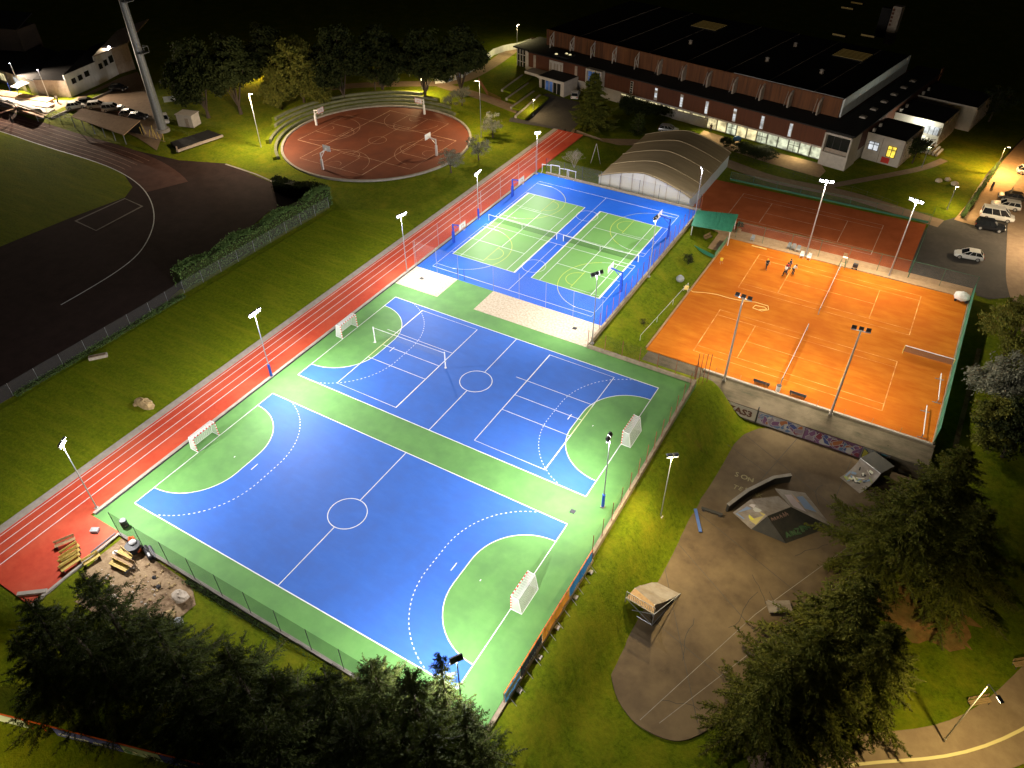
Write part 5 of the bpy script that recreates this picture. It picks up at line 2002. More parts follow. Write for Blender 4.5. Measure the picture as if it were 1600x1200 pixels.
b.tube((-0.7, 0.35, 0.2), (1.1, 0.4, 0.2), 0.18, 0.18, 'dark_metal', 12)
b.build('roll', root)
b = MB()
b.box((0.5, 0.0, 0.52), (0.5, 0.2, 0.03), 'sheet_white')
b.build('wrapper', root)
q = at(182, 866, yz)
root = thing('white_bag', 'small white sack beside the yard benches', 'sack', (q.x, q.y, yz))
b = MB()
b.ball((0, 0, 0.2), 0.3, 'sheet_white', 9, 6, (1.2, 0.9, 0.7), 0.12)
b.build('sack', root)
rnd = random.Random(11)
RG = 'loose stones in the dirt yard'
for px, py, r, mt, lb in ((283, 935, 0.75, 'pale_rock', 'largest pale boulder at the right rim of the dirt yard'), (266, 962, 0.5, 'rock', 'brown boulder at the lower rim of the dirt yard'), (145, 928, 0.35, 'pale_rock', 'white stone half under the dark branches of the yard'), (178, 935, 0.4, 'pale_rock', 'pale stone at the lower middle of the dirt yard'), (262, 882, 0.22, 'orange_mesh', 'small orange stone near the fence foot'), (241, 903, 0.2, 'black', 'small black lump in the middle of the dirt'), (248, 918, 0.25, 'black', 'dark grey lump below the first black one')):
    q = att(px, py)
    b = MB()
    b.ball((0, 0, r * 0.35), r, mt, 9, 7, (1.1, 0.9, 0.7), 0.16)
    o = b.build('boulder')
    o.location = q
    tag(o, lb, 'boulder', RG)
q = at(227, 633, -0.08)
b = MB()
b.ball((0, 0, 0.25), 0.95, 'rock', 12, 8, (1.5, 0.8, 0.62), 0.14)
b.ball((-0.9, -0.5, 0.12), 0.35, 'rock', 8, 6, (1, 1, 0.7), 0.2)
o = b.build('boulder')
o.location = q
tag(o, 'large tan boulder lying alone on the meadow beside the sprint track', 'boulder')
q = at(154, 559, -0.06)
root = thing('trough', 'long pale trough lying by the meadow fence', 'trough', (q.x, q.y, q.z), 0.9)
b = MB()
b.box((0, 0, 0.2), (2.2, 0.6, 0.4), 'pale_rock')
b.box((0, 0, 0.41), (1.9, 0.35, 0.02), 'dirt')
b.build('trough_body', root)
q = att(280, 973)
root = thing('stump', 'small dark cone shaped lump on the grass below the yard', 'stump', tuple(q))
b = MB()
b.ball((0, 0, 0.2), 0.4, 'plastic_grey', 10, 7, (1.1, 1, 0.9), 0.1)
b.build('stump', root)
# drain covers in the gravel and court
DG = 'drain covers'
for px, py, lb in ((659, 435, 'small dark drain cover in the square gravel bed'), (898, 513, 'small dark drain cover in the long gravel bed'), (895, 799, 'small dark drain cover in the green strip near the bank fence')):
    q = at(px, py, 0.02)
    b = MB()
    b.box((0, 0, 0.01), (0.55, 0.5, 0.05), 'dark_metal')
    for k in range(4):
        b.box((-0.18 + 0.12 * k, 0, 0.04), (0.04, 0.4, 0.012), 'black')
    o = b.build('drain_cover')
    o.location = q
    tag(o, lb, 'drain cover', DG)

# shelter with green roof
root = thing('shelter', 'small open shelter with glossy green roof between blue court and clay', 'shelter', (32.0, 86.5, CZ))
r0_, r1_, r2_, r3_ = at(1089, 328, 1.0), at(1154, 335, 0.7), at(1143, 362, 0.7), at(1080, 352, 1.0)
b = MB()
b.slab(r3_, r2_, r1_, r0_, 0.10, 'shelter_green')
for k in range(9):
    t_ = (k + 0.5) / 9
    a, c = r3_.lerp(r2_, t_), r0_.lerp(r1_, t_)
    b.bar(a + Vector((0, 0, 0.05)), c + Vector((0, 0, 0.05)), 0.05, 0.05, 'shelter_green')
b.build('roof', root, W(root))
for p in (r0_, r1_, r2_, r3_):
    b = MB()
    c = (r0_ + r2_) / 2
    q = p.lerp(c, 0.06)
    b.tube((q.x, q.y, CZ), (q.x, q.y, q.z - 0.1), 0.07, 0.07, 'white_steel', 8)
    b.build('post', root, W(root))
b = MB()
b.slab((35.2, 80.0, CZ), (35.25, 86.0, CZ), (35.25, 86.0, CZ + 1.1), (35.2, 80.0, CZ + 1.1), 0.06, 'shelter_green')
b.slab((29.4, 81.8, CZ + .1), (35.1, 79.9, CZ + 0.05), (35.1, 79.95, CZ + 0.6), (29.4, 81.85, CZ + 0.7), 0.06, 'shelter_green')
b.build('side_screen', root, W(root))
bench(32.3, 85.2, CZ + 0.07, 1.2, 'wooden bench in the shade of the green roofed shelter', None, 1.6)
q = at(1146, 352, CZ)
bx, by = 35.9, 90.0
root = thing('shrub_pot', 'round dark shrub in a pot at the shelter corner', 'potted shrub', (bx, by, CZ + 0.08))
b = MB()
b.tube((0, 0, 0), (0, 0, 0.5), 0.3, 0.42, 'wood_plain', 12)
b.build('pot', root)
POTSHRUB = root
# ------------------------------------------------------------------ sports hall
HO = Vector((40.9, 124.4, -1.9))
HE = Vector((0.9816, -0.1908, 0))
HV = Vector((0.1908, 0.9816, 0))
HZ = Vector((0, 0, 1))


def hl(s, v, z):
    return HO + HE * s + HV * v + HZ * z


def hs(px, py, z, v=0.0):
    """s coordinate on the facade plane v for a photo pixel at local height z"""
    p = at(px, py, HO.z + z) - HO
    return p.dot(HE)


class HB(MB):
    def hbox(b, a, c, mt):
        (s0, v0, z0), (s1, v1, z1) = a, c
        vs = [hl(s, v, z) for z in (z0, z1) for s, v in ((s0, v0), (s1, v0), (s1, v1), (s0, v1))]
        return b.add(vs, [(3, 2, 1, 0), (4, 5, 6, 7), (0, 1, 5, 4), (1, 2, 6, 5), (2, 3, 7, 6), (3, 0, 4, 7)], mt)

    def hquad(b, a, c, d, e, mt):
        return b.add([hl(*a), hl(*c), hl(*d), hl(*e)], [(0, 1, 2, 3)], mt)


hall = thing('sports_hall', 'long dark red sports hall with black flat roofs and a lit glass ground floor', 'sports hall', tuple(HO))


def hb(name, b, parent=None):
    return b.build(name, parent or hall, W(hall))


def window(s0, s1, z0, z1, v, glass, nx=1, nz=1, parent=None, fr='mullion', fw_=0.09):
    b = HB()
    b.hbox((s0, v, z0), (s1, v + 0.06, z1), glass)
    o = hb('window', b, parent)
    b = HB()
    for k in range(nx + 1):
        s = lerp(s0, s1, k / nx)
        b.hbox((s - fw_ / 2, v - 0.05, z0), (s + fw_ / 2, v - 0.002, z1), fr)
    for k in range(nz + 1):
        z = lerp(z0, z1, k / nz)
        b.hbox((s0, v - 0.045, z - fw_ / 2), (s1, v - 0.004, z + fw_ / 2), fr)
    if not parent:
        hb('frame', b, o)
    else:
        o2 = hb('window_frame', b, parent)
    return o


LEN = 73.5
RW, UPT = 6.4, 9.9
b = HB()
b.hbox((-LEN, 0, 3.05), (0, 6.5, 6.3), 'facade_red')
b.hbox((-LEN + 1, 1.2, 0.0), (0, 6.5, 3.0), 'facade_white')
b.hbox((-LEN, 6.5, 0), (0, 45, 6.3), 'facade_red')
hb('lower_wall', b)
b = HB()
b.hbox((-LEN, -0.02, 2.72), (-0.02, 1.19, 3.04), 'facade_white')
hb('white_band', b)
b = HB()
b.hbox((-LEN - 0.2, -0.15, 6.31), (5.4, 6.6, 6.55), 'roof_dark')
b.hbox((-0.2, 6.61, 6.31), (5.4, 48.5, 6.53), 'roof_dark')
hb('lower_roof', b)
b = HB()
b.hbox((-LEN, 6.7, 6.31), (-0.9, 6.9, UPT), 'facade_rust')
b.hbox((-LEN, 6.9, 6.31), (-LEN + 0.2, 42, UPT), 'facade_rust')
hb('upper_wall', b)
b = HB()
b.hbox((-LEN, 6.9, UPT - 0.1), (-0.9, 42, UPT + 0.05), 'roof_dark')
b.hbox((-LEN, 6.6, UPT + 0.06), (-0.9, 6.9, UPT + 0.2), 'facade_rust')
b.hbox((-24, 6.95, UPT + 0.06), (-0.9, 7.05, UPT + 0.25), 'fascia_white')
hb('upper_roof', b)
b = HB()
b.add([hl(-0.88, 7.0, 6.6), hl(-0.88, 42, 6.6), hl(-0.88, 42, UPT - .1), hl(-0.88, 7.0, UPT - .1), hl(-0.55, 7.0, 6.6), hl(-0.55, 42, 6.6), hl(-0.55, 42, UPT + 0.3), hl(-0.55, 7.0, UPT + 0.3)],
      [(4, 5, 6, 7), (0, 3, 2, 1), (7, 6, 2, 3), (4, 7, 3, 0), (5, 1, 2, 6), (0, 1, 5, 4)], 'fascia_white')
hb('white_fascia', b)
# brackets along the upper wall
for k in range(12):
    s = -71.2 + 6.05 * k
    b = HB()
    if k < 5:
        for a, c in (((s, 5.2, 6.55), (s, 5.2, 8.9)), ((s, 5.2, 8.9), (s, 6.8, 9.9)), ((s, 5.2, 6.6), (s, 6.6, 9.4)), ((s, 6.6, 6.6), (s, 5.2, 8.8)), ((s, 6.62, 6.6), (s, 6.62, 9.6))):
            b.bar(hl(*a), hl(*c), 0.14, 0.14, 'facade_white')
    else:
        b.add([hl(s + q, v, z) for q in (-0.16, 0.16) for v, z in ((5.2, 6.56), (6.68, 6.56), (6.68, 9.6), (5.9, 9.3), (5.2, 8.6))], [(0, 1, 2, 3, 4), (9, 8, 7, 6, 5), (0, 4, 9, 5), (4, 3, 8, 9), (3, 2, 7, 8), (1, 0, 5, 6)], 'fin_grey')
        b.bar(hl(s - 0.9, 5.6, 6.6), hl(s - 0.9, 6.6, 9.2), 0.09, 0.09, 'fin_grey')
    hb('roof_bracket', b)
# slit windows in the red facade
for px, py, g in ((997, 132, 'glass_dark'), (1033, 143, 'glass_cold'), (1070, 155, 'glass_cold'), (1110, 165, 'glass_cold'), (1151, 178, 'glass_cold'), (1195, 189, 'glass_cold'), (1240, 200, 'glass_cold')):
    s = hs(px, py, 4.6)
    b = HB()
    b.hbox((s - 0.36, -0.1, 3.3), (s + 0.36, -0.002, 5.9), 'facade_white')
    o = hb('slit_window', b)
    b = HB()
    rnd = random.Random(px)
    for j in range(5):
        if rnd.random() < 0.75:
            z = 3.42 + 0.5 * j
            b.hbox((s - 0.26, -0.14, z), (s + 0.26, -0.11, z + 0.40), g)
    hb('pane', b, o)
for px, py in ((846, 92), (913, 108)):
    s = hs(px, py, 4.6)
    b = HB()
    b.hbox((s - 0.35, -0.12, 3.2), (s + 0.35, -0.002, 6.0), 'fin_grey')
    hb('white_panel', b)
s = hs(880, 102, 4.4)
b = HB()
b.hbox((s - 2.0, -0.14, 2.6), (s + 2.0, -0.003, 5.9), 'facade_white')
for q in (-1.75, -0.6, 0.2, 1.2):
    b.hbox((s + q, -0.17, 3.0), (s + q + 0.5, -0.145, 5.4), 'fin_grey')
hb('white_panel', b)
b = HB()
b.hbox((s - 1.9, 1.0, 6.56), (s + 2.3, 4.2, 6.9), 'roof_dark')
for q, v in ((-1.2, 1.4), (0.4, 3.2), (1.6, 3.0)):
    b.ball(hl(s + q, v, 6.98), 0.32, 'glass_lit', 8, 5, (1.2, 1.0, 0.5))
hb('roof_light', b)
# blue bay window
s0, s1 = hs(925, 118, 4.6) - 0.4, hs(952, 122, 4.6)
b = HB()
b.hbox((s0, -1.3, 2.5), (s1, -0.002, 2.9), 'facade_white')
b.hbox((s0, -1.3, 6.2), (s1, -0.002, 6.6), 'facade_white')
b.hbox((s0, -1.3, 2.91), (s0 + 0.4, -0.002, 6.19), 'facade_white')
b.hbox((s1 - 0.4, -1.3, 2.91), (s1, -0.002, 6.19), 'facade_white')
bay = hb('bay_window', b)
b = HB()
b.hbox((s0 + 0.42, -0.9, 2.92), (s1 - 0.42, -0.8, 6.18), 'glass_blue')
hb('pane', b, bay)
b = HB()
for k in range(4):
    q = lerp(s0 + 0.45, s1 - 0.45, k / 3)
    b.hbox((q - 0.06, -1.0, 2.92), (q + 0.06, -0.91, 6.18), 'facade_white')
for z in (3.6, 4.8):
    b.hbox((s0 + 0.42, -0.99, z - 0.06), (s1 - 0.42, -0.905, z + 0.06), 'facade_white')
hb('frame', b, bay)
# ground floor: lit shop-like glazing
sL, sR = hs(1092, 200, 1.0), -0.3
nwin = 11
kinds = ['glass_lit', 'glass_lit', 'glass_pale', 'glass_lit', 'glass_lit', 'glass_pale', 'glass_pale', 'glass_pale', 'glass_pale', 'glass_pale', 'glass_pale']
for k in range(nwin):
    a, c = lerp(sL, sR, k / nwin), lerp(sL, sR, (k + 1) / nwin)
    window(a + 0.08, c - 0.08, 0.15, 2.7, 1.1, kinds[k], 2 if k in (2, 5, 8) else 1, 2 if k in (2, 5, 8) else 1)
sM = hs(1040, 185, 1.5)
b = HB()
b.hbox((sM - 1, 0.9, 0), (sL - 0.2, 1.15, 1.9), 'facade_white')
hb('plinth_wall', b)
sN = hs(958, 150, 2.3)
nst = 6
for k in range(nst):
    a, c = lerp(sN, sL - 0.3, k / nst), lerp(sN, sL - 0.3, (k + 1) / nst)
    window(a + 0.3, c - 0.3, 1.95, 2.65, 1.1, 'glass_lit', 2, 1)
# right corner block with framed niche window
b = HB()
b.hbox((0.02, -0.6, -0.2), (5.2, 4.0, 2.3), 'facade_white')
b.hbox((0.02, -0.62, 2.31), (5.2, 4.0, 2.55), 'facade_white')
hb('corner_block', b)
b = HB()
b.hbox((0.02, -0.8, 2.56), (0.35, 4.0, 6.3), 'facade_white')
b.hbox((4.9, -0.8, 2.56), (5.2, 4.0, 6.3), 'facade_white')
b.hbox((0.02, -0.8, 5.95), (5.2, 4.0, 6.3), 'facade_white')
b.hbox((0.36, 1.5, 2.56), (4.89, 4.0, 5.94), 'fin_grey')
nf = hb('niche_frame', b)
b = HB()
b.hbox((0.36, 0.2, 2.56), (4.89, 0.26, 5.94), 'glass_dark')
b.hbox((0.5, -0.2, 2.57), (4.7, -0.1, 3.3), 'fin_grey')
for q in (1.6, 3.0):
    b.hbox((q, 0.1, 2.6), (q + 0.08, 0.19, 5.94), 'mullion')
hb('pane', b, nf)
b = HB()
b.hbox((0.03, 4.0, 2.56), (5.2, 48, 6.3), 'facade_red')
b.hbox((0.03, 4.01, 0), (5.0, 48, 2.55), 'facade_white')
hb('right_wall', b)
b = HB()
b.hbox((5.21, 46.8, 2.4), (5.5, 48.2, 7.4), 'facade_rust')
hb('end_fin', b)
for k in range(6):
    b = HB()
    v = 9.5 + 5.4 * k
    b.hbox((2.1, v, 6.54), (3.3, v + 1.2, 6.72), 'facade_white')
    b.hbox((2.25, v + 0.15, 6.721), (3.15, v + 1.05, 6.85), 'fin_grey')
    hb('roof_hatch', b)
# louvred roof lights, vents and tower on the big roof
for px, py in ((1108, 42), (1332, 88)):
    p = at(px, py, HO.z + UPT) - HO
    sc_, vc = p.dot(HE), p.dot(HV)
    b = HB()
    b.hbox((sc_ - 3.4, vc - 3.0, UPT + 0.06), (sc_ + 3.4, vc + 3.0, UPT + 0.3), 'roof_dark')
    for k in range(7):
        v = vc - 2.9 + 0.88 * k
        b.hbox((sc_ - 3.3, v, UPT + 0.31), (sc_ + 3.3, v + 0.2, UPT + 0.42), 'louvre_lit')
    hb('louvre_skylight', b)
for px, py in ((1079, 66), (1199, 93), (1243, 70), (1284, 112)):
    p = at(px, py, HO.z + UPT + 0.4) - HO
    sc_, vc = p.dot(HE), p.dot(HV)
    b = HB()
    c = hl(sc_, vc, UPT)
    b.tube(c, c + HZ * 0.7, 0.45, 0.3, 'fin_grey', 10)
    b.tube(c + HZ * 0.75, c + HZ * 0.95, 0.55, 0.1, 'facade_white', 10)
    hb('roof_vent', b)
for px, py in ((1312, 54), (1357, 55), (1325, 12), (1340, 4)):
    p = at(px, py, HO.z + UPT + 0.5) - HO
    sc_, vc = p.dot(HE), p.dot(HV)
    b = HB()
    b.hbox((sc_ - 1.6, vc - 0.5, UPT + 0.06), (sc_ + 1.6, vc + 0.5, UPT + 0.7), 'roof_dark')
    b.hbox((sc_ - 1.5, vc - 0.56, UPT + 0.3), (sc_ + 1.5, vc - 0.51, UPT + 0.65), 'louvre_lit')
    hb('roof_monitor', b)
for k in range(7):
    b = HB()
    s = -64 + 9.5 * k
    b.hbox((s, 7.2, UPT + 0.06), (s + 0.12, 41.5, UPT + 0.14), 'fin_grey')
    hb('roof_seam', b)
p = at(1392, 48, HO.z + UPT) - HO
sc_, vc = p.dot(HE), p.dot(HV)
b = HB()
b.hbox((sc_ - 1.0, vc, UPT - 3), (sc_ + 1.0, vc + 2, UPT + 5.2), 'fin_grey')
for k in range(5):
    b.hbox((sc_ - 0.9, vc - 0.03, UPT + 1 + 0.8 * k), (sc_ - 0.4, vc - 0.001, UPT + 1.5 + 0.8 * k), 'facade_red')
b.hbox((sc_ - 3.6, vc + .5, UPT - 2), (sc_ - 1.4, vc + 2, UPT + 4.4), 'roof_dark')
hb('stair_tower', b)
# entrance pavilion and left glazed end
s0, s1 = hs(853, 128, 1.5) + 0.5, hs(893, 140, 1.5)
b = HB()
b.hbox((s0, -5.2, 0), (s0 + 0.4, -0.2, 3.3), 'facade_white')
b.hbox((s1 - 1.0, -5.2, 0), (s1, -0.2, 3.3), 'facade_white')
b.hbox((s0 - 0.3, -5.5, 3.31), (s1 + 0.2, -0.2, 3.9), 'facade_white')
b.hbox((s0, -5.3, 3.901), (s1, -0.2, 3.97), 'roof_dark')
pv = hb('entrance_pavilion', b)
for k in range(5):
    a, c = lerp(s0 + 0.5, s1 - 1.1, k / 5), lerp(s0 + 0.5, s1 - 1.1, (k + 1) / 5)
    b = HB()
    b.hbox((a + 0.1, -5.0, 0.1), (c - 0.1, -4.94, 3.2), 'glass_blue' if k in (1, 2) else 'glass_dark')
    b.hbox((a, -5.1, 0.1), (a + 0.09, -4.93, 3.2), 'facade_white')
    hb('glass_door', b, pv)
b = HB()
b.hbox((s0 - 6, -3.4, 2.6), (s0 - 0.4, -0.2, 3.2), 'facade_white')
b.hbox((s0 - 6, -1.0, 0), (s0 - 0.4, -0.2, 2.59), 'fin_grey')
hb('side_canopy', b)
b = HB()
b.hbox((-LEN - 5.4, 1.0, 0.4), (-LEN - 0.25, 10, 1.3), 'facade_white')
b.hbox((-LEN - 1.4, 0.6, 1.31), (-LEN - 0.25, 10, 6.2), 'facade_white')
b.hbox((-LEN - 5.6, 0.8, 6.21), (-LEN - 0.25, 11, 6.5), 'roof_dark')
b.hbox((-LEN - 5.4, 3.0, 1.31), (-LEN - 1.45, 10, 6.2), 'fin_grey')
le = hb('glazed_end', b)
b = HB()
b.hbox((-LEN - 5.2, 2.0, 1.35), (-LEN - 1.6, 2.06, 6.15), 'glass_dark')
for k in range(5):
    q = lerp(-LEN - 5.2, -LEN - 1.6, k / 4)
    b.hbox((q - 0.07, 1.85, 1.35), (q + 0.07, 1.99, 6.15), 'facade_white')
for z in (1.4, 3.0, 4.6, 6.1):
    b.hbox((-LEN - 5.2, 1.86, z - 0.06), (-LEN - 1.6, 1.985, z + 0.06), 'facade_white')
hb('window', b, le)
# people-free bright lobby light falling on the garden
# annexes on the right
AN = [('white annex block nearest the hall corner with one yellow lit window', 7.3, 17.4, 12.3, 4.9), ('middle white annex block with cold lit side window behind the striped steps', 21.5, 31.5, 14.6, 4.7), ('rear white annex block half lost in the dark', 34.5, 45.5, 17.0, 4.7)]
for i, (lb, v0, v1, s1, H) in enumerate(AN):
    root = thing('hall_annex', lb, 'annex', tuple(hl(5.3, v0, 0)), 0, 'annexes of the sports hall')

    def ab(name, b, parent=None, root=root):
        return b.build(name, parent or root, W(root))
    b = HB()
    b.hbox((5.3, v0, 0), (s1, v1, H), 'facade_white')
    ab('wall', b)
    b = HB()
    b.hbox((5.25, v0 + .12, H + 0.002), (s1 - 0.12, v1 - .12, H + 0.12), 'roof_dark')
    b.hbox((5.25, v0 - .05, H + 0.001), (s1, v0 + 0.1, H + 0.25), 'facade_white')
    ab('roof', b)
    b = HB()
    for v in (v0 + 1.0, v0 + 4.2):
        b.hbox((5.6, v, H + 0.13), (6.1, v + 0.5, H + 0.75), 'facade_white')
    ab('roof_vent', b)
    b = HB()
    for k in range(7):
        v = lerp(v0 + 0.4, v1 - 0.8, k / 6)
        b.hbox((s1, v, 0.5), (s1 + 0.25, v + 0.35, H - 0.3), 'fin_grey')
        b.hbox((s1 + 0.01, v + 0.4, 1.2), (s1 + 0.05, v + 1.2, H - 0.8), 'glass_lit' if i == 0 and k < 3 else 'glass_dark')
    ab('side_fins', b)
    if i == 0:
        for a, c, z0, z1, g in ((6.0, 7.9, 2.1, 3.7, 'glass_cold'), (9.6, 11.2, 1.6, 3.7, 'glass_yellow')):
            b = HB()
            b.hbox((a, v0 - 0.08, z0), (c, v0 - 0.03, z1), g)
            o = ab('window', b)
            b = HB()
            for q in (a, (a + c) / 2, c):
                b.hbox((q - 0.06, v0 - 0.14, z0), (q + 0.06, v0 - 0.085, z1), 'mullion')
            for z in (z0, lerp(z0, z1, .68), z1):
                b.hbox((a, v0 - 0.13, z - 0.05), (c, v0 - 0.09, z + 0.05), 'mullion')
            ab('frame', b, o)
        b = HB()
        b.hbox((9.0, v0 - 0.07, 0.3), (10.5, v0 - 0.01, 1.4), 'red_paint')
        ab('red_panel', b)
        b = HB()
        b.hbox((8.3, v0 - 0.06, 0), (8.42, v0 - 0.01, H), 'fin_grey')
        ab('downpipe', b)
    if i == 1:
        b = HB()
        b.hbox((11.5, v0 - 0.08, 2.4), (14.2, v0 - 0.03, 4.0), 'glass_cold')
        o = ab('window', b)
        b = HB()
        for q in (11.5, 12.4, 13.3, 14.2):
            b.hbox((q - 0.05, v0 - 0.14, 2.4), (q + 0.05, v0 - 0.085, 4.0), 'mullion')
        ab('frame', b, o)
root = thing('garden_steps', 'striped concrete steps with lit pale landing between the white annexes', 'steps', tuple(hl(12.5, 18.0, 0)))
b = HB()
for k in range(6):
    b.hbox((12.6 + 0.65 * k, 17.6, 0), (13.0 + 0.65 * k, 21.2, 1.9 - 0.3 * k), 'facade_white')
b.build('treads', root, W(root))
b = HB()
b.hbox((5.4, 17.6, 0), (12.5, 21.3, 2.0), 'facade_white')
b.hbox((7.0, 17.3, 0), (12.5, 17.58, 1.4), 'facade_red')
b.build('landing', root, W(root))
hx = hl(11, 19.5, 4.6)
bulb(hall, hx - HO, 600, (0.93, 1.0, 0.86))
# light that the lit ground floor throws on the garden
for s in (-4, -11, -18, -24):
    p = hl(s, -0.3, 2.3) - HO
    spot(hall, p, p - HV * 4 - HZ * 3, 420, (1.0, 0.86, 0.5), 150, 0.8, 0.5)
# terraced bank left of the forecourt
root = thing('grass_terraces', 'striped grass terraces with concrete edges left of the dark forecourt', 'terraces', tuple(att(815, 150)))
for k in range(4):
    a, c = att(783 + 7 * k, 150 + 11 * k), att(815 + 9 * k, 126 + 10 * k)
    d = (c - a).normalized()
    nrm = Vector((d.y, -d.x, 0))
    b = MB()
    z = hgt(a.x, a.y)
    zt = z + 1.5 - 0.4 * k
    b.slab(Vector((a.x, a.y, zt)), Vector((a.x, a.y, zt)) + nrm * 0.5, Vector((c.x, c.y, zt)) + nrm * 0.5, Vector((c.x, c.y, zt)), 0.5, 'concrete')
    b.build('terrace_edge', root, W(root))
    b = MB()
    b.slab(Vector((a.x, a.y, zt - .04)) + nrm * 0.5, Vector((a.x, a.y, zt - .3)) + nrm * 2.4, Vector((c.x, c.y, zt - .3)) + nrm * 2.4, Vector((c.x, c.y, zt - .04)) + nrm * 0.5, 0.4, 'grass')
    b.build('terrace_grass', root, W(root))
# curved parapet with graffiti along the ramp path
root = thing('ramp_wall', 'curved pale parapet with blue graffiti beside the ramp at the hall', 'parapet wall', tuple(att(700, 130)))
pts = [att(*p) for p in ((680, 131), (700, 129), (722, 122), (742, 109), (758, 97), (772, 86), (790, 80), (812, 76), (830, 70))]
b = MB()
for a, c in zip(pts, pts[1:]):
    b.slab(a, c, c + HZ * 1.5, a + HZ * 1.5, 0.22, 'fascia_white')
b.build('wall_body', root, W(root))
b = MB()
for i, (a, c) in enumerate(zip(pts[1:4], pts[2:5])):
    u = (c - a).normalized()
    graffiti(b, a + HZ * 0.15, u, HZ, (c - a).length, 1.2, [paint(0.12, 0.18, 0.5), paint(0.25, 0.3, 0.5), paint(0.5, 0.45, 0.2)], 4, 40 + i)
b.build('graffiti', root, W(root))

# ------------------------------------------------------------------ white tent hall
root = thing('tent_hall', 'white sports tent with tan arched roof beyond the blue court', 'tent', (17.2, 92.6, -1.95))
x0, x1, y0, y1, zb = 9.2, 26.2, 92.4, 114.0, -2.0
n = 16


def tz(t, lift=0.0):
    return 0.9 + 2.4 * (1 - abs(2 * t - 1) ** 1.45) + lift


b = MB()
for y in (y0, y1):
    vs = []
    for k in range(n + 1):
        t = k / n
        vs += [(lerp(x0, x1, t), y, zb), (lerp(x0, x1, t), y, tz(t))]
    b = MB()
    b.add(vs, [(2 * k, 2 * k + 2, 2 * k + 3, 2 * k + 1) for k in range(n)], 'tent_wall')
    b.build('gable_wall', root, W(root))
for x in (x0, x1):
    b = MB()
    b.quad((x, y0, zb), (x, y1, zb), (x, y1, 0.9), (x, y0, 0.9), 'tent_pale')
    b.build('side_wall', root, W(root))
b = MB()
vs = []
ny = 12
for j in range(ny + 1):
    y = lerp(y0 - 0.25, y1 + 0.25, j / ny)
    sag = 0.10 * math.sin(PI * ((j / ny * 4) % 1.0))
    for k in range(n + 1):
        t = k / n
        vs.append((lerp(x0 - 0.25, x1 + 0.25, t), y, tz(t, 0.05) - (0.12 if k in (0, n) else 0) - sag))
b.add(vs, [(j * (n + 1) + k, j * (n + 1) + k + 1, (j + 1) * (n + 1) + k + 1, (j + 1) * (n + 1) + k) for j in range(ny) for k in range(n)], 'tent_roof')
b.build('roof', root, W(root), smooth=True)
for j in range(5):
    b = MB()
    y = lerp(y0 + .1, y1 - .1, j / 4)
    b.path([(lerp(x0 - .2, x1 + .2, k / n), y, tz(k / n, 0.10)) for k in range(n + 1)], 0.05, 'tent_rib', 5)
    b.build('roof_rib', root, W(root))
b = MB()
for k in range(1, 8):
    t = k / 8
    b.bar((lerp(x0, x1, t), y0 - 0.04, zb), (lerp(x0, x1, t), y0 - 0.04, tz(t)), 0.07, 0.05, 'fin_grey')
b.bar((x0, y0 - 0.04, zb + 1.2), (x1, y0 - 0.04, zb + 1.2), 0.06, 0.06, 'rust_red')
b.build('gable_frame', root, W(root))

# ------------------------------------------------------------------ left edge: clubhouse, shed, hut, dugouts
def LP(px, py, z=0.0):
    return at(px, py, z)


root = thing('clubhouse', 'low white clubhouse with covered terrace and small square windows at the upper left edge', 'clubhouse', tuple(LP(100, 150)))


def wall_px(b, p0, p1, z0, z1, mt, th=0.3):
    a, c = LP(*p0), LP(*p1)
    b.slab((a.x, a.y, z0), (c.x, c.y, z0), (c.x, c.y, z1), (a.x, a.y, z1), th, mt)
    return a, c


b = MB()
wall_px(b, (-30, 118), (62, 150), 0, 3.2, 'facade_white')
wall_px(b, (62, 150), (112, 152), 0, 3.6, 'fin_grey')
wall_px(b, (112, 152), (160, 130), 0, 4.8, 'fascia_white')
wall_px(b, (160, 130), (186, 116), 0, 6.0, 'fascia_white')
wall_px(b, (186, 116), (212, 108), 0, 6.0, 'fin_grey')
b.build('wall', root, W(root))
b = MB()
A = [LP(-30, 118), LP(62, 150), LP(112, 152)]
off = Vector((-9, 14, 0))
b.slab((A[0].x, A[0].y, 3.3), (A[1].x, A[1].y, 3.3), tuple(A[1] + off + HZ * 4.4), tuple(A[0] + off + HZ * 4.4), 0.25, 'roof_dark')
b.slab((A[1].x, A[1].y, 3.7), (A[2].x, A[2].y, 3.7), tuple(A[2] + off + HZ * 5.2), tuple(A[1] + off + HZ * 5.2), 0.25, 'roof_dark')
B = [LP(112, 152), LP(160, 130), LP(212, 108)]
b.slab(tuple(B[0] + HZ * 4.9), tuple(B[1] + HZ * 4.9), tuple(B[1] + off + HZ * 6.0), tuple(B[0] + off + HZ * 6.0), 0.25, 'roof_dark')
b.slab(tuple(B[1] + HZ * 6.1), tuple(B[2] + HZ * 6.1), tuple(B[2] + off + HZ * 7.2), tuple(B[1] + off + HZ * 7.2), 0.25, 'fin_grey')
b.build('roof', root, W(root))
for (q0, q1, z0, z1) in (((120, 148.5), (126, 145.6), 2.4, 3.5), ((130, 144), (136, 141), 2.5, 3.6), ((140, 139), (147, 135.8), 2.6, 3.8), ((163, 128.5), (168, 126), 2.9, 4.1), ((171, 124.2), (176, 121.6), 3.0, 4.3), ((179, 120), (185, 117), 3.1, 4.6)):
    a, c = LP(*q0), LP(*q1)
    d = (c - a).normalized()
    nn = Vector((d.y, -d.x, 0)) * 0.06
    b = MB()
    b.slab(Vector((a.x, a.y, z0)) + nn, Vector((c.x, c.y, z0)) + nn, Vector((c.x, c.y, z1)) + nn, Vector((a.x, a.y, z1)) + nn, 0.05, 'glass_dark')
    b.build('window', root, W(root))
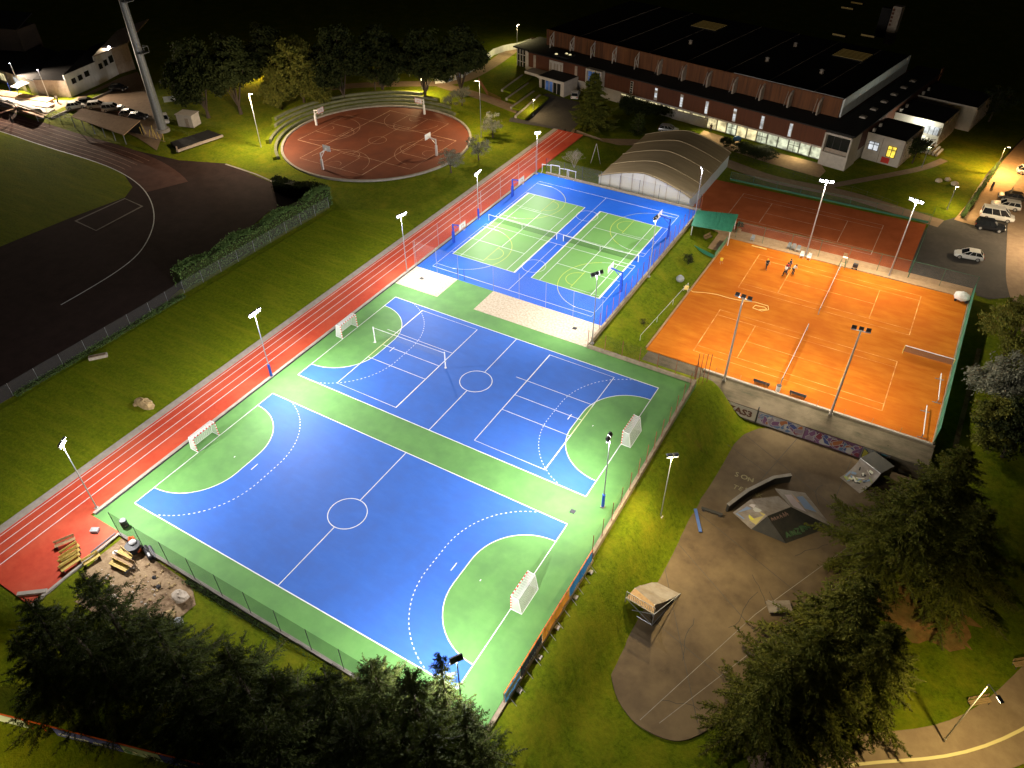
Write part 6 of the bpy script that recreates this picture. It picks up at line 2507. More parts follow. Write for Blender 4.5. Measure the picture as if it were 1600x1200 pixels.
for (q0, q1, z0, z1, g) in (((5, 130.4), (13, 133), 0.9, 2.5, 'glass_lit'), ((28, 138.3), (36, 141), 0.9, 2.6, 'glass_cold'), ((44, 144), (50, 146), 0.2, 2.3, 'glass_dark')):
    a, c = LP(*q0), LP(*q1)
    d = (c - a).normalized()
    nn = Vector((d.y, -d.x, 0)) * 0.06
    b = MB()
    b.slab(Vector((a.x, a.y, z0)) + nn, Vector((c.x, c.y, z0)) + nn, Vector((c.x, c.y, z1)) + nn, Vector((a.x, a.y, z1)) + nn, 0.05, g)
    b.build('window', root, W(root))
drape('clubhouse_yard', [tuple(LP(*p))[:2] for p in ((-60, 135), (60, 156), (112, 156), (190, 120), (215, 112), (262, 190), (245, 235), (215, 215), (118, 172), (68, 184), (-60, 160))], 'path', 0.0, flat=-0.02)
root = thing('terrace_platform', 'tiled terrace platform with steps in front of the clubhouse', 'terrace', tuple(LP(20, 160)))
for k in range(3):
    a, c = LP(-30, 149 + 6 * k), LP(76, 164 + 7 * k)
    a2, c2 = LP(-30, 140 + 6 * k), LP(86, 158 + 7 * k)
    b = MB()
    h = 0.7 - 0.22 * k
    b.slab(tuple(a + HZ * h), tuple(c + HZ * h), tuple(c2 + HZ * (h + .001)), tuple(a2 + HZ * (h + .001)), 0.4, ['paving', 'facade_white', 'concrete'][k])
    b.build('step', root, W(root))
root = thing('lawn_strip', 'bright strip of lawn edged by a kerb between terrace and parked cars', 'lawn bed', tuple(LP(110, 165)))
b = MB()
b.slab(LP(68, 181, .2), LP(80, 184, .2), LP(180, 138, .2), LP(172, 134, .2), 0.35, 'grass')
b.build('turf', root, W(root))
b = MB()
b.bar(LP(80, 184.5, .1), LP(181, 138.5, .1), 0.3, 0.4, 'concrete')
b.build('kerb_stone', root, W(root))
root = thing('terrace_canopy', 'small flat white canopy on blue posts on the clubhouse terrace', 'canopy', tuple(LP(30, 150)))
b = MB()
b.slab(LP(16, 135, 2.6), LP(27, 138, 2.6), LP(46, 129, 2.6), LP(33, 126.5, 2.6), 0.15, 'fascia_white')
b.build('canopy_roof', root, W(root))
for p in ((19, 148), (31, 151)):
    b = MB()
    q = LP(*p)
    b.tube(q, (q.x, q.y, 2.5), 0.09, 0.09, 'blue_pad', 8)
    b.build('post', root, W(root))
for i, (bp, H, lb, pw) in enumerate((((77, 154), 6.4, 'lit terrace lamp with starry white head nearest the lawn strip', 17000), ((33, 140), 6.0, 'second lit lamp of the clubhouse terrace, further left', 11000))):
    q = LP(*bp)
    street_lamp((q.x, q.y, 0.0), H, lb, pw, (1.0, 0.80, 0.60), 0.4, ang=-0.6, aim=16.0, lens='lens', mt='white_steel', group='terrace lamps of the clubhouse', r=0.1)
root = thing('wall_floodlight', 'starry white floodlight on the tallest clubhouse wall', 'wall lamp', tuple(LP(186, 116) + HZ * 6.2))
b = MB()
b.box((0, -0.1, 0.1), (0.6, 0.4, 0.4), 'dark_metal')
b.bar((0, 0.1, 0), (0, 0.6, 0), 0.1, 0.1, 'dark_metal')
hd = b.build('lamp_head', root)
b = MB()
b.box((0.15, -0.31, 0.08), (0.6, 0.03, 0.4), 'lens')
b.build('lens', hd)
spot(root, (0.5, -0.8, 0.0), (8, -14, -5), 11000, (1.0, 0.86, 0.62), 165)
root = thing('open_shed', 'long open shed with sloping tan sheet roof beside the parked cars', 'shed', tuple(LP(160, 200)))
b = MB()
b.slab(LP(111, 182, 2.2), LP(193, 211, 2.2), LP(219, 188, 2.9), LP(128, 169, 2.9), 0.12, 'paving')
b.build('roof', root, W(root))
b = MB()
for k in range(6):
    p = LP(112, 184, 2.0).lerp(LP(192, 210, 2.0), k / 5)
    b.tube((p.x, p.y, 0), (p.x, p.y, 2.1), 0.08, 0.08, 'grey_steel', 6)
p, q = LP(128, 171, 2.7), LP(218, 190, 2.7)
b.slab((p.x, p.y, 0), (q.x, q.y, 0), (q.x, q.y, 2.75), (p.x, p.y, 2.75), 0.1, 'mullion')
b.build('frame', root, W(root))
q = LP(297, 195)
root = thing('white_hut', 'small white cabin with one dark door on the dark lawn near the stadium mast', 'hut', (q.x, q.y, 0), 0.25)
b = MB()
b.box((0, 0, 1.2), (3.6, 2.6, 2.4), 'facade_white')
b.build('wall', root)
b = MB()
b.box((0, 0, 2.47), (3.9, 2.9, 0.12), 'facade_white')
b.build('roof', root)
b = MB()
b.box((0.5, -1.32, 0.95), (0.8, 0.04, 1.8), 'fin_grey')
dr = b.build('door', root)
b = MB()
b.tube((0.2, -1.36, 0.95), (0.2, -1.42, 0.95), 0.04, 0.04, 'dark_metal', 6)
b.build('handle', dr)
fence('white_rail', [LP(257, 160), LP(298, 155)], 1.2, 'white board rail behind the cabin on the dark lawn', 'white_steel', 'fascia_white', gap=2.5, r=0.05)
root = thing('scaffold_stand', 'jumble of pale posts and stand frames at the foot of the stadium mast', 'stand frame', tuple(LP(240, 215)))
b = MB()
rnd = random.Random(4)
for k in range(9):
    p = LP(212 + 5.5 * k, 207 + 1.5 * k + rnd.uniform(-3, 3))
    b.tube(p, p + Vector((rnd.uniform(-.5, .5), rnd.uniform(-.5, .5), rnd.uniform(1.4, 2.4))), 0.06, 0.06, 'wood_yellow', 6)
for k in range(4):
    p, q = LP(212 + 10 * k, 208 + 3 * k, 1.6), LP(225 + 11 * k, 212 + 3 * k, 1.6)
    b.tube(p, q, 0.05, 0.05, 'fin_grey', 6)
b.build('frame', root, W(root))
root = thing('landing_mat', 'large dark covered landing mat with pale edge boards at the end of the straight', 'landing mat', tuple(LP(310, 225)))
b = MB()
b.slab(LP(277, 232, .5), LP(345, 210, .5), LP(325, 203, .5), LP(266, 222, .5), 0.5, 'black')
b.build('mat', root, W(root))
b = MB()
b.bar(LP(277, 236, .4), LP(348, 212, .4), 0.4, 0.4, 'fin_grey')
b.bar(LP(277, 236, .4), LP(276, 230, .4), 0.3, 0.4, 'fin_grey')
b.build('edge_board', root, W(root))
for i, (p0, p1, lb) in enumerate((((18, 172), (58, 186), 'arched white team shelter at the clubhouse track edge, complete in view'), ((-18, 162), (13, 172), 'arched white team shelter cut by the left photo edge'))):
    a, c = LP(*p0), LP(*p1)
    d = (c - a).normalized()
    V = Vector((-d.y, d.x, 0))
    root = thing('team_shelter', lb, 'shelter', tuple(a), 0, 'team shelters')
    L = (c - a).length
    prof = [(0, 0.5), (0.1, 1.4), (0.5, 1.95), (1.1, 2.1), (1.6, 2.0)]
    b = MB()
    vs = [a + d * (L * q) + V * (1.7 - v) + HZ * z for v, z in prof for q in (0, 1)]
    b.add(vs, [(2 * k, 2 * k + 1, 2 * k + 3, 2 * k + 2) for k in range(4)], 'fascia_white')
    b.build('canopy', root, W(root))
    b = MB()
    for q in (0, 0.33, 0.66, 1):
        b.path([a + d * (L * q) + V * (1.7 - v) + HZ * (z - 0.03) for v, z in [(0, 0)] + prof], 0.06, 'white_steel', 6)
    b.build('frame', root, W(root))
    b = MB()
    b.bar(a + V * 1.3 + HZ * 0.45, c + V * 1.3 + HZ * 0.45, 0.4, 0.06, 'wood_plain')
    b.build('seat', root, W(root))
# faint dark house behind the clubhouse
root = thing('dark_house', 'dim brown house front barely lit behind the clubhouse roof', 'house', tuple(LP(20, 90, 0)))
b = MB()
a, c = LP(-25, 100), LP(50, 108)
b.slab((a.x, a.y, 0), (c.x, c.y, 0), (c.x, c.y, 9), (a.x, a.y, 9), 6, 'bark')
b.build('wall', root, W(root))
b = MB()
b.slab((a.x, a.y, 9.05), (c.x, c.y, 9.05), (c.x - 5, c.y + 8, 10.5), (a.x - 5, a.y + 8, 10.5), 0.3, 'roof_dark')
b.build('roof', root, W(root))

# ------------------------------------------------------------------ cars
def car(loc, rz, kind, paint_mt, label, group):
    root = thing('parked_car', label, 'car' if kind != 'van' else 'van', loc, rz, group)
    L, Wd, H = {'hatch': (4.1, 1.76, 1.47), 'wagon': (4.6, 1.80, 1.50), 'suv': (4.5, 1.86, 1.68), 'van': (5.2, 1.98, 2.05)}[kind]
    hl_, hw = L / 2, Wd / 2
    belt = 0.92 if kind in ('hatch', 'wagon') else 1.05
    if kind == 'van':
        nose, ws, rr = -0.2 * L + hl_ * 0.55, 0.28, 0.96
    # lower body lofted along x (front is +x)
    st = [(-hl_, 0.38, belt - 0.22, 0.80), (-hl_ + 0.12, 0.28, belt - 0.04, 0.93), (-hl_ * 0.55, 0.24, belt, 1.0), (0, 0.24, belt, 1.0), (hl_ * 0.42, 0.24, belt - 0.02, 1.0), (hl_ * 0.80, 0.26, belt - 0.14, 0.95), (hl_ - 0.10, 0.30, belt - 0.26, 0.84), (hl_, 0.38, belt - 0.40, 0.70)]
    b = MB()
    vs, n = [], 10
    for x, zb_, zt, f in st:
        w = hw * f
        vs += [(x, -w * 0.92, zb_), (x, -w, zb_ + 0.18), (x, -w, zt - 0.22), (x, -w * 0.95, zt - 0.06), (x, -w * 0.80, zt), (x, w * 0.80, zt), (x, w * 0.95, zt - 0.06), (x, w, zt - 0.22), (x, w, zb_ + 0.18), (x, w * 0.92, zb_)]
    fs = [(i * n + k, i * n + (k + 1) % n, (i + 1) * n + (k + 1) % n, (i + 1) * n + k) for i in range(len(st) - 1) for k in range(n)]
    fs += [tuple(range(n - 1, -1, -1)), tuple((len(st) - 1) * n + k for k in range(n))]
    b.add(vs, [f[::-1] for f in fs], paint_mt)
    # roof panel with pillars
    if kind == 'van':
        x0, x1, x2, x3 = -hl_ + 0.10, -hl_ + 0.18, hl_ * 0.30, hl_ * 0.74
    elif kind == 'hatch':
        x0, x1, x2, x3 = -hl_ + 0.12, -hl_ + 0.72, hl_ * 0.10, hl_ * 0.56
    elif kind == 'wagon':
        x0, x1, x2, x3 = -hl_ + 0.10, -hl_ + 0.40, hl_ * 0.08, hl_ * 0.42
    else:
        x0, x1, x2, x3 = -hl_ + 0.10, -hl_ + 0.34, hl_ * 0.10, hl_ * 0.44
    rw, bw = hw * 0.74, hw * 0.90
    b.box2((x1, -rw, H - 0.06), (x2, rw, H), paint_mt)
    for s in (-1, 1):
        for (xa, xb) in ((x0, x1), (lerp(x0, x3, .36), lerp(x1, x2, .36)), (lerp(x0, x3, .66), lerp(x1, x2, .70)), (x3, x2)):
            b.bar((xa, s * bw, belt - 0.04), (xb, s * (rw + 0.01), H - 0.02), 0.05, 0.06, paint_mt)
    b.build('body', root, smooth=False)
    b = MB()
    g = 0.02
    vs = [(x0 + .03, -bw + g, belt - .03), (x3 - .03, -bw + g, belt - .03), (x3 - .03, bw - g, belt - .03), (x0 + .03, bw - g, belt - .03), (x1, -rw + g, H - .065), (x2, -rw + g, H - .065), (x2, rw - g, H - .065), (x1, rw - g, H - .065)]
    b.add(vs, [(0, 1, 5, 4), (1, 2, 6, 5), (2, 3, 7, 6), (3, 0, 4, 7), (4, 5, 6, 7)], 'car_glass')
    b.build('windows', root)
    for sx in (-0.62, 0.62):
        for sy in (-1, 1):
            b = MB()
            c = Vector((hl_ * sx, sy * (hw - 0.10), 0.33))
            b.tube(c - Vector((0, 0.11, 0)), c + Vector((0, 0.11, 0)), 0.33, 0.33, 'tyre', 16)
            wv = b.build('wheel', root)
            b = MB()
            b.tube(c + Vector((0, sy * 0.105, 0)), c + Vector((0, sy * 0.125, 0)), 0.21, 0.20, 'car_silver', 12)
            b.build('rim', wv)
    for sy in (-1, 1):
        b = MB()
        b.box((hl_ - 0.10, sy * hw * 0.62, belt - 0.36), (0.16, 0.36, 0.14), 'headlamp')
        b.build('headlight', root)
        b = MB()
        b.box((-hl_ + 0.04, sy * hw * 0.70, belt - 0.22), (0.12, 0.22, 0.22), 'tail_lamp')
        b.build('tail_light', root)
        b = MB()
        b.box((hl_ * 0.36, sy * (hw + 0.08), belt + 0.05), (0.12, 0.16, 0.12), paint_mt)
        b.build('mirror', root)
    return root


PG = 'cars in the lot right of the clay courts'


def pcar(px, py, rz, kind, mt, label, group=PG):
    q = att(px, py, 0.06)
    return car(tuple(q), rz, kind, mt, label, group)


pcar(1512, 403, PI + 0.12, 'hatch', 'car_white', 'white hatchback parked alone on the asphalt nearest the clay')
pcar(1545, 358, 0.10, 'suv', 'car_black', 'black car parked tight beside the white van')
pcar(1556, 342, 0.10, 'van', 'car_white', 'white van with dark side windows between black and beige cars')
pcar(1570, 325, PI + 0.08, 'wagon', 'car_white', 'pale estate car parked beyond the white van')
pcar(1578, 312, PI + 0.08, 'hatch', 'car_dark', 'dark car behind the pale estate, half hidden')
pcar(1606, 272, 0.1, 'hatch', 'car_white', 'white car cut by the right photo edge beside the amber lane')
q = att(899, 150)
car(tuple(att(899, 152, 0.08)), 1.9, 'hatch', 'car_white', 'pale car on the dark forecourt by the hall entrance', None)
car(tuple(att(1063, 0 + 208, 0.08)) if False else tuple(att(1044, 206, 0.08)), 0.2, 'hatch', 'car_silver', 'silver car half hidden behind the round bushes at the tent', None)
LGc = 'cars beside the open shed'
for px, py, rz, k, mt, lb in ((186, 141, 0.5, 'hatch', 'car_black', 'black car with bright windscreen alone near the lawn strip'), (138, 163, 0.9, 'hatch', 'car_dark', 'dark car nearest the lawn strip in the row by the shed'), (120, 169, 0.9, 'hatch', 'car_white', 'bright white car end of the row by the shed roof corner'), (155, 168, 0.8, 'wagon', 'car_white', 'white car with grey hood in the row by the shed'), (178, 173, 0.75, 'suv', 'car_silver', 'silver car in the middle of the row by the shed'), (203, 181, 0.8, 'hatch', 'car_silver', 'grey car behind the shed roof end'), (217, 186, 0.8, 'hatch', 'car_black', 'black car with shiny roof behind the shed roof end'), (258, 190, -0.6, 'hatch', 'car_white', 'white car parked in shadow at the stadium mast foot')):
    q = at(px, py, 0.02)
    car((q.x, q.y, 0.0), rz, k, mt, lb, LGc)
q = att(1400 + 107, 190 + 103)
root = thing('lane_bollard', 'small dark bollard standing on the amber lit lane', 'bollard', tuple(att(1550, 293, 0.05)))
b = MB()
b.tube((0, 0, 0), (0, 0, 0.85), 0.22, 0.18, 'dark_metal', 10)
b.build('post', root)
b = MB()
b.ball((0, 0, 0.9), 0.2, 'dark_metal', 10, 6)
b.build('cap', root)
for (px, py, r, lb) in ((1466, 284, 0.55, 'tan boulder on the dark lawn, left of three'), (1480, 282, 0.5, 'pale boulder on the dark lawn, middle of three'), (1491, 289, 0.6, 'pale speckled boulder on the dark lawn, right of three')):
    q = att(px, py)
    b = MB()
    b.ball((0, 0, r * 0.4), r, 'pale_rock', 10, 7, (1.1, 0.9, 0.8), 0.14)
    o = b.build('boulder')
    o.location = q
    tag(o, lb, 'boulder', 'boulders on the hall lawn')


# ------------------------------------------------------------------ people
def person(loc, rz, label, shirt, trousers, hair, pose='stand', hat=None):
    root = thing('person', label, 'person', loc, rz)
    P = {'hip': (0, 0, 0.95), 'chest': (0, 0.02, 1.32), 'neck': (0, 0.01, 1.47), 'head': (0, -0.02, 1.62), 'top': (0, -0.01, 1.74)}
    if pose == 'step':
        legs = {-1: ((-0.10, 0, 0.90), (-0.11, -0.24, 0.52), (-0.11, -0.26, 0.09), (-0.11, -0.42, 0.04)), 1: ((0.10, 0, 0.90), (0.11, 0.08, 0.50), (0.11, 0.40, 0.16), (0.11, 0.30, 0.04))}
        arms = {-1: ((-0.19, 0, 1.41), (-0.25, 0.18, 1.18), (-0.22, 0.10, 0.94)), 1: ((0.19, 0, 1.41), (0.26, -0.20, 1.20), (0.22, -0.42, 1.10))}
    elif pose == 'bend':
        P.update({'chest': (0, -0.20, 1.25), 'neck': (0, -0.32, 1.35), 'head': (0, -0.42, 1.44), 'top': (0, -0.47, 1.54)})
        legs = {s: ((s * 0.10, 0, 0.90), (s * 0.14, -0.14, 0.50), (s * 0.15, 0.02, 0.09), (s * 0.16, -0.15, 0.04)) for s in (-1, 1)}
        arms = {s: ((s * 0.19, -0.26, 1.30), (s * 0.24, -0.42, 1.06), (s * 0.16, -0.52, 0.84)) for s in (-1, 1)}
    else:
        legs = {s: ((s * 0.10, 0, 0.90), (s * 0.11, -0.02, 0.50), (s * 0.12, 0.02, 0.09), (s * 0.14, -0.15, 0.04)) for s in (-1, 1)}
        arms = {-1: ((-0.19, 0, 1.41), (-0.25, 0.02, 1.14), (-0.22, -0.10, 0.88)), 1: ((0.19, 0, 1.41), (0.26, -0.04, 1.15), (0.20, -0.24, 1.00))}

    def skin(name, V, E, Rr, mt, parent, sub=1):
        me = bpy.data.meshes.new(name)
        me.from_pydata(V, E, [])
        me.materials.append(MATS[mt])
        o = bpy.data.objects.new(name, me)
        COL.objects.link(o)
        o.parent = parent
        me.skin_vertices or me.attributes
        md = o.modifiers.new('skin', 'SKIN')
        bpy.context.view_layer.update()
        if not me.skin_vertices:
            bm = bmesh.new()
            bm.from_mesh(me)
            bm.verts.layers.skin.verify()
            bm.to_mesh(me)
            bm.free()
        for i, r in enumerate(Rr):
            me.skin_vertices[0].data[i].radius = (r, r)
            me.skin_vertices[0].data[i].use_root = (i == 0)
        s = o.modifiers.new('subsurf', 'SUBSURF')
        s.levels = s.render_levels = sub
        return o
    V, E, R = [P['hip'], P['chest'], P['neck'], P['head'], P['top']], [(0, 1), (1, 2), (2, 3), (3, 4)], [0.13, 0.15, 0.055, 0.095, 0.075]
    for s in (-1, 1):
        pr = 0
        for p, r in zip(legs[s], (0.085, 0.06, 0.042, 0.035)):
            V.append(p); R.append(r); E.append((pr, len(V) - 1)); pr = len(V) - 1
        pr = 1
        for p, r in zip(arms[s], (0.058, 0.042, 0.030)):
            V.append(p); R.append(r); E.append((pr, len(V) - 1)); pr = len(V) - 1
        # palm, fingers and thumb
        a, c = Vector(arms[s][1]), Vector(arms[s][2])
        d = (c - a).normalized()
        V.append(tuple(c + d * 0.07)); R.append(0.030); E.append((pr, len(V) - 1)); palm = len(V) - 1
        side = Vector((s, 0, 0)).cross(d).normalized()
        for k, ln in enumerate((0.075, 0.085, 0.08, 0.06)):
            V.append(tuple(c + d * (0.07 + ln) + side * (0.021 * (k - 1.5)) - Vector((s * 0.015, 0, 0)))); R.append(0.009); E.append((palm, len(V) - 1))
        V.append(tuple(c + d * 0.06 + side * 0.055)); R.append(0.011); E.append((pr, len(V) - 1))
    skin('body', V, E, R, 'skin', root)
    # shirt
    V, E, R = [P['hip'], P['chest'], tuple(Vector(P['neck']) - Vector((0, 0, 0.03)))], [(0, 1), (1, 2)], [0.165, 0.19, 0.085]
    for s in (-1, 1):
        V.append(arms[s][0]); R.append(0.085); E.append((1, len(V) - 1))
        V.append(tuple(Vector(arms[s][0]).lerp(Vector(arms[s][1]), 0.8))); R.append(0.068); E.append((len(V) - 2, len(V) - 1))
    skin('shirt', V, E, R, shirt, root)
    V, E, R = [tuple(Vector(P['hip']) + Vector((0, 0, 0.03)))], [], [0.16]
    for s in (-1, 1):
        pr = 0
        for p, r in zip(legs[s][:3], (0.115, 0.085, 0.065)):
            V.append(p); R.append(r); E.append((pr, len(V) - 1)); pr = len(V) - 1
    skin('trousers', V, E, R, trousers, root)
    b = MB()
    hd = Vector(P['head'])
    b.ball(hd + Vector((0, 0.025, 0.045)), 0.125, hair, 12, 8, (0.92, 1.0, 0.95))
    b.build('hair', root, smooth=True)
    b = MB()
    f = hd + Vector((0, -0.10, 0))
    b.ball(f + Vector((0, -0.012, -0.012)), 0.02, 'skin', 6, 5)
    for s in (-1, 1):
        b.ball(f + Vector((s * 0.035, 0.0, 0.025)), 0.012, 'black', 6, 4)
        b.ball(hd + Vector((s * 0.098, 0.0, 0.0)), 0.025, 'skin', 6, 5, (0.5, 1, 1.2))
    b.box(f + Vector((0, -0.002, -0.05)), (0.05, 0.012, 0.012), 'cloth_red')
    b.build('face', root)
    for s in (-1, 1):
        b = MB()
        a, t_ = Vector(legs[s][2]), Vector(legs[s][3])
        b.bar(a + Vector((0, 0.07, -0.04)), t_ + Vector((0, -0.06, 0.0)), 0.10, 0.09, 'cloth_black')
        b.build('shoe', root)
    return root


q = at(1197, 420, CZ)
person((q.x, q.y, CZ), 0.6, 'person in black with yellow cap walking alone behind the baseline of the far clay court', 'cloth_black', 'cloth_black', 'cloth_yellow', 'step')
for px, py, rz, sh, tr, ha, ps, lb in ((1233, 420, 1.2, 'cloth_navy', 'cloth_navy', 'hair_dark', 'stand', 'person in navy furthest back in the group on the clay service line'), (1226, 430, -0.5, 'cloth_white', 'cloth_black', 'hair_dark', 'step', 'person in white shirt and dark trousers at the left of the clay group'), (1238, 428, 2.4, 'cloth_white', 'cloth_black', 'hair_dark', 'bend', 'person in white shirt leaning at the right of the clay group'), (1228, 426, 0.5, 'cloth_red', 'cloth_navy', 'hair_dark', 'stand', 'person in red top in the middle of the clay group')):
    q = at(px, py, CZ)
    person((q.x, q.y, CZ), rz, lb, sh, tr, ha, ps)
q = at(20, 192, 0)
person((q.x, q.y, -0.04), 1.0, 'person in dark clothes running on the floodlit athletics straight', 'cloth_black', 'cloth_black', 'hair_dark', 'step')
q = at(28, 176, 0)
person((q.x, q.y, -0.04), -0.6, 'person in red top beside the arched team shelter', 'cloth_red', 'cloth_black', 'hair_dark')
q = at(91, 161, 0)
person((q.x, q.y, 0.0), 2.0, 'person in pale top standing at the corner of the clubhouse terrace', 'cloth_white', 'cloth_black', 'hair_dark')
p = hl(hs(1106, 205, 0.6), -0.4, 0.1)
person(tuple(p), 0.3, 'person in dark clothes standing outside the lit glass front of the hall', 'cloth_black', 'cloth_navy', 'hair_dark')
# motor scooter at the hall garden
q = att(1151, 222, 0.08)
root = thing('motor_scooter', 'dark blue scooter under a cover parked at the lit hall front', 'scooter', tuple(q), 0.6)
b = MB()
b.ball((0, 0, 0.75), 0.75, 'tarp', 12, 8, (1.2, 0.5, 0.75), 0.06)
b.build('cover', root)
for s in (-1, 1):
    b = MB()
    b.tube((s * 0.6, -0.06, 0.26), (s * 0.6, 0.06, 0.26), 0.26, 0.26, 'tyre', 14)
    b.build('wheel', root)
# park benches bottom right
for px, py, lb in ((1528, 1100, 'pale park bench next to the tall lamp by the curved road'), (1597, 1040, 'pale park bench at the right photo edge below the trees')):
    p = at(px, py, -4.6)
    z = hgt(p.x, p.y)
    p = at(px, py, z)
    bench(p.x, p.y, z, 0.7, lb, 'park benches by the curved road', 2.0, 'wood_plain')
# slope handrail posts etc.
# ------------------------------------------------------------------ vegetation
def crown_obj(name, vs, fs, mt, parent, extra=None, mi=None):
    me = bpy.data.meshes.new(name)
    me.from_pydata(vs, [], fs)
    me.materials.append(MATS[mt])
    if extra:
        me.materials.append(MATS[extra])
        me.polygons.foreach_set('material_index', mi)
    me.update()
    o = bpy.data.objects.new(name, me)
    COL.objects.link(o)
    o.parent = parent
    return o


def conifer_mesh(seed, H, R, nb=60, droop=0.35, mt='conifer', brush=0.40, wid=0.024, base=0.05, step=0.085, npb=5, sec=6, per=5):
    """spruce: trunk, whorls of long boughs, every bough and side shoot a bottle brush of needles"""
    rnd = random.Random(seed)
    tr = MB()
    lean = Vector((rnd.uniform(-.03, .03), rnd.uniform(-.03, .03), 1))
    k = 8
    for i in range(k):
        a, c = i / k, (i + 1) / k
        tr.tube(lean * (H * a), lean * (H * c), 0.30 * (1 - a) * H / 14 + 0.03, 0.30 * (1 - c) * H / 14 + 0.02, 'bark', 8, cap=(i == 0))
    vs, fs = [], []

    def brush_along(pt, L, r0, r1, n_):
        n = max(4, int(L / step))
        for q in range(n + 1):
            s = q / n
            p = pt(s)
            tan = (pt(min(1.0, s + 0.06)) - pt(max(0.0, s - 0.06))).normalized()
            r = lerp(r0, r1, s) * rnd.uniform(0.75, 1.2)
            for _ in range(n_):
                x, y, z = rnd.gauss(0, 1), rnd.gauss(0, 1), rnd.gauss(0, 0.8) - 0.35
                a = (Vector((x, y, z)).normalized() + tan * rnd.uniform(0.5, 1.3)).normalized()
                wv = a.cross(Vector((y, -z, x))).normalized() * (wid * rnd.uniform(0.7, 1.4))
                k0 = len(vs)
                vs.extend((tuple(p - wv * 0.6), tuple(p + a * r * 0.45 + wv), tuple(p + a * r), tuple(p + a * r * 0.45 - wv)))
                fs.append((k0, k0 + 1, k0 + 2, k0 + 3))
    brush_along(lambda s: lean * (H * (0.80 + 0.22 * s)), H * 0.22, 0.45, 0.12, npb + 2)
    ang = rnd.uniform(0, 6.28)
    nw = max(1, nb // per)
    for i in range(nb):
        wh = i // per
        t = base + (0.97 - base) * (wh / nw) ** 0.88 + rnd.uniform(-0.010, 0.010)
        ang += 6.283 / per + rnd.uniform(-0.28, 0.28) + (0.55 if i % per == 0 else 0)
        L = R * (1 - t) ** 0.85 * rnd.choice((0.6, 0.85, 1.0, 1.15, 1.3)) + 0.35
        d = Vector((math.cos(ang), math.sin(ang), 0))
        side = Vector((-d.y, d.x, 0))
        up0 = rnd.uniform(0.0, 0.25) + (1.1 * (t - 0.70) if t > 0.70 else 0)
        dr = droop * rnd.uniform(0.7, 1.5)
        tipup = rnd.uniform(0.10, 0.30)
        o = lean * (H * t)
        bend = rnd.uniform(-0.25, 0.25)

        def pt(s):
            return o + d * (L * s) + side * (L * bend * s * s) + Vector((0, 0, L * (up0 * s - dr * s * s + tipup * s ** 4)))
        for q in range(4):
            tr.tube(pt(q / 4), pt((q + 1) / 4), 0.012 + 0.03 * (1 - q / 4) * L / 4, 0.010 + 0.03 * (1 - (q + 1) / 4) * L / 4, 'bark', 4, cap=False)
        f = 0.65 + 0.35 * min(1.0, L / 3)
        brush_along(lambda s: pt(0.12 + 0.88 * s), L * 0.88, brush * f, brush * 0.35, npb)
        ns = max(2, int(sec * L / R + 0.5))
        for q in range(ns * 2):
            s0 = 0.22 + 0.66 * (q // 2 + rnd.random() * 0.6) / ns
            sg = 1 if q % 2 else -1
            p0 = pt(min(0.95, s0))
            tan = (pt(min(1, s0 + 0.05)) - pt(s0 - 0.05)).normalized()
            l2 = L * rnd.uniform(0.16, 0.34) * (1.15 - s0) + 0.22
            d2 = (tan * rnd.uniform(0.7, 1.0) + side * sg * rnd.uniform(0.5, 0.9)).normalized()
            dz = rnd.uniform(0.15, 0.5)
            brush_along(lambda s: p0 + d2 * (l2 * s) + Vector((0, 0, -dz * l2 * s * s)), l2, brush * 0.62, brush * 0.25, npb - 1)
    return tr, vs, fs


def make_conifer(seed, H, R, label, group, loc, rz=0, mt='conifer', name='conifer_tree', **kw):
    root = thing(name, label, 'tree', loc, rz, group)
    tr, vs, fs = conifer_mesh(seed, H, R, mt=mt, **kw)
    tr.build('trunk', root)
    crown_obj('crown', vs, fs, mt, root)
    return root


def tipped(px, py, H, zb):
    p = at(px, py, zb + H)
    z = hgt(p.x, p.y)
    p = at(px, py, z + H)
    return (p.x, p.y, z - 0.1)


FGc = 'dark conifers below the near pitch'
prot = {}
fg = [
    (40, 938, 12.0, 'A', 'dark conifer at the left photo edge below the end of the red track'),
    (136, 893, 13.0, 'B', 'dark conifer whose pointed branch tip overlaps the stacked yellow benches'),
    (225, 955, 12.5, 'A', 'dark conifer just under the dirt yard with its stones'),
    (112, 965, 12.0, 'C', 'broad dark conifer behind the bench side conifers on the left'),
    (345, 1000, 14.0, 'C', 'dark conifer below the grass patch between yard and net fence'),
    (425, 1045, 14.0, 'A', 'dark conifer touching the lower end of the green net fence'),
    (500, 1040, 12.5, 'B', 'dark conifer overlapping the foot of the net fence'),
    (585, 1024, 11.0, 'C', 'conifer with bright lit bushy top against the green court edge'),
    (643, 1048, 13.0, 'A', 'conifer with small lit crest between two brighter tops'),
    (686, 1016, 12.6, 'D', 'slim conifer with the brightest tip pointing over the blue corner'),
    (716, 1100, 11.0, 'B', 'conifer nearest the white and blue banner with yellow lit boughs'),
    (262, 1035, 13.0, 'B', 'dark conifer above the blue banner with white script'),
    (390, 1125, 16.0, 'C', 'dark conifer at the bottom edge left of centre'),
    (540, 1120, 16.0, 'A', 'dark conifer at the bottom edge under the lit bushy top'),
    (655, 1130, 15.0, 'B', 'dark conifer at the bottom edge under the slim bright tip'),
    (18, 1000, 11.0, 'B', 'dark conifer at the left edge above the pale blue banner'),
    (470, 1190, 17.0, 'D', 'dark conifer cut by the bottom edge below the banners end'),
]
spec = {'A': (3, 14.0, 4.6), 'B': (8, 14.0, 4.2), 'C': (15, 14.0, 5.2), 'D': (21, 14.5, 2.5)}
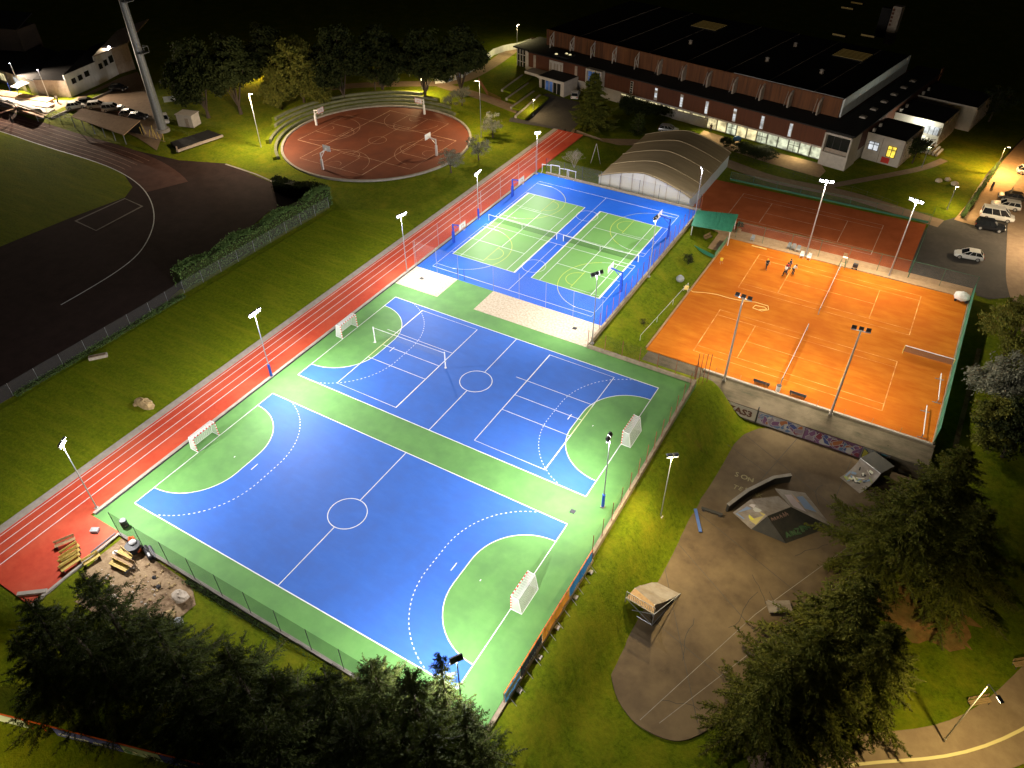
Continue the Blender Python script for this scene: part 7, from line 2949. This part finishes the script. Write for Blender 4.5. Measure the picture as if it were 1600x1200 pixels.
for i, (px, py, H, kx, lb) in enumerate(fg):
    loc = tipped(px, py, H, -1.5)
    rz = (i * 1.7) % 6.28
    if kx not in prot:
        sd, h0, r0x = spec[kx]
        prot[kx] = (make_conifer(sd, h0, r0x, lb, FGc, loc, rz, nb=80 if kx != 'D' else 64, droop=0.34, brush=0.54 if kx != 'D' else 0.36), h0)
        o = prot[kx][0]
    else:
        o = dup(prot[kx][0], loc, rz, lb, FGc)
    f = H / prot[kx][1]
    fh = f if kx == 'D' else f * 1.18
    o.scale = (fh, fh, f)

RGc = 'big conifers beside the skatepark'
big = None
for i, (px, py, H, sc_, lb, rz) in enumerate((
        (1300, 985, 12.5, 1.32, 'huge bushy conifer at the lower edge of the skatepark', 0.3),
        (1222, 1035, 10.5, 1.2, 'bushy conifer left of the huge one, touching the skatepark tip', 1.9),
        (1350, 905, 11.5, 1.3, 'bushy conifer behind the huge one beside the low grind box', 2.8),
        (1455, 760, 12.5, 1.5, 'big conifer standing over the quarter pipe and wall end', 4.0),
        (1520, 705, 11.5, 1.2, 'conifer nearest the end of the worn dirt path', 5.2),
        (1390, 985, 10.5, 1.2, 'dark conifer on the road side of the huge one', 3.4),
        (1545, 790, 12.0, 1.25, 'dark conifer at the right between path end and lower lawn', 0.9))):
    loc = tipped(px, py, H, -4.6)
    if big is None:
        big = make_conifer(31, 12.5, 5.4, lb, RGc, loc, rz, mt='conifer_light', nb=104, droop=0.46, brush=0.62, wid=0.036, base=0.03, sec=8)
        o = big
    else:
        o = dup(big, loc, rz, lb, RGc)
    f = H / 12.5
    o.scale = (f * sc_, f * sc_, f)


def leafy_mesh(seed, H, R, trunk_h, clumps=150, leaves=60, size=0.26, zsq=0.8, clump_r=0.9, lobes=7, limbs=9, flat=0.6):
    rnd = random.Random(seed)
    tr = MB()
    tr.tube((0, 0, 0), (0.1, 0, trunk_h), 0.05 + 0.022 * H, 0.03 + 0.016 * H, 'bark', 9)
    cz = trunk_h + (H - trunk_h) * 0.45
    lob = []
    for k in range(lobes):
        a = 6.283 * k / lobes + rnd.uniform(-.4, .4)
        rr = R * rnd.uniform(0.35, 0.62)
        lob.append((Vector((rr * math.cos(a), rr * math.sin(a), cz + (H - cz) * rnd.uniform(-0.45, 0.5))), R * rnd.uniform(0.40, 0.60)))
    lob.append((Vector((0, 0, cz + (H - cz) * 0.55)), R * 0.5))
    for k in range(limbs):
        c, r = lob[k % len(lob)]
        m1 = Vector((c.x * 0.35, c.y * 0.35, lerp(trunk_h, c.z, 0.5)))
        tr.tube((0.1, 0, trunk_h * 0.92), m1, 0.02 + 0.010 * H, 0.015 + 0.006 * H, 'bark', 6, cap=False)
        tr.tube(m1, c + Vector((rnd.uniform(-.3, .3), rnd.uniform(-.3, .3), r * 0.5)), 0.015 + 0.006 * H, 0.015, 'bark', 5, cap=False)
    vs, fs = [], []
    for _ in range(clumps):
        c, r = rnd.choice(lob)
        v = Vector((rnd.gauss(0, 1), rnd.gauss(0, 1), rnd.gauss(0, 1))).normalized() * (r * rnd.uniform(0.55, 1.08))
        v.z *= zsq
        cc = c + v
        cr = clump_r * rnd.uniform(0.5, 1.1)
        for _ in range(leaves):
            q = cc + Vector((rnd.gauss(0, 1) * cr * 0.5, rnd.gauss(0, 1) * cr * 0.5, rnd.gauss(0, 1) * cr * 0.5 * flat))
            n = Vector((rnd.gauss(0, 1), rnd.gauss(0, 1), rnd.gauss(0, 1) + 0.6)).normalized()
            a = n.orthogonal().normalized() * (size * rnd.uniform(0.5, 1.1))
            w = n.cross(a).normalized() * (size * rnd.uniform(0.3, 0.6))
            k0 = len(vs)
            vs += [tuple(q - a), tuple(q + w), tuple(q + a), tuple(q - w)]
            fs.append((k0, k0 + 1, k0 + 2, k0 + 3))
    return tr, vs, fs


def make_leafy(seed, H, R, th, label, cat, group, loc, rz=0, mt='leaf', name='broadleaf_tree', **kw):
    root = thing(name, label, cat, loc, rz, group)
    tr, vs, fs = leafy_mesh(seed, H, R, th, **kw)
    tr.build('trunk', root)
    crown_obj('crown', vs, fs, mt, root)
    return root


# two grey green trees at the right edge
for i, (px, py, H, R, lb, mt) in enumerate(((1582, 585, 8.0, 3.6, 'grey green rounded tree at the right edge beside the worn path', 'leaf_grey'), (1604, 500, 9.0, 4.2, 'taller olive coloured tree behind the grey green one at the right edge', 'leaf'), (1572, 660, 7.0, 3.4, 'yellow green loose tree between the grey tree and the conifers', 'leaf'), (1612, 650, 9.0, 3.8, 'olive coloured tree cut by the right edge above the dark conifers', 'leaf_dark'))):
    loc = tipped(px + 10, py - 30, H, -3)
    make_leafy(50 + i, H, R, 1.5, lb, 'tree', 'trees right of the windscreen fence', loc, i, mt, clumps=190, leaves=70, size=0.20, clump_r=0.8)
# trees of the left background
bt = [
    (455, 50, 15, 'lit broadleaf tree left of the round court, tallest of the clump', 6.2, 'leaf'),
    (425, 95, 10, 'yellowish leafy tree at the left foot of the lit clump', 4.2, 'leaf'),
    (487, 95, 9.5, 'olive leafy tree at the right foot of the lit clump', 4.0, 'leaf'),
    (405, 30, 16, 'dark broadleaf tree behind the lit clump to the left', 6.2, 'leaf_dark'),
    (520, 30, 17, 'dark broadleaf tree right behind the lit clump', 6.4, 'leaf_dark'),
    (585, 30, 16, 'dark broadleaf tree straight behind the young lit tree', 6.2, 'leaf_dark'),
    (655, 35, 16, 'dark broadleaf tree above the far basketball backboard', 6.4, 'leaf_dark'),
    (715, 30, 16, 'dark broadleaf tree just left of the hall ramp path', 6.0, 'leaf_dark'),
    (345, 45, 17, 'dark broadleaf tree above the tall thin violet lamp', 6.4, 'leaf_dark'),
    (290, 50, 17, 'dark broadleaf tree right of the stadium mast', 6.4, 'leaf_dark'),
]
protos = {}
for i, (px, py, H, lb, R, mt) in enumerate(bt):
    p = at(px, py, H)
    loc = (p.x, p.y, hgt(p.x, p.y) - 0.1)
    key = mt
    if key not in protos:
        protos[key] = (make_leafy(70 + i, H, R, 1.6, lb, 'tree', 'broadleaf trees behind the round court', loc, i * 1.3, mt, clumps=330, leaves=64, size=0.34, clump_r=1.15), H, R)
    else:
        o, h0, r0x = protos[key]
        c = dup(o, loc, i * 1.3, lb, 'broadleaf trees behind the round court')
        c.scale = (R / r0x, R / r0x, H / h0)
# far dark wood that reads as one mass
rnd = random.Random(9)
vs, fs = [], []
for k in range(150):
    px, py = rnd.uniform(-60, 800), rnd.uniform(-70, -5)
    p = at(px, max(-40, py), 0)
    x, y = p.x + rnd.uniform(-15, 15), p.y + rnd.uniform(0, 30)
    H = rnd.uniform(12, 18)
    for _ in range(110):
        v = Vector((rnd.gauss(0, 1), rnd.gauss(0, 1), rnd.gauss(0, 1))).normalized()
        q = Vector((x, y, H * 0.6)) + Vector((v.x * 4.5, v.y * 4.5, v.z * H * 0.4)) * rnd.uniform(0.7, 1.05)
        a = Vector((rnd.gauss(0, 1), rnd.gauss(0, 1), rnd.gauss(0, 1))).normalized() * rnd.uniform(0.5, 1.0)
        w = a.orthogonal().normalized() * rnd.uniform(0.4, 0.8)
        k0 = len(vs)
        vs += [tuple(q - a), tuple(q + w), tuple(q + a), tuple(q - w)]
        fs.append((k0, k0 + 1, k0 + 2, k0 + 3))
o = crown_obj('dark_wood', vs, fs, 'leaf_dark', None)
tag(o, 'unlit wood along the top of the photo behind the nearer trees', 'wood', kind='stuff')
# small lit tree by the path
q = at(587, 148, -0.1)
make_leafy(90, 5.2, 2.5, 2.9, 'young yellow lit tree with bare stem by the path behind the round court', 'tree', None, (q.x, q.y, -0.1), 0, 'leaf', name='young_tree', clumps=60, leaves=50, size=0.22, clump_r=0.7, zsq=0.45)
# small loose trees between round court and sprint track
sg = None
for i, (px, py, lb, s_) in enumerate(((722, 165, 'small grey green tree by the lamp at the round court', 0.9), (705, 165 + 5, 'small grey green tree left of the one by the lamp', 0.75), (770, 215, 'loose tree nearest the sprint track end by the forecourt path', 1.05), (748, 250, 'loose tree between round court rim and the sprint track', 1.0), (705, 270, 'loose tree in shadow closest to the near rim of the round court', 1.0))):
    q = at(px, py, -0.1)
    loc = (q.x, q.y, -0.1)
    if sg is None:
        sg = make_leafy(95, 4.6, 2.3, 1.3, lb, 'tree', 'small trees around the round court', loc, 0, 'leaf_grey', name='small_tree', clumps=42, leaves=36, size=0.17, clump_r=0.75)
        sg.scale = (s_, s_, s_)
    else:
        c = dup(sg, loc, i * 1.1, lb, 'small trees around the round court')
        c.scale = (s_, s_, s_)
# conifer and bushes in front of the hall
q = att(925, 200)
make_conifer(44, 11.5, 5.0, 'dark broad conifer in front of the blue bay window', None, (q.x, q.y, q.z), 0.4, 'conifer_light', name='garden_conifer', nb=110, droop=0.30, brush=0.75, wid=0.06, step=0.14, npb=6, sec=8)
q = att(997, 210)
make_conifer(45, 4.6, 2.0, 'small dark conical tree at the tent corner', None, (q.x, q.y, q.z), 0.4, 'conifer', name='garden_conifer', nb=40, droop=0.1, brush=0.4, wid=0.05, step=0.14, npb=4)
bs = None
for i, (px, py, lb, R, zs) in enumerate(((1003, 180, 'broad rounded bush in front of the lit strip windows', 3.2, 0.8), (1035, 180, 'second broad bush right of the first below the strip windows', 3.0, 0.75), (980, 178, 'small tree shaped bush between bay window and strip windows', 2.0, 1.1), (1165, 238, 'low flat bush bed right of the lit lobby', 2.6, 0.45), (1190, 243, 'low flat bush bed further right in front of the lobby', 3.0, 0.35), (1135, 228, 'small bush on the lawn in front of the lit lobby', 1.3, 0.5))):
    q = att(px, py)
    if bs is None:
        bs = make_leafy(61, 3.6, 3.2, 0.5, lb, 'bush', 'bushes in the hall garden', tuple(q), 0, 'leaf_dark', name='garden_bush', clumps=170, leaves=55, size=0.17, clump_r=0.8, zsq=0.6)
        bs.scale = (R / 3, R / 3, zs)
    else:
        c = dup(bs, tuple(q), i * 1.9, lb, 'bushes in the hall garden')
        c.scale = (R / 3, R / 3, zs)
q = att(1075, 412)
make_leafy(63, 1.5, 0.85, 0.2, 'round dark shrub on the bright grass strip', 'shrub', None, tuple(q), 0, 'leaf_dark', name='strip_shrub', clumps=45, leaves=40, size=0.08, clump_r=0.35)
q = att(1005, 506)
make_leafy(64, 0.5, 0.7, 0.1, 'low straggly weed clump on the lower grass strip', 'shrub', None, tuple(q), 0, 'leaf_dark', name='strip_shrub', clumps=12, leaves=22, size=0.07, clump_r=0.3)
tr, vs, fs = leafy_mesh(66, 1.5, 0.65, 0.2, clumps=30, leaves=36, size=0.08, clump_r=0.3)
vs = [(v[0], v[1], v[2] + 0.5) for v in vs]
crown_obj('foliage', vs, fs, 'leaf_dark', POTSHRUB)
# street tree beside the right lawn
for i, (px, py, H, R, lb) in enumerate(((1425, 255, 5.0, 2.4, 'thin leafy tree in the dark between annex steps and lawn lamp'), (1545, 190, 7.5, 3.4, 'dim tree on the far amber lit lawn at the right'))):
    q = att(px, py)
    make_leafy(67 + i, H, R, 1.8, lb, 'tree', None, tuple(q), 0, 'leaf_dark', name='lawn_tree', clumps=60, leaves=45, size=0.2, clump_r=0.8)
# wall foot creeper near the quarter pipe
q = S(1385, 705)
make_leafy(69, 1.6, 2.2, 0.2, 'overgrown creeper at the wall foot behind the quarter pipe', 'creeper', None, (q.x, q.y - .2, SZ), 0, 'leaf_dark', name='wall_creeper', clumps=40, leaves=45, size=0.12, clump_r=0.7)


# dry bare bush
def dry(root, seed, H):
    rnd = random.Random(seed)
    b = MB()

    def grow(p, d, L, r, n):
        q = p + d * L
        b.tube(p, q, r, r * 0.65, 'dry_twigs', 4, cap=False)
        if n == 0:
            return
        for _ in range(rnd.choice((2, 3, 3))):
            e = (d + Vector((rnd.uniform(-.75, .75), rnd.uniform(-.75, .75), rnd.uniform(-.25, .5)))).normalized()
            grow(q, e, L * rnd.uniform(0.62, 0.85), r * 0.65, n - 1)
    for k in range(7):
        a = 6.28 * k / 7
        grow(Vector((0, 0, 0)), Vector((0.5 * math.cos(a), 0.5 * math.sin(a), 1)).normalized(), H * 0.30, 0.035, 5)
    return b.build('twigs', root)


q = att(897, 262)
root = thing('dry_bush', 'pale bare bush with many twigs behind the hurdles', 'bush', tuple(q))
dry(root, 3, 3.4)
q = att(923, 255)
root = thing('leaning_pole', 'pale leaning poles standing on the grass left of the tent', 'pole', tuple(q))
b = MB()
b.tube((0, 0, 0), (0.5, 1.0, 3.6), 0.06, 0.05, 'kerb_concrete', 8)
b.tube((1.8, 0.5, 0), (0.5, 1.0, 3.6), 0.04, 0.04, 'kerb_concrete', 6)
b.build('poles', root)

# clipped hedge on the left
def hedge(name, p0, p1, wd, H, label, mt, n, size, seed):
    rnd = random.Random(seed)
    a, c = Vector(p0), Vector(p1)
    d = (c - a)
    L = d.length
    d.normalize()
    s = Vector((-d.y, d.x, 0))
    root = thing(name, label, 'hedge', tuple(a))
    vs, fs = [], []
    for _ in range(n):
        f = rnd.random()
        if f < 0.45:
            q = Vector((rnd.random() * L, (1 if rnd.random() < 0.5 else -1) * wd / 2, rnd.random() * H))
        else:
            q = Vector((rnd.random() * L, rnd.uniform(-.5, .5) * wd, H + rnd.uniform(-.12, .12)))
        if rnd.random() < 0.06:
            q.z += rnd.uniform(0.1, 0.45)
        h_ = 0.35 * math.sin(q.x * 0.9 + seed) * 0.5
        p = d * (q.x + rnd.uniform(-.1, .1)) + s * (q.y + rnd.gauss(0, 0.10) + h_ * 0.3) + Vector((0, 0, q.z * (1 + 0.12 * math.sin(q.x * 0.7))))
        u = Vector((rnd.gauss(0, 1), rnd.gauss(0, 1), rnd.gauss(0, 1))).normalized() * size * rnd.uniform(0.6, 1.2)
        w = u.orthogonal().normalized() * size * rnd.uniform(0.3, 0.7)
        k0 = len(vs)
        vs += [tuple(p - u), tuple(p + w), tuple(p + u), tuple(p - w)]
        fs.append((k0, k0 + 1, k0 + 2, k0 + 3))
    crown_obj('foliage', vs, fs, mt, root)
    b = MB()
    M = Matrix((d, s, Vector((0, 0, 1)))).transposed().to_4x4()
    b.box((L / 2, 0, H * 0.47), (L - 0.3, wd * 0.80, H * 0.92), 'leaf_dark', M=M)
    b.build('inner_twigs', root)
    return root


hedge('clipped_hedge', (-28.2, 30.4, -0.1), (-27.4, 62.0, -0.1), 1.7, 3.0, 'long pale green clipped hedge between dark track and meadow', 'hedge', 9000, 0.16, 2)
hedge('dark_hedge', (-28.6, 62.6, -0.1), (-39.0, 61.0, -0.1), 1.8, 2.2, 'short dark hedge turning the corner at the round court side', 'leaf_dark', 2600, 0.17, 3)
root_ = hedge('lane_hedge', tuple(att(1502, 342)), tuple(att(1560, 258)), 0.5, 0.6, 'low clipped hedge along the amber lit lane', 'hedge', 3500, 0.10, 4)
hedge('weed_fringe', (-26.8, 4.0, -0.1), (-26.2, 29.5, -0.1), 0.7, 0.35, 'weedy fringe of tall grass at the foot of the meadow fence', 'hedge', 2600, 0.12, 5)
hedge('weed_fringe', (12.0, -3.9, -0.15), (33.0, -3.9, -0.5), 0.5, 0.25, 'weedy fringe of grass at the foot of the green net fence', 'hedge', 1800, 0.10, 6)
for o in COL.objects:
    if o.name.startswith('weed_fringe') and o.parent is None:
        o['category'] = 'grass fringe'

# ------------------------------------------------------------------ world, night sky, moonlight
w = bpy.data.worlds.new('World')
scene.world = w
w.use_nodes = True
nt = w.node_tree
bg = nt.nodes['Background']
sky = nt.nodes.new('ShaderNodeTexSky')
sky.sky_type = 'NISHITA'
sky.sun_disc = False
sky.sun_elevation = rad(-4.0)
sky.sun_rotation = rad(150)
sky.air_density = 2.0
sky.dust_density = 4.0
nt.links.new(sky.outputs['Color'], bg.inputs['Color'])
bg.inputs['Strength'].default_value = 0.09
sl = bpy.data.lights.new('sun', 'SUN')
sl.energy = 0.012
sl.angle = rad(3)
sl.color = (1.0, 0.86, 0.66)
so = bpy.data.objects.new('sun', sl)
COL.objects.link(so)
so.rotation_euler = (rad(25), rad(10), rad(150))

scene.render.engine = 'CYCLES'
scene.cycles.use_denoising = True
try:
    scene.cycles.denoiser = 'OPENIMAGEDENOISE'
except Exception:
    pass
scene.cycles.max_bounces = 5
scene.cycles.diffuse_bounces = 2
scene.cycles.glossy_bounces = 2
scene.cycles.transparent_max_bounces = 12
scene.cycles.transmission_bounces = 2
scene.cycles.sample_clamp_indirect = 4.0
scene.cycles.use_light_tree = True
scene.view_settings.view_transform = 'Standard'
scene.view_settings.look = 'None'
scene.view_settings.exposure = 0.7
scene.view_settings.gamma = 1.0
